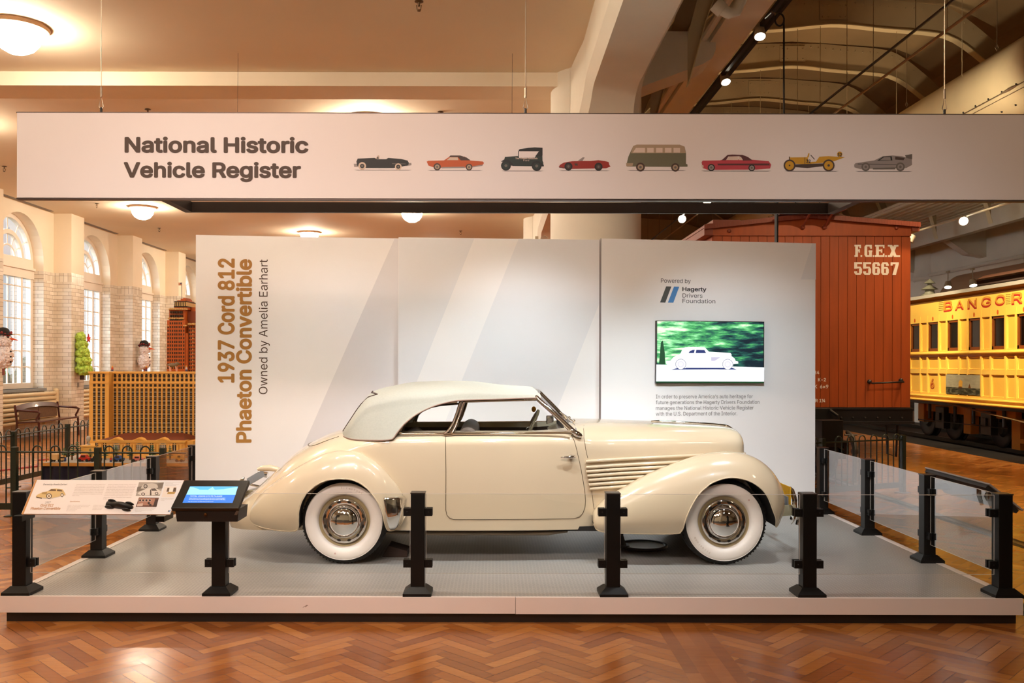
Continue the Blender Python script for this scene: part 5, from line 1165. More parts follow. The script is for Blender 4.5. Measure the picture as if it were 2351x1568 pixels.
for px, py, lab in ((338, 252, 'small ceiling sprinkler above the left half of the banner'), (1010, 256, 'small ceiling sprinkler above the middle of the banner'), (9, 384, 'small ceiling sprinkler left of the banner end'), (222, 469, 'small ceiling sprinkler under the banner near the windows'), (365, 525, 'small ceiling sprinkler right of the window globe'), (1057, 530, 'small ceiling sprinkler left of the round column'), (960, 2, 'small ceiling sprinkler at the top edge above the banner')):
    y = (WH - EYE) * F / (VY - py); p = P(px, py, y)
    s = MB().lathe([(0, 0), (.045, -.004), (.05, -.012), (.014, -.02), (.012, -.06)], (p.x, p.y, WH - .001), 'z', 12)
    s.tube([(p.x + .025, p.y, WH - .05), (p.x + .02, p.y, WH - .10), (p.x - .02, p.y, WH - .10), (p.x - .025, p.y, WH - .05)], .006, 5); s.lathe([(0, -.10), (.02, -.105), (.02, -.115), (0, -.118)], (p.x, p.y, WH), 'z', 10)
    tag(s.build('ceiling_sprinkler', brass), lab, 'sprinkler', 'ceiling sprinklers')
hot = mat('lit_spot_lens', '#fff6e0', .4, emit=(1, .90, .70), estr=14)
headp = mat('track_head_cream', '#b9a98e', .5)
def track_head(p, d, lab, r=.07, g='ceiling track spotlights', ztop=None, lens=hot):
    p = Vector(p); d = Vector(d).normalized(); h = thing('track_spotlight', lab, 'spotlight', p, g)
    MB().tube([p, p + d * .16, p + d * .165], [r * .72, r, r * .96], 16).build('housing', headp, h, smooth=40)
    e = d.orthogonal().normalized(); f_ = d.cross(e); q = p + d * .1655
    MB().poly([q + e * (r * .86 * math.cos(a)) + f_ * (r * .86 * math.sin(a)) for a in [2 * PI * j / 20 for j in range(20)]]).build('lens', lens, h)
    zt = ztop if ztop else p.z + .25
    MB().tube([p + d * .06 + UPZ * r, (p.x, p.y, zt)], .014, 6).box(p.x - .03, p.x + .03, p.y - .06, p.y + .06, zt, zt + .05).build('mount', headp, h)
    return h
track_head(P(1742, 62, 11.8), (-.1, -.5, -1), 'lit spotlight on the dark girder beside the cable loop', .08, ztop=6.3)
track_head(P(1660, 170, 13.8), (.1, -.55, -1), 'lit spotlight farther along the dark girder, above the printed van', .08, ztop=6.3)
track_head(P(1563, 500, 30.1), (0, -1, -.35), 'starry spotlight seen between banner and panels, beside the column', .15, ztop=6.84)
track_head(P(1620, 460, 26.5), (0, -1, -.35), 'starry spotlight directly under the banner edge above the boxcar roof', .13, ztop=6.84)
track_head(P(2207, 502, 18.5), (-.25, -1, -.35), 'bright spotlight on the white track above the yellow coach', .10, ztop=4.90)
track_head(P(2097, 538, 20.6), (-.6, .2, -1), 'unlit spotlight beside the eave of the red boxcar', .09, ztop=4.90, lens=headp)
track_head(P(2176, 645, 24.0), (-.2, -.4, -1), 'small lit spotlight over the coach roof vent', .10)
track_head(P(2232, 640, 23.0), (-.05, -.4, -1), 'small lit spotlight above the coach letter O', .10)
tr = MB(); tr.tube([P(2351, 452, 16.3), P(2100, 530, 20.6)], .02, 6)
tag(tr.build('ceiling_track_white', headp), kind='structure')
for x, z in ((6.25, 6.85), (6.72, 6.85)):
    tag(MB().tube([(x, 6, z), (x, 44, z)], .022, 6).build('ceiling_track_rail', blackmetal if x < 6.5 else steelpaint), kind='structure')
hw = MB()
for yy in np.arange(10, 40, 2.6):
    for x, z in ((6.25, 6.87), (6.72, 6.87), (8.3, 7.0)): hw.tube([(x, yy + .7, z), (x, yy + .7, min(9.3, fx(x) + .3))], .006, 4)
tag(hw.build('ceiling_hanger_rod', steelpaint), kind='structure')
# air duct with its stay cable and vent holes
dc = MB(); D0 = Vector((9.2, 0, 6.87)); dc.use(0).lathe([(.62, 7.0), (.62, 44)], (9.2, 0, 6.87), 'y', 48); dc.use(1)
for yy in np.arange(9, 30, .42):
    for a in (-148, -118): ar = math.radians(a); dc.ball((9.2 + .62 * math.cos(ar), yy, 6.87 + .62 * math.sin(ar)), .022, 6, 4)
duct = dc.build('air_duct', [mat('duct_cream', '#e6d6b2', .55, var=.04, scale=3), blackmetal], smooth=60); tag(duct, 'large round cream air duct hanging above the yellow coach', 'duct')
sy = MB(); sy.tube([(8.655, 7.5, 6.51), (8.655, 34, 6.49)], .010, 5).tube([(8.68, 7.5, 6.43), (8.68, 34, 6.43)], .006, 5)
for yy in (11.5, 14.8): sy.tube([(8.64, yy, 6.50), (8.64, yy + .25, 6.50), (8.64, yy + .5, 6.50)], [.01, .03, .01], 8)
tag(sy.build('duct_stay_cable', steel), 'steel stay cable with turnbuckle running along the cream air duct', 'cable')
for px, py0, lab in ((2287, 122, 'hanger wire holding the cream air duct at the far right'), (2080, 258, 'hanger wire meeting the cream air duct near the banner')):
    x = 8.9; y = x * F / (px - VX); tag(MB().tube([(x, y, 7.5), (x, y, 9.3)], .006, 5).tube([(x - .03, y, 7.50), (x, y, 7.56), (x + .03, y, 7.50), (x, y, 7.44)], .005, 5, closed=True).build('duct_hanger', steel), lab, 'cable', 'duct hanger wires')

# ---------------------------------------------------------------- red boxcar
BX0, BX1, BYF = 3.27, 6.225, 13.4; sB = F / BYF
bz = lambda py: EYE - (py - VY) / sB
bxr = lambda px: (px - VX) / sB
boxc = thing('boxcar', 'red-brown wooden railway boxcar with white lettering behind the wall panels', 'railway car', (4.75, 19.5, 0))
redw = mat('boxcar_red', '#a8480f', .5, var=.14, scale=2.5, stretch=(6, 1, .6)); redd = mat('boxcar_roof_red', '#8a3f28', .5, var=.12, scale=4)
zb0, zt0 = bz(933), bz(543)
en = MB(); nP = 22; pw_ = (BX1 - BX0) / nP
for i in range(nP): en.box(BX0 + i * pw_ + .003, BX0 + (i + 1) * pw_ - .003, BYF, BYF + .04, zb0, zt0 + .04)
en.box(BX0, BX1, BYF + .02, 25.6, zb0, zt0 + .05)
for i in range(60):
    y0 = BYF + .02 + i * .136
    for x0 in (BX0 - .015, BX1 - .005): en.box(x0, x0 + .02, y0 + .003, y0 + .133, zb0, zt0)
en.build('body', redw, boxc)
pk = (bxr(1852), bz(497))
fa = MB(); fa.prism([(BX0 - .06, BYF - .03, bz(540)), (BX1 + .0, BYF - .03, bz(540)), (BX1 + .0, BYF - .03, bz(517)), (pk[0], BYF - .03, bz(499)), (BX0 - .06, BYF - .03, bz(520))], (0, .03, 0)); fa.build('gable_board', redw, boxc)
rf = MB(); 
for a, b_ in (((BX0 - .16, bz(524)), (pk[0], bz(498))), ((pk[0], bz(498)), (BX1 + .11, bz(518)))):
    A_, B_ = Vector((a[0], BYF - .09, a[1])), Vector((b_[0], BYF - .09, b_[1])); rf.prism([A_, B_, B_ + UPZ * .04, A_ + UPZ * .04], (0, 12.4, 0))
    for k in range(40):
        t_ = k / 40; q0 = A_.lerp(B_, t_); q1 = A_.lerp(B_, t_ + .024); rf.prism([q0 - UPZ * .02, q1 - UPZ * .02, q1 + UPZ * .05, q0 + UPZ * .05], (0, -.012, 0))
rf.box(BX1 + .0, BX1 + .11, BYF - .06, 25.7, bz(530), bz(516)); rf.box(BX0 - .15, BX0 - .02, BYF - .06, 25.7, bz(540), bz(523))
rf.build('roof', redd, boxc)
rw = MB(); rw.box(pk[0] - .42, pk[0] + .42, BYF - .45, 25.6, bz(491), bz(488)); rw.box(bxr(1655), bxr(1720), 13.9, 14.6, bz(500), bz(491)).box(bxr(1900), bxr(2030), 13.9, 14.6, bz(498), bz(493)); rw.build('roof_walk', redd, boxc)
br_ = MB()
for px in (1840, 1890): br_.tube([(bxr(px), BYF - .03, bz(522)), (bxr(px), BYF - .40, bz(493))], .018, 6); br_.ball((bxr(px), BYF - .05, bz(521)), .035, 8, 6)
br_.ball((bxr(1672), BYF - .04, bz(530)), .03, 8, 6).ball((bxr(2055), BYF - .04, bz(522)), .03, 8, 6); br_.build('roof_walk_bracket', redd, boxc)
bkw = MB(); bkw.tube([(bxr(1950), 13.9, bz(498)), (bxr(1966), 13.9, bz(488)), (bxr(1969), 13.9, bz(482)), (bxr(1955), 13.9, bz(477))], .018, 6); bkw.ball((bxr(1969), 13.9, bz(488)), .05, 8, 6); bkw.build('brake_fitting', mat('rusty_iron', '#6b4a38', .6), boxc)
rl = MB(); rl.tube([(bxr(1646), 14, bz(512)), (bxr(1648), 14, bz(500)), (bxr(1712), 14, bz(497)), (bxr(1712), 14, bz(505))], .015, 6); rl.build('roof_handrail', mat('rusty_iron', '#6b4a38', .6), boxc)
sl = MB(); sl.box(BX0 - .03, BX1 + .02, BYF - .05, BYF + .3, bz(970), zb0 - .005); sl.box(BX0 - .03, BX1 + .03, BYF - .09, BYF - .05, bz(970), bz(965)).box(BX0 - .03, BX1 + .03, BYF - .075, BYF - .05, bz(938), bz(935)); sl.box(BX0, BX1, BYF + .3, 25.5, bz(962), zb0 - .005)
for px in (1928, 1955, 1983, 2011, 2039, 2067): sl.ball((bxr(px), BYF - .06, bz(957)), .018, 8, 5)
sl.build('underframe', mat('underframe_black', '#1c1614', .45), boxc, smooth=30)
gi = MB(); xa_, xb_, zg = bxr(1995), bxr(2067), bz(877.5)
gi.tube([(xa_, BYF - .01, zg + .02), (xa_, BYF - .12, zg), (xb_, BYF - .12, zg + .02), (xb_, BYF - .01, zg + .04)], .013, 8); gi.ball((xa_, BYF - .02, zg + .02), .035, 10, 6).ball((xb_, BYF - .02, zg + .04), .035, 10, 6); gi.build('grab_iron', blackmetal, boxc, smooth=50)
ct = MB(); cxp = bxr(1890)
ct.box(cxp - .35, cxp + .06, BYF - .25, BYF, .95, 1.22); ct.box(cxp - .30, cxp + .02, BYF - .50, BYF - .2, .78, 1.02); ct.obox((cxp - .14, BYF - .56, .88), (.17, .05, 0), (-.03, .12, 0), (0, 0, .19)); ct.tube([(cxp - .02, BYF - .3, 1.2), (cxp + .08, BYF - .35, 1.12), (cxp + .11, BYF - .35, .95)], .025, 8); ct.tube([(cxp + .02, BYF - .4, .72), (cxp + .2, BYF - .3, .6)], .02, 6)
ct.build('coupler', mat('coupler_iron', '#181311', .5, .3), boxc, bevel=.01)
ah = MB(); hx = bxr(1940); ah.tube([(hx, BYF - .1, .86), (hx - .02, BYF - .32, .80), (hx - .02, BYF - .42, .66), (hx - .03, BYF - .45, .40), (hx - .06, BYF - .5, .16)], [.03, .045, .04, .038, .035], 10); ah.lathe([(.05, -.03), (.055, 0), (.05, .03)], (hx - .02, BYF - .42, .60), 'z', 12); ah.tube([(hx - .12, BYF - .3, .83), (hx + .06, BYF - .3, .83)], .014, 6); ah.build('air_hose', mat('hose_grey', '#3d352f', .5), boxc, smooth=50)
sp_ = MB(); sx = bxr(2060); sp_.tube([(sx - .12, BYF + .1, .95), (sx - .10, BYF + .1, .52), (sx + .03, BYF + .1, .47), (sx + .05, BYF + .1, .95)], .018, 6); sp_.build('step', blackmetal, boxc)
whl = mat('car_wheel_iron', '#241c18', .5, .3)
for y in (14.9, 16.6, 22.6, 24.3):
    w_ = MB()
    for x in (4.03, 5.47): w_.lathe([(0, -.07), (.12, -.09), (.16, -.04), (.36, -.03), (.40, -.07), (.42, -.06), (.42, .05), (.46, .06), (.46, .085), (0, .085)], (x, y, .425), 'x', 40)
    w_.tube([(4.0, y, .425), (5.5, y, .425)], .06, 10); w_.build('wheel_set', whl, boxc, smooth=40)
bg_ = MB()
for x in (3.78, 5.66): bg_.box(x, x + .09, 14.5, 17.0, .40, .62).box(x - .02, x + .11, 15.2, 16.3, .30, .75).box(x - .05, x + .14, 14.75, 15.05, .30, .56).box(x - .05, x + .14, 16.45, 16.75, .30, .56)
bg_.box(3.78, 5.75, 15.6, 15.9, .45, .75).box(4.3, 5.2, 13.6, 15.6, .78, 1.0); bg_.build('truck_frame', blackmetal, boxc, bevel=.008)
bl = MB(); LIFT = [0.0]
def slab(mb, ch, x, y, z, w, h, t, dy=-.0015):
    """stencil letters made of bars: x left, z bottom"""
    dy0 = dy; LIFT[0] = 0.0
    def r(a, b, c, d):
        LIFT[0] += 4e-5; dy = dy0 - LIFT[0]
        mb.quad((x + a * w, y + dy, z + b * h), (x + c * w, y + dy, z + b * h), (x + c * w, y + dy, z + d * h), (x + a * w, y + dy, z + d * h))
    tx, tz = t / w, t * .62 / h
    def p(*pts):
        LIFT[0] += 4e-5; dy = dy0 - LIFT[0]
        mb.poly([(x + a * w, y + dy, z + b * h) for a, b in pts])
    if ch == 'F': r(.12, 0, .12 + tx, 1); r(0, 0, .40, tz); r(0, 1 - tz, 1, 1); r(.12, .46, .68, .46 + tz); r(1 - tx * .55, .72, 1, 1); r(.62, .36, .62 + tx * .5, .64)
    if ch == 'E': r(.12, 0, .12 + tx, 1); r(0, 0, 1, tz); r(0, 1 - tz, 1, 1); r(.12, .46, .68, .46 + tz); r(1 - tx * .55, .72, 1, 1); r(.62, .36, .62 + tx * .5, .64); r(1 - tx * .55, 0, 1, .28)
    if ch == 'G': r(0, .16, tx, .84); p((0, .16), (.18, 0), (.18 + .2, tz), (tx, .24)); p((0, .84), (tx, .76), (.38, 1 - tz), (.18, 1)); r(.18, 0, .82, tz); r(.18, 1 - tz, .82, 1); r(1 - tx, .0, 1, .46); r(.55, .40, 1.06, .40 + tz); p((.82, 0), (1 - tx, .2), (1 - tx, .3), (.72, tz)); p((.72, 1 - tz), (1 - tx, .78), (1, .82), (.82, 1)); r(1 - tx * .6, .68, 1, 1)
    if ch == 'X': p((.10, 0), (.10 + tx * 1.15, 0), (.92, 1), (.92 - tx * 1.15, 1)); p((.92 - tx * 1.15, 0), (.92, 0), (.10 + tx * 1.15, 1), (.10, 1)); r(-.02, 0, .42, tz); r(.6, 0, 1.04, tz); r(-.02, 1 - tz, .42, 1); r(.6, 1 - tz, 1.04, 1)
    if ch == '.': r(0, 0, .5, .13)
    if ch == '5': r(0, 1 - tz, 1, 1); r(0, .48, tx, 1); r(0, .50, .8, .50 + tz); r(1 - tx, .16, 1, .46); p((.8, .50 + tz), (.7, .5), (1 - tx, .42), (1, .46)); p((.82, 0), (1, .16), (1 - tx, .22), (.7, tz)); r(.18, 0, .82, tz); p((.18, 0), (.3, tz), (tx, .22), (0, .16)); r(0, .16, tx, .28)
    if ch == '6': r(0, .16, tx, .84); r(.18, 0, .82, tz); r(.18, 1 - tz, .82, 1); p((0, .16), (.18, 0), (.3, tz), (tx, .22)); p((0, .84), (tx, .78), (.3, 1 - tz), (.18, 1)); r(1 - tx, .16, 1, .44); p((.82, 0), (1, .16), (1 - tx, .22), (.7, tz)); r(.1, .48, .82, .48 + tz); p((.82, .48 + tz), (.7, .48), (1 - tx, .40), (1, .44)); p((.82, 1), (.7, 1 - tz), (1 - tx, .78), (1, .82)); r(1 - tx, .72, 1, .84)
    if ch == '7': r(0, 1 - tz, 1, 1); r(0, .74, tx * .7, 1); p((.22, 0), (.22 + tx * 1.2, 0), (1, .86), (1, 1), (1 - tx, .9))
x_ = lambda px: bxr(px); zt1, zb1 = bz(560), bz(588)
for ch, a, b_ in (('F', 1961, 1976), ('G', 1984, 2001), ('E', 2008, 2030), ('X', 2038, 2061)): slab(bl, ch, x_(a), BYF, zb1, x_(b_) - x_(a), zt1 - zb1, .042)
for a in (1975, 2003, 2031.5, 2062): slab(bl, '.', x_(a), BYF, zb1, .05, .20, .04)
bl.build('mark_lettering', mat('stencil_white', '#efe4d8', .6), boxc); bl = MB()
zt1, zb1 = bz(600), bz(629)
for ch, a, b_ in (('5', 1960.5, 1978.5), ('5', 1981, 1999.5), ('6', 2002, 2020), ('6', 2022.5, 2040), ('7', 2044, 2063)): slab(bl, ch, x_(a), BYF, zb1, x_(b_) - x_(a), zt1 - zb1, .045)
bl.build('number_lettering', mat('stencil_white', '#efe4d8', .6), boxc)
yy = BYF - .0005
for s_, x1p, pyb, cpx in (('BUILT 10-24', 1887, 857.5, 8), ('TYPE  K-2', 1901, 874, 8), ('TANK  SHANK  6\u00d79', 1911, 890, 8.5), ('RETAINED', 1875, 906, 8), ('GENERATOR 1\u00bc', 1902, 922, 8)):
    bl = MB(); vs, fs = text_mesh(s_, 0, 2); wd = (max(v[0] for v in vs) - min(v[0] for v in vs)) * cpx / sB / CAPH
    write(bl, s_, (bxr(x1p) - wd, yy, bz(pyb)), RX, UPZ, None, cpx / sB, bold=.03, res=2)
    bl.build('stencil_lettering', mat('stencil_white', '#efe4d8', .6), boxc)

# ---------------------------------------------------------------- yellow passenger coach
CX, C0, C1 = 10.3, 11.2, 24.5
yel = mat('coach_yellow', '#f2c050', .35, var=.04, scale=2, coat=.3); yed = mat('coach_panel_yellow', '#e6b244', .35); mah = mat('mahogany_frame', '#7a3d12', .35); dkgl = mat('coach_window_dark', '#120d08', .08, spec=.8)
coach = thing('passenger_coach', 'yellow wooden railway coach with red-shadowed lettering at the far right', 'railway car', (11.7, 17.8, 0))
m = MB(); m.box(CX + .05, 13.1, C0, C1, 1.02, 3.42); m.box(CX + .0, CX + .06, C0, C1, 3.03, 3.36).box(CX, CX + .06, C0, C1, 1.0, 1.19).box(CX + .0, CX + .06, C0, C1, 1.66, 1.76).box(CX, CX + .06, C0, C1, 2.04, 2.18).box(CX, CX + .06, C0, C1, 2.87, 3.03)
pitch = .905; ys0 = 18.06 - pitch * 8
WINS = [ys0 + pitch * i for i in range(17) if C0 + .3 < ys0 + pitch * i < C1 - .7]
for y in WINS:
    m.box(CX - .005, CX + .06, y + .49, y + .545, 1.19, 3.028).box(CX - .005, CX + .06, y - .055, y, 1.19, 3.028); m.box(CX + .035, CX + .06, y + .545, y + .85, 1.19, 3.0)
m.build('body', yel, coach)
mo = MB(); mo.tube([(CX - .015, C0, 2.125), (CX - .015, C1, 2.125)], .035, 8).tube([(CX - .02, C0, 1.125), (CX - .02, C1, 1.125)], .025, 8).tube([(CX - .03, C0, 1.03), (CX - .03, C1, 1.03)], .03, 8); mo.build('belt_moulding', yel, coach, smooth=60)
for k, y in enumerate(WINS):
    fr = MB(); fr.box(CX + .015, CX + .05, y + .0, y + .05, 2.18, 2.87).box(CX + .015, CX + .05, y + .44, y + .49, 2.18, 2.87).box(CX + .015, CX + .05, y, y + .49, 2.18, 2.25).box(CX + .015, CX + .05, y, y + .49, 2.82, 2.87); f_ = fr.build('window_frame', mah, coach)
    MB().quad((CX + .045, y + .45, 2.24), (CX + .045, y + .04, 2.24), (CX + .045, y + .04, 2.83), (CX + .045, y + .45, 2.83)).build('pane', dkgl, f_)
    od = MB().poly([(CX - .002, y + .245 + .035 * math.cos(a), 2.945 + .05 * math.sin(a)) for a in [2 * PI * j / 12 for j in range(12)]]); od.build('painted_ornament', mat('ornament_orange', '#c5581a', .5), coach)
pl_ = MB()
def panel(y0, y1, z0, z1):
    pl_.use(0).quad((CX + .032, y1, z0), (CX + .032, y0, z0), (CX + .032, y0, z1), (CX + .032, y1, z1))
    pts = [(CX + .030, y0 + .012, z0 + .03), (CX + .030, y0 + .03, z0 + .012), (CX + .030, y1 - .03, z0 + .012), (CX + .030, y1 - .012, z0 + .03), (CX + .030, y1 - .012, z1 - .03), (CX + .030, y1 - .03, z1 - .012), (CX + .030, y0 + .03, z1 - .012), (CX + .030, y0 + .012, z1 - .03)]
    pl_.use(1).tube(pts, .012, 6, closed=True)
for y in WINS:
    for z0, z1 in ((1.19, 1.66), (1.76, 2.04)): panel(y, y + .49, z0, z1); panel(y + .545, y + .85, z0, z1)
    panel(y + .545, y + .85, 2.18, 3.0)
pl_.build('panel_moulding', [yed, yel], coach, smooth=50)
rfm = MB(); prof_ = [(CX - .10, 3.46), (CX - .06, 3.52), (CX + .5, 3.60), (CX + .95, 3.66), (CX + .95, 3.95), (CX + 1.4, 4.0), (CX + 1.85, 3.95), (CX + 1.85, 3.66), (CX + 2.86, 3.46)]
prof_ = [(CX - .10, 3.46), (CX - .08, 3.51), (CX + .4, 3.56), (CX + 1.4, 3.60), (CX + 2.4, 3.56), (CX + 2.88, 3.46)]
rfm.grid([[(x, y, z) for x, z in prof_] for y in (C0 - .1, C1 + .1)]); rfm.box(CX - .10, CX - .06, C0 - .1, C1 + .1, 3.44, 3.515); rfm.build('roof', mat('roof_grey_canvas', '#a59c8c', .6), coach)
MB().prism([(CX + .05, C0, 3.36), (CX - .06, C0, 3.45), (CX + .05, C0, 3.47)], (0, C1 - C0, 0)).build('eave_cornice', mat('cornice_brown', '#a8691c', .5), coach)
vt = MB(); vy = 21.9; vt.lathe([(0, .42), (.14, .30), (.05, .29), (.05, .25), (.20, .15), (.10, .14), (.12, .05), (.2, 0)], (CX + .35, vy, 3.56), 'z', 16); vt.build('roof_vent', mat('vent_verdigris', '#7e7a66', .6), coach, smooth=30)
lt = MB(); ly = {}
for ch, px, py, wd, cap in (('B', 2167, 711, 20, 22), ('A', 2193, 708, 20, 20), ('N', 2222, 705, 21, 21), ('G', 2253, 701, 23, 22), ('O', 2285, 697, 23, 22), ('R', 2323, 694, 25, 25)):
    y0 = CX * F / (px - VX); y1 = CX * F / (px + wd - VX); z = EYE - (py - VY) * y0 / F; c_ = cap * y0 / F
    lt.use(0); write(lt, ch, (CX, y0 + .012, z - .035), (0, -1, 0), UPZ, y0 - y1, c_ * .97, bold=.02, lift=.002); lt.use(1); write(lt, ch, (CX, y0, z), (0, -1, 0), UPZ, y0 - y1, c_ * .97, bold=.0, lift=.003)
for px, py in ((2155, 690), (2309, 675)):
    for i in range(6):
        y0 = CX * F / (px - VX); y1 = CX * F / (px + 11 - VX); z = EYE - (py + i * 4.2 - VY) * y0 / F; lt.use(2).quad((CX - .002, y0, z), (CX - .002, y1, z), (CX - .002, y1, z + .012), (CX - .002, y0, z + .012))
lt.build('lettering', [mat('letter_red', '#a8281a', .5), mat('letter_gold', '#c98a2a', .45), mat('letter_brown', '#8a6420', .5)], coach); lt = MB()
y6 = CX * F / (2134 - VX); z6 = EYE - (888 - VY) * y6 / F
lt.use(0); write(lt, '6', (CX + .03, y6 + .02, z6 - .02), (0, -1, 0), UPZ, .20, .235, bold=.05, lift=.003); lt.use(1); write(lt, '6', (CX + .03, y6, z6), (0, -1, 0), UPZ, .17, .22, bold=.0, lift=.005)
lt.build('painted_number', [mat('letter_red', '#a8281a', .5), mat('letter_gold', '#c98a2a', .45)], coach)
pn = MB(); ya, yb = CX * F / (2172.5 - VX), CX * F / (2251 - VX)
def sea_mat():
    m = bpy.data.materials.new('painted_seascape'); m.use_nodes = True; nt = m.node_tree; b = nt.nodes['Principled BSDF']; tc = nt.nodes.new('ShaderNodeTexCoord'); sp = nt.nodes.new('ShaderNodeSeparateXYZ'); nt.links.new(tc.outputs['Object'], sp.inputs[0])
    nz = nt.nodes.new('ShaderNodeTexNoise'); nz.inputs['Scale'].default_value = 5; mp = nt.nodes.new('ShaderNodeMapping'); mp.inputs['Scale'].default_value = (1, 1.2, 4); nt.links.new(tc.outputs['Object'], mp.inputs[0]); nt.links.new(mp.outputs[0], nz.inputs['Vector'])
    sky = nt.nodes.new('ShaderNodeValToRGB'); sky.color_ramp.elements[0].color = (*lin('#7d7a62'), 1); sky.color_ramp.elements[1].color = (*lin('#b3a98a'), 1); sea = nt.nodes.new('ShaderNodeValToRGB'); sea.color_ramp.elements[0].position = .45; sea.color_ramp.elements[1].position = .75
    sea.color_ramp.elements[0].color = (*lin('#2c2a18'), 1); sea.color_ramp.elements[1].color = (*lin('#7c775a'), 1); nt.links.new(nz.outputs['Fac'], sky.inputs[0]); nt.links.new(nz.outputs['Fac'], sea.inputs[0])
    gt = nt.nodes.new('ShaderNodeMath'); gt.operation = 'GREATER_THAN'; gt.inputs[1].default_value = 1.36 ; nt.links.new(sp.outputs[2], gt.inputs[0])
    mx = nt.nodes.new('ShaderNodeMixRGB'); nt.links.new(gt.outputs[0], mx.inputs[0]); nt.links.new(sea.outputs[0], mx.inputs[1]); nt.links.new(sky.outputs[0], mx.inputs[2]); nt.links.new(mx.outputs[0], b.inputs['Base Color']); b.inputs['Roughness'].default_value = .35
    return m
pn.quad((CX - .008, ya, 1.21), (CX - .008, yb, 1.21), (CX - .008, yb, 1.645), (CX - .008, ya, 1.645)); sea = pn.build('seascape_painting', sea_mat(), coach)
bt = MB(); 
def at(px, z): return (CX - .010, CX * F / (px - VX), z)
bt.use(0).poly([at(2202, 1.37), at(2210, 1.37), at(2211, 1.50), at(2206, 1.54), at(2202, 1.48)]); bt.use(1).poly([at(2201, 1.35), at(2210, 1.35), at(2209, 1.38), at(2202, 1.38)]); bt.use(1).poly([at(2224, 1.36), at(2230, 1.36), at(2227, 1.46)])
bt.build('painted_ship', [mat('sail_orange', '#d09a3a', .5), mat('hull_brown', '#6b3f1c', .5)], coach)
for y in (19.3, 21.3, 22.6):
    tk = MB(); tk.lathe([(0, -.07), (.14, -.09), (.2, -.03), (.36, -.03), (.41, -.07), (.43, -.06), (.43, .05), (.47, .07), (.47, .09), (0, .09)], (11.0, y, .50), 'x', 36).lathe([(0, -.07), (.41, -.07), (.43, -.06), (.43, .05), (.47, .07), (0, .09)], (12.44, y, .50), 'x', 28).tube([(11, y, .5), (12.44, y, .5)], .06, 8)
    tk.build('wheel_set', whl, coach, smooth=40)
ty = MB(); ty.box(10.72, 10.86, 18.4, 22.3, .72, .92).box(10.70, 10.88, 18.2, 18.5, .12, .75).box(10.70, 10.9, 20.1, 20.4, .30, .95).box(10.7, 10.9, 15.4, 18.2, .26, .36).box(10.66, 10.9, 22.2, 22.5, .45, .9)
ty.build('truck_beam', mat('truck_yellow', '#b87a1c', .5), coach, bevel=.01)
tb = MB()
for y in (19.3, 21.3): tb.box(10.60, 10.76, y - .20, y + .20, .35, .86); tb.box(10.56, 10.6, y - .06, y + .06, .55, .72)
for y in (18.7, 19.9, 20.7, 21.9): tb.tube([(10.66, y, .55), (10.66, y, .95)], .04, 8)
tb.tube([(10.58, 18.4, .55), (10.58, 22.3, .50)], .012, 5); tb.box(10.45, 13.0, C0 + .2, C1 - .2, .92, 1.0)
tb.build('truck_iron', blackmetal, coach, bevel=.006)
MB().tube([(10.35, 12.0, .58), (10.35, 15.8, .60), (10.35, 20.4, .98)], .018, 6).build('truss_rod', mat('rod_brown', '#6b5436', .5), coach)
# ---------------------------------------------------------------- hoop-topped fences
def fence(a, b, label, posts, bars, h=.80, hoop=.06, gap=.115, g='dark green hoop-topped fences'):
    a, b = Vector((a[0], a[1], 0)), Vector((b[0], b[1], 0)); d = (b - a).normalized(); L = (b - a).length; n_ = Vector((-d.y, d.x, 0))
    r = thing('hoop_fence', label, 'fence', (a + b) / 2, g)
    for t in posts:
        p = a + d * t; MB().obox(p + UPZ * .42, d * .032, n_ * .032, UPZ * .42).obox(p + UPZ * .006, d * .10, n_ * .06, UPZ * .006).build('post', darkgreen, r)
    m = MB(); m.tube([a + UPZ * (h - .02), b + UPZ * (h - .02)], .012, 6); m.build('top_rail', darkgreen, r, smooth=60)
    MB().obox((a + b) / 2 + UPZ * .12, d * (L / 2), n_ * .008, UPZ * .04).build('bottom_rail', darkgreen, r)
    m = MB(); t = .09
    while t + gap < L:
        if all(abs(t + gap / 2 - q) > gap / 2 + .03 for q in posts):
            p, q = a + d * t, a + d * (t + gap); rr = gap / 2; c = (p + q) / 2
            m.tube([p + UPZ * .09] + [c - d * rr * math.cos(PI * i / 10) + UPZ * (h + rr * 1.0 * math.sin(PI * i / 10)) for i in range(11)] + [q + UPZ * .09], .0095, 6)
        t += gap * 1.93
    m.build('hoop_bars', darkgreen, r, smooth=60)
    return r
fence((-7.25, 10.9), (-3.72, 10.75), 'dark hoop-topped fence in front of the toy city table', (.05, 1.42, 2.45, 3.25), 0)
fence((-7.25, 11.05), (-7.12, 16.6), 'dark hoop-topped fence running back beside the wooden bench', (.45, 2.3, 3.9), 0, gap=.13)
fence((2.85, 11.62), (5.98, 13.02), 'dark green hoop-topped fence in front of the red boxcar', (.1, 1.85, 3.38), 0)

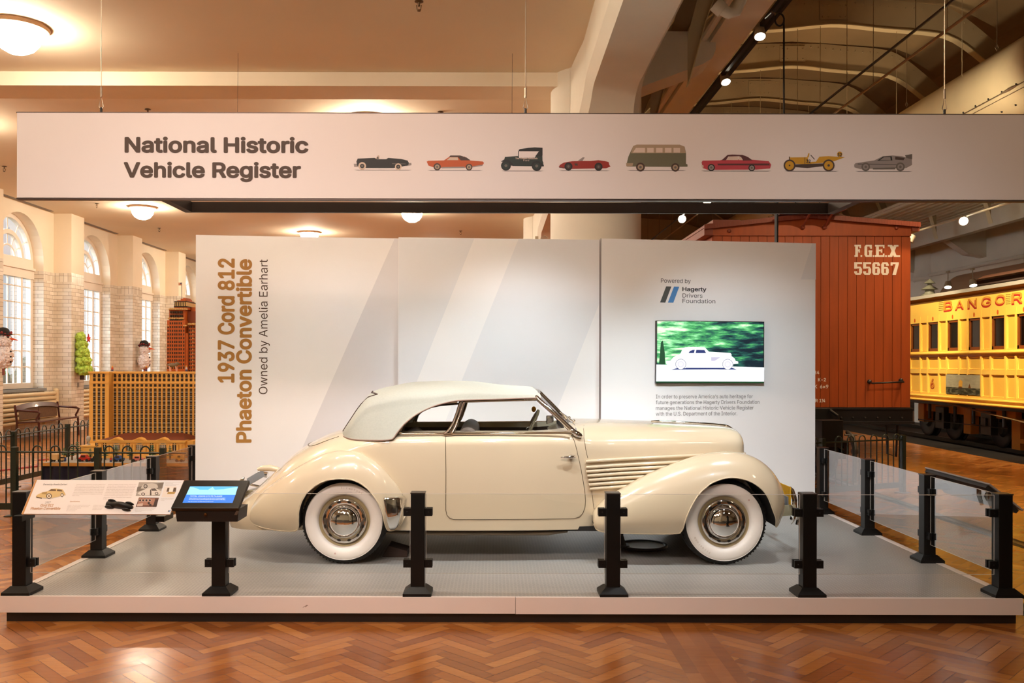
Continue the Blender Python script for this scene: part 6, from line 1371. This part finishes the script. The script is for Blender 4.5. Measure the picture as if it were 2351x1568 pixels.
# ---------------------------------------------------------------- toy city on its skirted table
TY, TZ0 = 11.3, .60
tb_ = thing('display_table', 'display table with navy cloth skirt holding the toy city', 'table', (-4.6, 12.3, 0))
MB().box(-5.74, -3.3, TY, 13.2, TZ0 - .045, TZ0 - .004).build('table_edge', mat('table_birch', '#c98f45', .5, var=.1, scale=10), tb_)
MB().box(-5.73, -3.3, TY + .01, 13.19, TZ0 - .004, TZ0).build('street_surface', mat('street_grey', '#9a938a', .6, var=.1, scale=10), tb_)
sk = MB(); xs = np.linspace(-5.72, -3.32, 120); sk.grid([[(x, TY + .02 + .018 * math.sin(x * 23) + .01 * math.sin(x * 61), TZ0 - .045), (x, TY + .0 + .03 * math.sin(x * 23 + .3) + .012 * math.sin(x * 61), .02)] for x in xs])
sk.grid([[(-5.72 + .015 * math.sin(y * 30), y, TZ0 - .045), (-5.75 + .03 * math.sin(y * 30), y, .02)] for y in np.linspace(TY, 13.2, 60)])
sk.build('cloth_skirt', mat('navy_cloth', '#1e1a2e', .9, var=.15, scale=8), tb_, smooth=60)
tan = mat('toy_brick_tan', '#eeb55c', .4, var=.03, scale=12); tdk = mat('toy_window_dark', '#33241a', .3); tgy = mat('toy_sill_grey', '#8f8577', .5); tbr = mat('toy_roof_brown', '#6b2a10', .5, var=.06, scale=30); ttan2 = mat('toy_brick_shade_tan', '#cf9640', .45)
# tall tan office slab
SX = lambda px, y: (px - VX) * y / F
tw = thing('toy_office_slab', 'tall tan toy-brick office block with rows of dark windows', 'toy building', (-4.8, 12.5, TZ0))
m = MB(); yw, ym = 12.32, 12.46; s_ = F / yw; zz = lambda py, y: EYE - (py - VY) * y / F
xl, xw, xm0, xr = SX(205, yw), SX(250, yw), SX(257, ym), -3.72
ztp = zz(856, yw)
m.use(0).box(xl, xw, yw, 13.0, TZ0, ztp).box(xw, xr, ym, 13.0, TZ0, ztp); m.use(0).box(xl - .01, xw + .01, yw - .012, yw + .02, ztp - .02, ztp + .008).box(xw, xr, ym - .015, ym + .02, ztp - .02, ztp + .008)
m.use(0).box(xl, xw, yw - .008, yw, zz(882, yw), zz(879, yw)).box(xw, xr, ym - .008, ym, zz(882, ym), zz(879, ym))
def column(cx, yf, wd):
    m.use(1)
    def w_(p0, p1): m.box(cx - wd / 2, cx + wd / 2, yf - .004, yf + .004, zz(p1, yf), zz(p0, yf))
    w_(863, 868.5); w_(870.5, 877); m.poly([(cx + wd / 2 * math.cos(a), yf - .004, zz(863, yf) + wd / 2 * math.sin(a)) for a in [PI * j / 8 for j in range(9)]])
    w_(883.5, 889.5); p = 893.5
    while p < 1014 :
        w_(p, p + 3.2); w_(p + 3.9, p + 6.9); m.use(2).box(cx - wd / 2, cx + wd / 2, yf - .003, yf + .003, zz(p + 10.1, yf), zz(p + 7.3, yf)); m.use(1); p += 10.05
for px in (217, 227.5, 238): column(SX(px, yw), yw, .034)
for i in range(30):
    x = SX(264.5 + i * 10.25, ym)
    if x < xr - .03: column(x, ym, .034)
m.use(3)
for i in range(31):
    x = SX(259.4 + i * 10.25, ym)
    if x < xr - .02: m.box(x - .0045, x + .0045, ym - .008, ym, TZ0 + .4, zz(884, ym))
m.build('block', [tan, tdk, tgy, tan], tw)
# station hall in front
sh = thing('toy_station_hall', 'low tan toy-brick station hall with brown hipped roof and arched windows', 'toy building', (-4.7, 12.0, TZ0))
yf = 11.86; zs = lambda py: zz(py, yf); xx = lambda px: SX(px, yf)
m = MB(); m.use(0).box(xx(226), xx(424), yf, 12.3, TZ0, zs(1014)); m.box(xx(222), xx(427), yf - .02, 12.3, zs(1016.5), zs(1012.5)).box(xx(225), xx(425), yf - .012, yf, zs(1019.5), zs(1016.5)).box(xx(225), xx(425), yf - .012, yf, zs(1023), zs(1021.5))
m.box(xx(182), xx(228), yf + .05, 12.3, TZ0, zs(1030)).box(xx(180), xx(228), yf + .04, 12.3, zs(1029), zs(1026)).box(xx(424), xx(441), yf + .06, 12.3, TZ0, zs(1014.5))
for px in (232, 249.5, 256, 281, 288, 302, 309, 334.5, 341, 356, 363, 388, 395, 409, 416): m.box(xx(px) - .012, xx(px) + .012, yf - .02, yf, TZ0 + .03, zs(1022.5))
m.box(xx(225), xx(425), yf - .03, yf, TZ0, TZ0 + .05)
for c in (268, 321, 374.5):
    m.use(0).prism([(xx(c - 21), yf - .022, zs(1014)), (xx(c + 21), yf - .022, zs(1014)), (xx(c + 10), yf - .022, zs(1010)), (xx(c), yf - .022, zs(1005.5)), (xx(c - 10), yf - .022, zs(1010))], (0, .10, 0))
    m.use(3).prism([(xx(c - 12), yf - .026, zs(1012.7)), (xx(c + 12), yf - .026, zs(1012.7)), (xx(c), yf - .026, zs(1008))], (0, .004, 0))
    w0 = xx(c + 7.5) - xx(c)
    m.use(1).poly([(xx(c) - w0, yf - .004, TZ0 + .11), (xx(c) + w0, yf - .004, TZ0 + .11), (xx(c) + w0, yf - .004, zs(1027))][:0] or [(xx(c) - w0, yf - .004, TZ0 + .11), (xx(c) + w0, yf - .004, TZ0 + .11)] + [(xx(c) + w0 * math.cos(a), yf - .004, zs(1027.5) + .00 + w0 * math.sin(a) + (zs(1027.5 - 1) - zs(1027.5)) * 0) for a in [PI * j / 10 for j in range(11)]] if False else [(xx(c) - w0, yf - .004, TZ0 + .11), (xx(c) + w0, yf - .004, TZ0 + .11)] + [(xx(c) + w0 * math.cos(a), yf - .004, zs(1026) + w0 * math.sin(a)) for a in [PI * j / 10 for j in range(11)]])
    m.use(2)
    for u in (-.5, 0, .5): m.box(xx(c) + w0 * u - .004, xx(c) + w0 * u + .004, yf - .008, yf - .004, TZ0 + .11, zs(1021))
    for i in range(7): m.box(xx(c) - w0, xx(c) + w0, yf - .008, yf - .004, TZ0 + .118 + i * .014, TZ0 + .122 + i * .014)
for c in (219.5, 241, 295, 349, 401):
    m.use(1).box(xx(c) - .022, xx(c) + .022, yf + (.044 if c < 225 else -.006), yf + .06, TZ0 + .10, TZ0 + .20); m.use(2).box(xx(c) - .004, xx(c) + .004, yf + (.04 if c < 225 else -.009), yf + .06, TZ0 + .10, TZ0 + .20)
m.build('hall', [tan, tdk, mat('toy_white', '#e6dccb', .4), ttan2], sh)
rm = MB(); e = [(xx(226), yf - .01, zs(1013)), (xx(424), yf - .01, zs(1013)), (xx(436), 12.36, zs(1013)), (xx(236), 12.36, zs(1013))]; rg = [(xx(268), 12.15, zz(995.5, 12.15)), (xx(404), 12.15, zz(995.5, 12.15))]
rm.quad(e[0], e[1], rg[1], rg[0]).add([e[1], e[2], rg[1]], [(0, 1, 2)]).quad(e[2], e[3], rg[0], rg[1]).add([e[3], e[0], rg[0]], [(0, 1, 2)]); rm.build('hipped_roof', tbr, sh)
# orange-brown stepped tower
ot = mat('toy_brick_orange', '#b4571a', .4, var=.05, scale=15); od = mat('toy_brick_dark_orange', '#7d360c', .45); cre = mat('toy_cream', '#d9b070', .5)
to = thing('toy_stepped_tower', 'tall orange-brown toy-brick skyscraper with a small flag on top', 'toy building', (-4.75, 13.9, 0))
yt = 13.6; zo = lambda py: zz(py, yt); xo = lambda px: SX(px, yt); m = MB()
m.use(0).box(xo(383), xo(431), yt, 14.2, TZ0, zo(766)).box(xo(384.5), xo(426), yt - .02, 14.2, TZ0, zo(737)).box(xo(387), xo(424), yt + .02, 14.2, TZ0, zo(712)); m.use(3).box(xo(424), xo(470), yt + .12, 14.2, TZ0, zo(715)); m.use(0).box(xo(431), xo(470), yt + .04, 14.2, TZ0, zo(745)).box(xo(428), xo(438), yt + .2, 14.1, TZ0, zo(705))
m.use(2).box(xo(397.5), xo(426), yt + .05, 14.1, zo(705), zo(693)); m.use(1).box(xo(397), xo(426.5), yt + .045, 14.1, zo(694.5), zo(692.5)).box(xo(396.5), xo(427), yt + .045, 14.1, zo(706.5), zo(704)); m.use(0).box(xo(397), xo(427), yt + .05, 14.1, zo(712), zo(706)).box(xo(401), xo(423), yt + .1, 14.05, zo(693), zo(690)).box(xo(408), xo(420), yt + .12, 14.0, zo(690), zo(686)).box(xo(412), xo(417), yt + .15, 14, zo(686), zo(683.5))
for px in (387, 392, 397, 402.5, 407, 412.5, 417, 423):
    p = 716 if px in (392, 397, 402.5, 407, 412.5, 417) else 750
    while p < 852: m.use(1).box(xo(px) - .009, xo(px) + .009, yt - .024, yt + .03, zo(p + 5), zo(p)); p += 8.5
for px in (433.5, 438, 443.5, 449):
    p = 749
    while p < 852: m.use(1).box(xo(px) - .009, xo(px) + .009, yt + .036, yt + .05, zo(p + 5), zo(p)); p += 8.5
for px in (387, 402.5, 407, 423, 443.5):
    p = 755
    while p < 852: m.use(2).box(xo(px) - .009, xo(px) + .009, yt - .023, yt + .05, zo(p + 7.4), zo(p + 5.6)); p += 8.5
for py, a, b_ in ((711.5, 388, 428), (733, 386, 422), (746, 432, 447), (750, 384, 389), (749, 422, 428)):
    x = a
    while x < b_: m.use(2).box(xo(x), xo(x + 1.6), yt - .026, yt + .05, zo(py + 1.5), zo(py - 1.2 - random.random() * 1.5)); x += 2.6
for i in range(7): m.use(1).box(xo(399 + i * 4) - .004, xo(399 + i * 4) + .004, yt + .04, yt + .06, zo(704), zo(695))
m.build('tower', [ot, tdk, cre, od], to)
MB().tube([(xo(409.5), yt + .14, zo(686)), (xo(409.5), yt + .14, zo(648))], .006, 6).build('flagpole', mat('pole_grey', '#9b8f84', .4), to)
fm = MB(); a, b_ = xo(402), xo(409)
fm.use(0).box(a, b_, yt + .137, yt + .143, zo(655), zo(648.5)); fm.use(1)
for i in range(3): fm.box(a, b_, yt + .135, yt + .145, zo(650.0 + i * 2.0), zo(649.2 + i * 2.0))
fm.use(2).box(xo(406.4), b_, yt + .134, yt + .146, zo(652), zo(648.5)); fm.build('flag', [mat('flag_red', '#b5532f', .7), mat('flag_white', '#e6c9a6', .7), mat('flag_blue', '#4a4460', .7)], to)
tp2 = MB().box(-5.6, -3.6, 13.3, 14.6, 0, TZ0).build('display_plinth', mat('navy_cloth', '#1e1a2e', .9)); tag(tp2, 'dark cloth-covered plinth under the orange-brown toy tower', 'table')
# toy beast and figures on the slab roof
tz = ztp + .009; yr = 12.7
bs = MB(); bs.use(0)
c0 = Vector((SX(397, yr), yr, tz + .085)); bs.ball(c0, (.075, .03, .03), 12, 8).ball(c0 + Vector((.06, 0, .02)), (.035, .028, .025), 10, 6).tube([c0 + Vector((-.06, 0, 0)), c0 + Vector((-.10, 0, .005))], [.012, .004], 6)
bs.use(1)
for u in (-.045, .045):
    for v in (-.02, .02): bs.tube([c0 + Vector((u, v, -.01)), c0 + Vector((u + .01, v, -.085))], .007, 6)
bs.use(0).tube([c0 + Vector((.09, 0, .01)), c0 + Vector((.13, 0, -.02)), c0 + Vector((.20, 0, -.015))], .003, 5)
tag(bs.build('toy_beast', [mat('toy_grey_brown', '#6b5c48', .6), mat('toy_pink', '#d9a8a0', .5)]), 'small grey toy beast standing on the tan slab roof', 'toy')
def minifig(x, y, z, shirt, lab, g, k=1.0):
    r = thing('toy_figure', lab, 'toy figure', (x, y, z), g)
    MB().box(x - .011 * k, x - .001 * k, y - .007, y + .007, z, z + .02 * k).box(x + .001 * k, x + .011 * k, y - .007, y + .007, z, z + .02 * k).build('legs', mat('toy_leg_blue', '#3a4a78', .4), r)
    MB().prism([(x - .012 * k, y - .006, z + .02 * k), (x + .012 * k, y - .006, z + .02 * k), (x + .008 * k, y - .006, z + .045 * k), (x - .008 * k, y - .006, z + .045 * k)], (0, .012, 0)).build('torso', mat('toy_' + shirt, shirt, .4), r)
    MB().lathe([(0, 0), (.008 * k, .001), (.008 * k, .016 * k), (0, .018 * k)], (x, y, z + .045 * k), 'z', 10).build('head', mat('toy_yellow', '#d8a63a', .4), r)
minifig(SX(428, yr), yr, tz, '#c8b8c0', 'toy figure holding the rope beside the grey toy beast', 'toy figures', 1.3)
for px, c_, lab in ((336, '#7a2a20', 'toy figure on the slab roof below the far snowman'), (258, '#b04028', 'dark red toy figure on the left part of the slab roof')): minifig(SX(px, yr), yr, tz, c_, lab, 'toy figures', 1.2)
# toy street: trees, vehicles, figures
tgreen = mat('toy_tree_green', '#2f5a3a', .5, var=.15, scale=30); ttr = mat('toy_trunk', '#6b4a2c', .6)
def toytree(px, y, h, lab):
    x = SX(px, y); r = thing('toy_tree', lab, 'toy tree', (x, y, TZ0), 'green toy trees along the toy street')
    MB().tube([(x, y, TZ0), (x, y, TZ0 + h * .5)], .012, 6).build('trunk', ttr, r)
    m = MB()
    for k in range(6):
        z = TZ0 + h * (.32 + .11 * k); rad = h * (.30 - .035 * k) * random.uniform(.85, 1.1); rows = [[], [], []]
        for j in range(14):
            a = 2 * PI * j / 14 + k; rr = rad * (1 if j % 2 else .55); rows[0].append((x, y, z + h * .07)); rows[1].append((x + rr * math.cos(a), y + rr * math.sin(a), z)); rows[2].append((x, y, z - .004))
        m.grid(rows, cv=True)
    m.build('branches', tgreen, r)
for px, y, h, lab in ((166, 11.62, .22, 'green toy tree left of the fence post'), (148, 11.8, .15, 'shorter green toy tree behind the toy truck'), (178, 11.75, .24, 'tallest green toy tree beside the tan station wing'), (208, 11.6, .16, 'green toy tree above the red toy car'), (242, 11.65, .18, 'green toy tree left of the first big arched window'), (267, 11.75, .19, 'green toy tree before the first big arched window'), (299, 11.65, .18, 'green toy tree between two big arched windows'), (351, 11.7, .20, 'green toy tree right of the middle arched window'), (391, 11.65, .19, 'green toy tree behind the side glass panel'), (433, 11.7, .17, 'rightmost green toy tree next to the wall panel')):
    toytree(px, y, h, lab)
def toycar(px, y, L, h, col, lab, box=False, col2=None):
    x = SX(px, y); r = thing('toy_car', lab, 'toy vehicle', (x, y, TZ0), 'toy vehicles along the toy street'); z = TZ0 + .016; c = mat('toy_paint_' + col, col, .35)
    m = MB()
    if box: m.box(x - L / 2, x + L * .18, y - .04, y + .04, z + .008, z + h).box(x + L * .24, x + L / 2, y - .035, y + .035, z, z + h * .62)
    else: m.prism([(x - L / 2, y - .035, z), (x + L / 2, y - .035, z), (x + L / 2, y - .035, z + h * .5), (x + L * .28, y - .035, z + h * .55), (x + L * .14, y - .035, z + h), (x - L * .24, y - .035, z + h), (x - L * .34, y - .035, z + h * .55), (x - L / 2, y - .035, z + h * .5)], (0, .07, 0))
    m.build('body', c, r, bevel=.003)
    MB().box(x - L * .2, x + L * .14, y - .037, y + .037, z + h * .58, z + h * .92).build('windows', tdk, r) if not box else MB().box(x + L * .30, x + L * .505, y - .036, y + .036, z + h * .36, z + h * .58).build('windows', tdk, r)
    for u in (-.3, .3):
        MB().lathe([(0, -.045), (.018, -.045), (.018, -.03), (0, -.03)], (x + u * L, y, TZ0 + .018), 'y', 14).build('wheel', rubber, r)
        MB().lathe([(0, .045), (.018, .045), (.018, .03), (0, .03)], (x + u * L, y, TZ0 + .018), 'y', 14).build('wheel', rubber, r)
toycar(131, 11.42, .17, .085, '#d8b078', 'beige toy box truck at the left end of the toy street', True)
toycar(195, 11.45, .15, .07, '#b0281c', 'red toy car behind the fence post'); toycar(222, 11.45, .12, .055, '#221c1a', 'black toy van right of the red toy car')
toycar(273, 11.45, .13, .06, '#2a4a80', 'blue toy jeep in front of the first arched window'); toycar(318, 11.45, .15, .055, '#c87068', 'pale red toy car seen through the side glass'); toycar(414, 11.45, .10, .07, '#d99a18', 'yellow toy loader beside the wall panel')
for px, y, c_, lab in ((143, 11.5, '#c04020', 'red toy figure beside the toy truck cab'), (150, 11.45, '#2a4a90', 'blue toy figure left of the toy trees'), (255, 11.4, '#c83a20', 'red toy figure by the blue jeep'), (358, 11.45, '#d8d0c8', 'pale toy figure behind the side glass'), (377, 11.5, '#c0b8a8', 'beige toy figure near the right toy trees')): minifig(SX(px, y), y, TZ0, c_, lab, 'toy figures', 1.2)
sgn = MB(); sgn.tube([(SX(108, 11.45), 11.45, TZ0), (SX(108, 11.45), 11.45, TZ0 + .15)], .004, 6).tube([(SX(108, 11.45), 11.45, TZ0 + .145), (SX(124, 11.45), 11.45, TZ0 + .15)], .003, 5)
for px in (112, 121): sgn.box(SX(px, 11.45) - .01, SX(px, 11.45) + .01, 11.44, 11.46, TZ0 + .115, TZ0 + .145)
tag(sgn.build('toy_traffic_light', mat('signal_amber', '#b8801c', .4)), 'amber toy traffic lights on a post at the left table end', 'toy')
dish = thing('toy_radar_dish', 'small grey toy radar dish on the low tan wing roof', 'toy', (SX(204, 12.0), 12.0, zs(1026)))
MB().lathe([(0, 0), (.03, .0), (.012, .02), (.01, .05)], (SX(204, 12.0), 12.0, zs(1026)), 'z', 12).build('stand', mat('toy_light_grey', '#a8a49c', .4), dish)
MB().ball((SX(205, 12.0), 11.98, zs(1026) + .085), (.03, .018, .042), 14, 8).build('dish', mat('toy_light_grey', '#a8a49c', .4), dish, smooth=60)

# ---------------------------------------------------------------- along the left wall
rad = mat('radiator_cream', '#e6cfa6', .4)
def radiator(y0, y1, lab):
    r = thing('pipe_radiator', lab, 'radiator', (WX + .12, (y0 + y1) / 2, .30), 'cream pipe radiators under the windows')
    for k in range(7):
        z = .36 + k * .115; MB().tube([(WX + .13, y0, z), (WX + .13, y0 + .03, z), (WX + .13, y1 - .03, z), (WX + .13, y1, z)], [.03, .05, .05, .03], 12).build('pipe', rad, r, smooth=60)
    for y in (y0 + .06, y1 - .06): MB().tube([(WX + .13, y, .30), (WX + .13, y, 1.10)], [.075, .075], 10).ball((WX + .13, y, 1.12), .07, 10, 6).build('header', rad, r, smooth=60)
    for y in (y0 + .5, y1 - .5): MB().box(WX, WX + .08, y - .03, y + .03, .26, .34).build('wall_bracket', rad, r)
for k, lab in ((0, 'cream pipe radiator behind the wooden bench'), (1, 'cream pipe radiator behind the tan toy building'), (-1, 'cream pipe radiator left of the picture edge')):
    radiator(P0 + PS * k + PW + .10, P0 + PS * (k + 1) - .06, lab)
# bench
be = thing('wooden_bench', 'dark red wooden bench with woven cane back by the left wall', 'bench', (-11.0, 22.1, 0)); bw_ = mat('bench_mahogany', '#4a1a12', .3, var=.15, scale=10, coat=.4)
by0, by1, bxb, bxf = 21.1, 23.15, -11.32, -10.78
m = MB(); m.prism([(bxf, by0, .44), (bxb, by0, .42), (bxb, by0, .46), (bxf, by0, .48)], (0, by1 - by0, 0)); m.build('seat', bw_, be, bevel=.01)
m = MB(); ys_ = np.linspace(by0 + .1, by1 - .1, 20); m.grid([[(bxb + .02 - .02 * k, y, .50 + .30 * k) for k in (0, 1)] for y in ys_]); m.build('cane_back', mat('cane_brown', '#6b4a2e', .7, var=.5, scale=60), be)
rows = []
for y in np.linspace(by0, by1, 24):
    t = (y - by0) / (by1 - by0); z = .80 + .10 * math.sin(PI * t) ** .6; rows.append([(bxb - .03, y, z - .11), (bxb + .03, y, z - .11), (bxb - .02, y, z), (bxb - .06, y, z)])
m = MB().grid(rows, cv=True); m.build('top_rail', bw_, be, smooth=50)
for y in (by0, (by0 + by1) / 2, by1): MB().tube([(bxb, y, .02), (bxb + .02, y, .45), (bxb - .03, y, .86)], .026, 8).build('rear_leg', bw_, be, smooth=50)
for y in (by0 + .03, by1 - .03):
    MB().tube([(bxf, y, .0), (bxf - .02, y, .44)], .026, 8).build('front_leg', bw_, be, smooth=50)
    MB().tube([(bxb - .02, y, .74), (bxb + .25, y, .72), (bxf - .06, y, .71), (bxf - .0, y, .68), (bxf - .03, y, .60), (bxf - .08, y, .52), (bxf - .06, y, .46)], [.02, .026, .03, .03, .026, .026, .026], 8).build('armrest', bw_, be, smooth=50)
# floor clutter: electric cord
pts = [(-8.9, 14.0, .012), (-8.6, 15.2, .012), (-8.2, 16.0, .012), (-8.7, 17.0, .012), (-8.0, 17.9, .012), (-8.4, 18.8, .012), (-7.9, 19.6, .012)]
tag(MB().tube(pts, .012, 6).build('extension_cord', mat('cord_red', '#a8404a', .5)), 'thin red extension cord on the floor behind the dark fence', 'cord')
# tinsel tree and snowmen on the pilasters
px_ = WX + .48
def fluff(name, mt, parent, ells, n, r0, r1):
    m = MB()
    for (c, s) in ells:
        for _ in range(n):
            a, b_ = random.uniform(-PI, PI), math.acos(random.uniform(-1, 1)); d = Vector((math.sin(b_) * math.cos(a), math.sin(b_) * math.sin(a), math.cos(b_)))
            p = Vector(c) + Vector((d.x * s[0], d.y * s[1], d.z * s[2]))
            if p.x < px_ + .02: continue
            r = random.uniform(r0, r1); m.ball(p, (r, r, r), 7, 5)
        m.ball(Vector(c), s, 16, 10)
    return m.build(name, mt, parent, smooth=80)
tt_ = thing('tinsel_tree', 'lime green tinsel tree with a red star hung on the brick pilaster', 'decoration', (px_ + .16, 24.42, 1.5), 'decorations hung on the brick pilasters')
limes = mat('lime_tinsel', '#b2cf52', .8, var=.3, scale=14)
fluff('tinsel_branches', limes, tt_, [((px_ + .17, 24.42, 1.68), (.17, .25, .13)), ((px_ + .16, 24.42, 1.90), (.16, .23, .15)), ((px_ + .15, 24.40, 2.12), (.14, .19, .14)), ((px_ + .13, 24.38, 2.34), (.12, .15, .14)), ((px_ + .11, 24.36, 2.54), (.09, .11, .13))], 90, .03, .06)
MB().tube([(px_ + .12, 24.42, 1.40), (px_ + .12, 24.42, 1.60)], .055, 10).build('trunk', mat('tree_dark_trunk', '#3b2018', .7), tt_)
stp = []
for i in range(10): a = PI / 2 + PI * i / 5; r = .13 if i % 2 == 0 else .055; stp.append((px_ + .26 + .0, 24.48 + r * math.cos(a), 2.53 + r * math.sin(a)))
MB().prism(stp, (.03, -.02, 0)).build('star', mat('star_red', '#c4202a', .4), tt_)
def snowman(y, z, lab, k=1.0):
    r = thing('snowman', lab, 'decoration', (px_ + .18, y, z), 'decorations hung on the brick pilasters'); w = mat('white_tinsel', '#efe4e2', .9, var=.08, scale=40); x = px_ + .22
    fluff('tinsel_body', w, r, [((x, y, z + .30 * k), (.19 * k, .20 * k, .25 * k)), ((x, y, z + .66 * k), (.16 * k, .16 * k, .17 * k))], 160, .02, .035)
    m = MB().lathe([(0, .15), (.07, .14), (.12, .10), (.14, .03), (.14, .0), (.19, -.005), (.19, -.025), (0, -.025)], (x, y - .02, z + .82 * k), 'z', 24); m.build('hat', mat('hat_black_felt', '#191414', .8), r, smooth=40)
    m = MB()
    for i in range(14): a = i * .45; m.ball((x + .15 * math.cos(a), y + .15 * math.sin(a), z + .82 * k + .03 * math.sin(3 * a)), .035, 6, 4)
    m.build('hat_band', mat('band_red_plaid', '#8a2420', .7, var=.4, scale=50), r)
    MB().tube([(x + .13, y, z + .70 * k), (x + .22, y - .01, z + .70 * k), (x + .34, y - .02, z + .67 * k)], [.035, .025, .005], 8).build('carrot_nose', mat('carrot_orange', '#e2582a', .6), r, smooth=60)
    for zz_ in (.42, .30, .18): MB().ball((x + .19 * k, y - .05, z + zz_ * k), .022, 8, 6).build('button', rubber, r)
    for dy in (-.07, .05): MB().ball((x + .14 * k, y + dy, z + .74 * k), .02, 8, 6).build('eye', rubber, r)
    MB().tube([(x, y, z - .12 * k), (x, y, z + .10 * k)], .03, 8).build('hanging_foot', mat('foot_red', '#8a4a40', .7), r)
snowman(28.5, 1.62, 'white tinsel snowman with a black hat on the far brick pilaster')
snowman(20.34, 1.70, 'white tinsel snowman cut by the left picture edge')
th = MB().box(px_, px_ + .03, 24.40, 24.46, 1.20, 1.32); tag(th.build('wall_thermostat', mat('plate_grey', '#8d847c', .5)), 'small grey switch plate below the tinsel tree', 'switch')
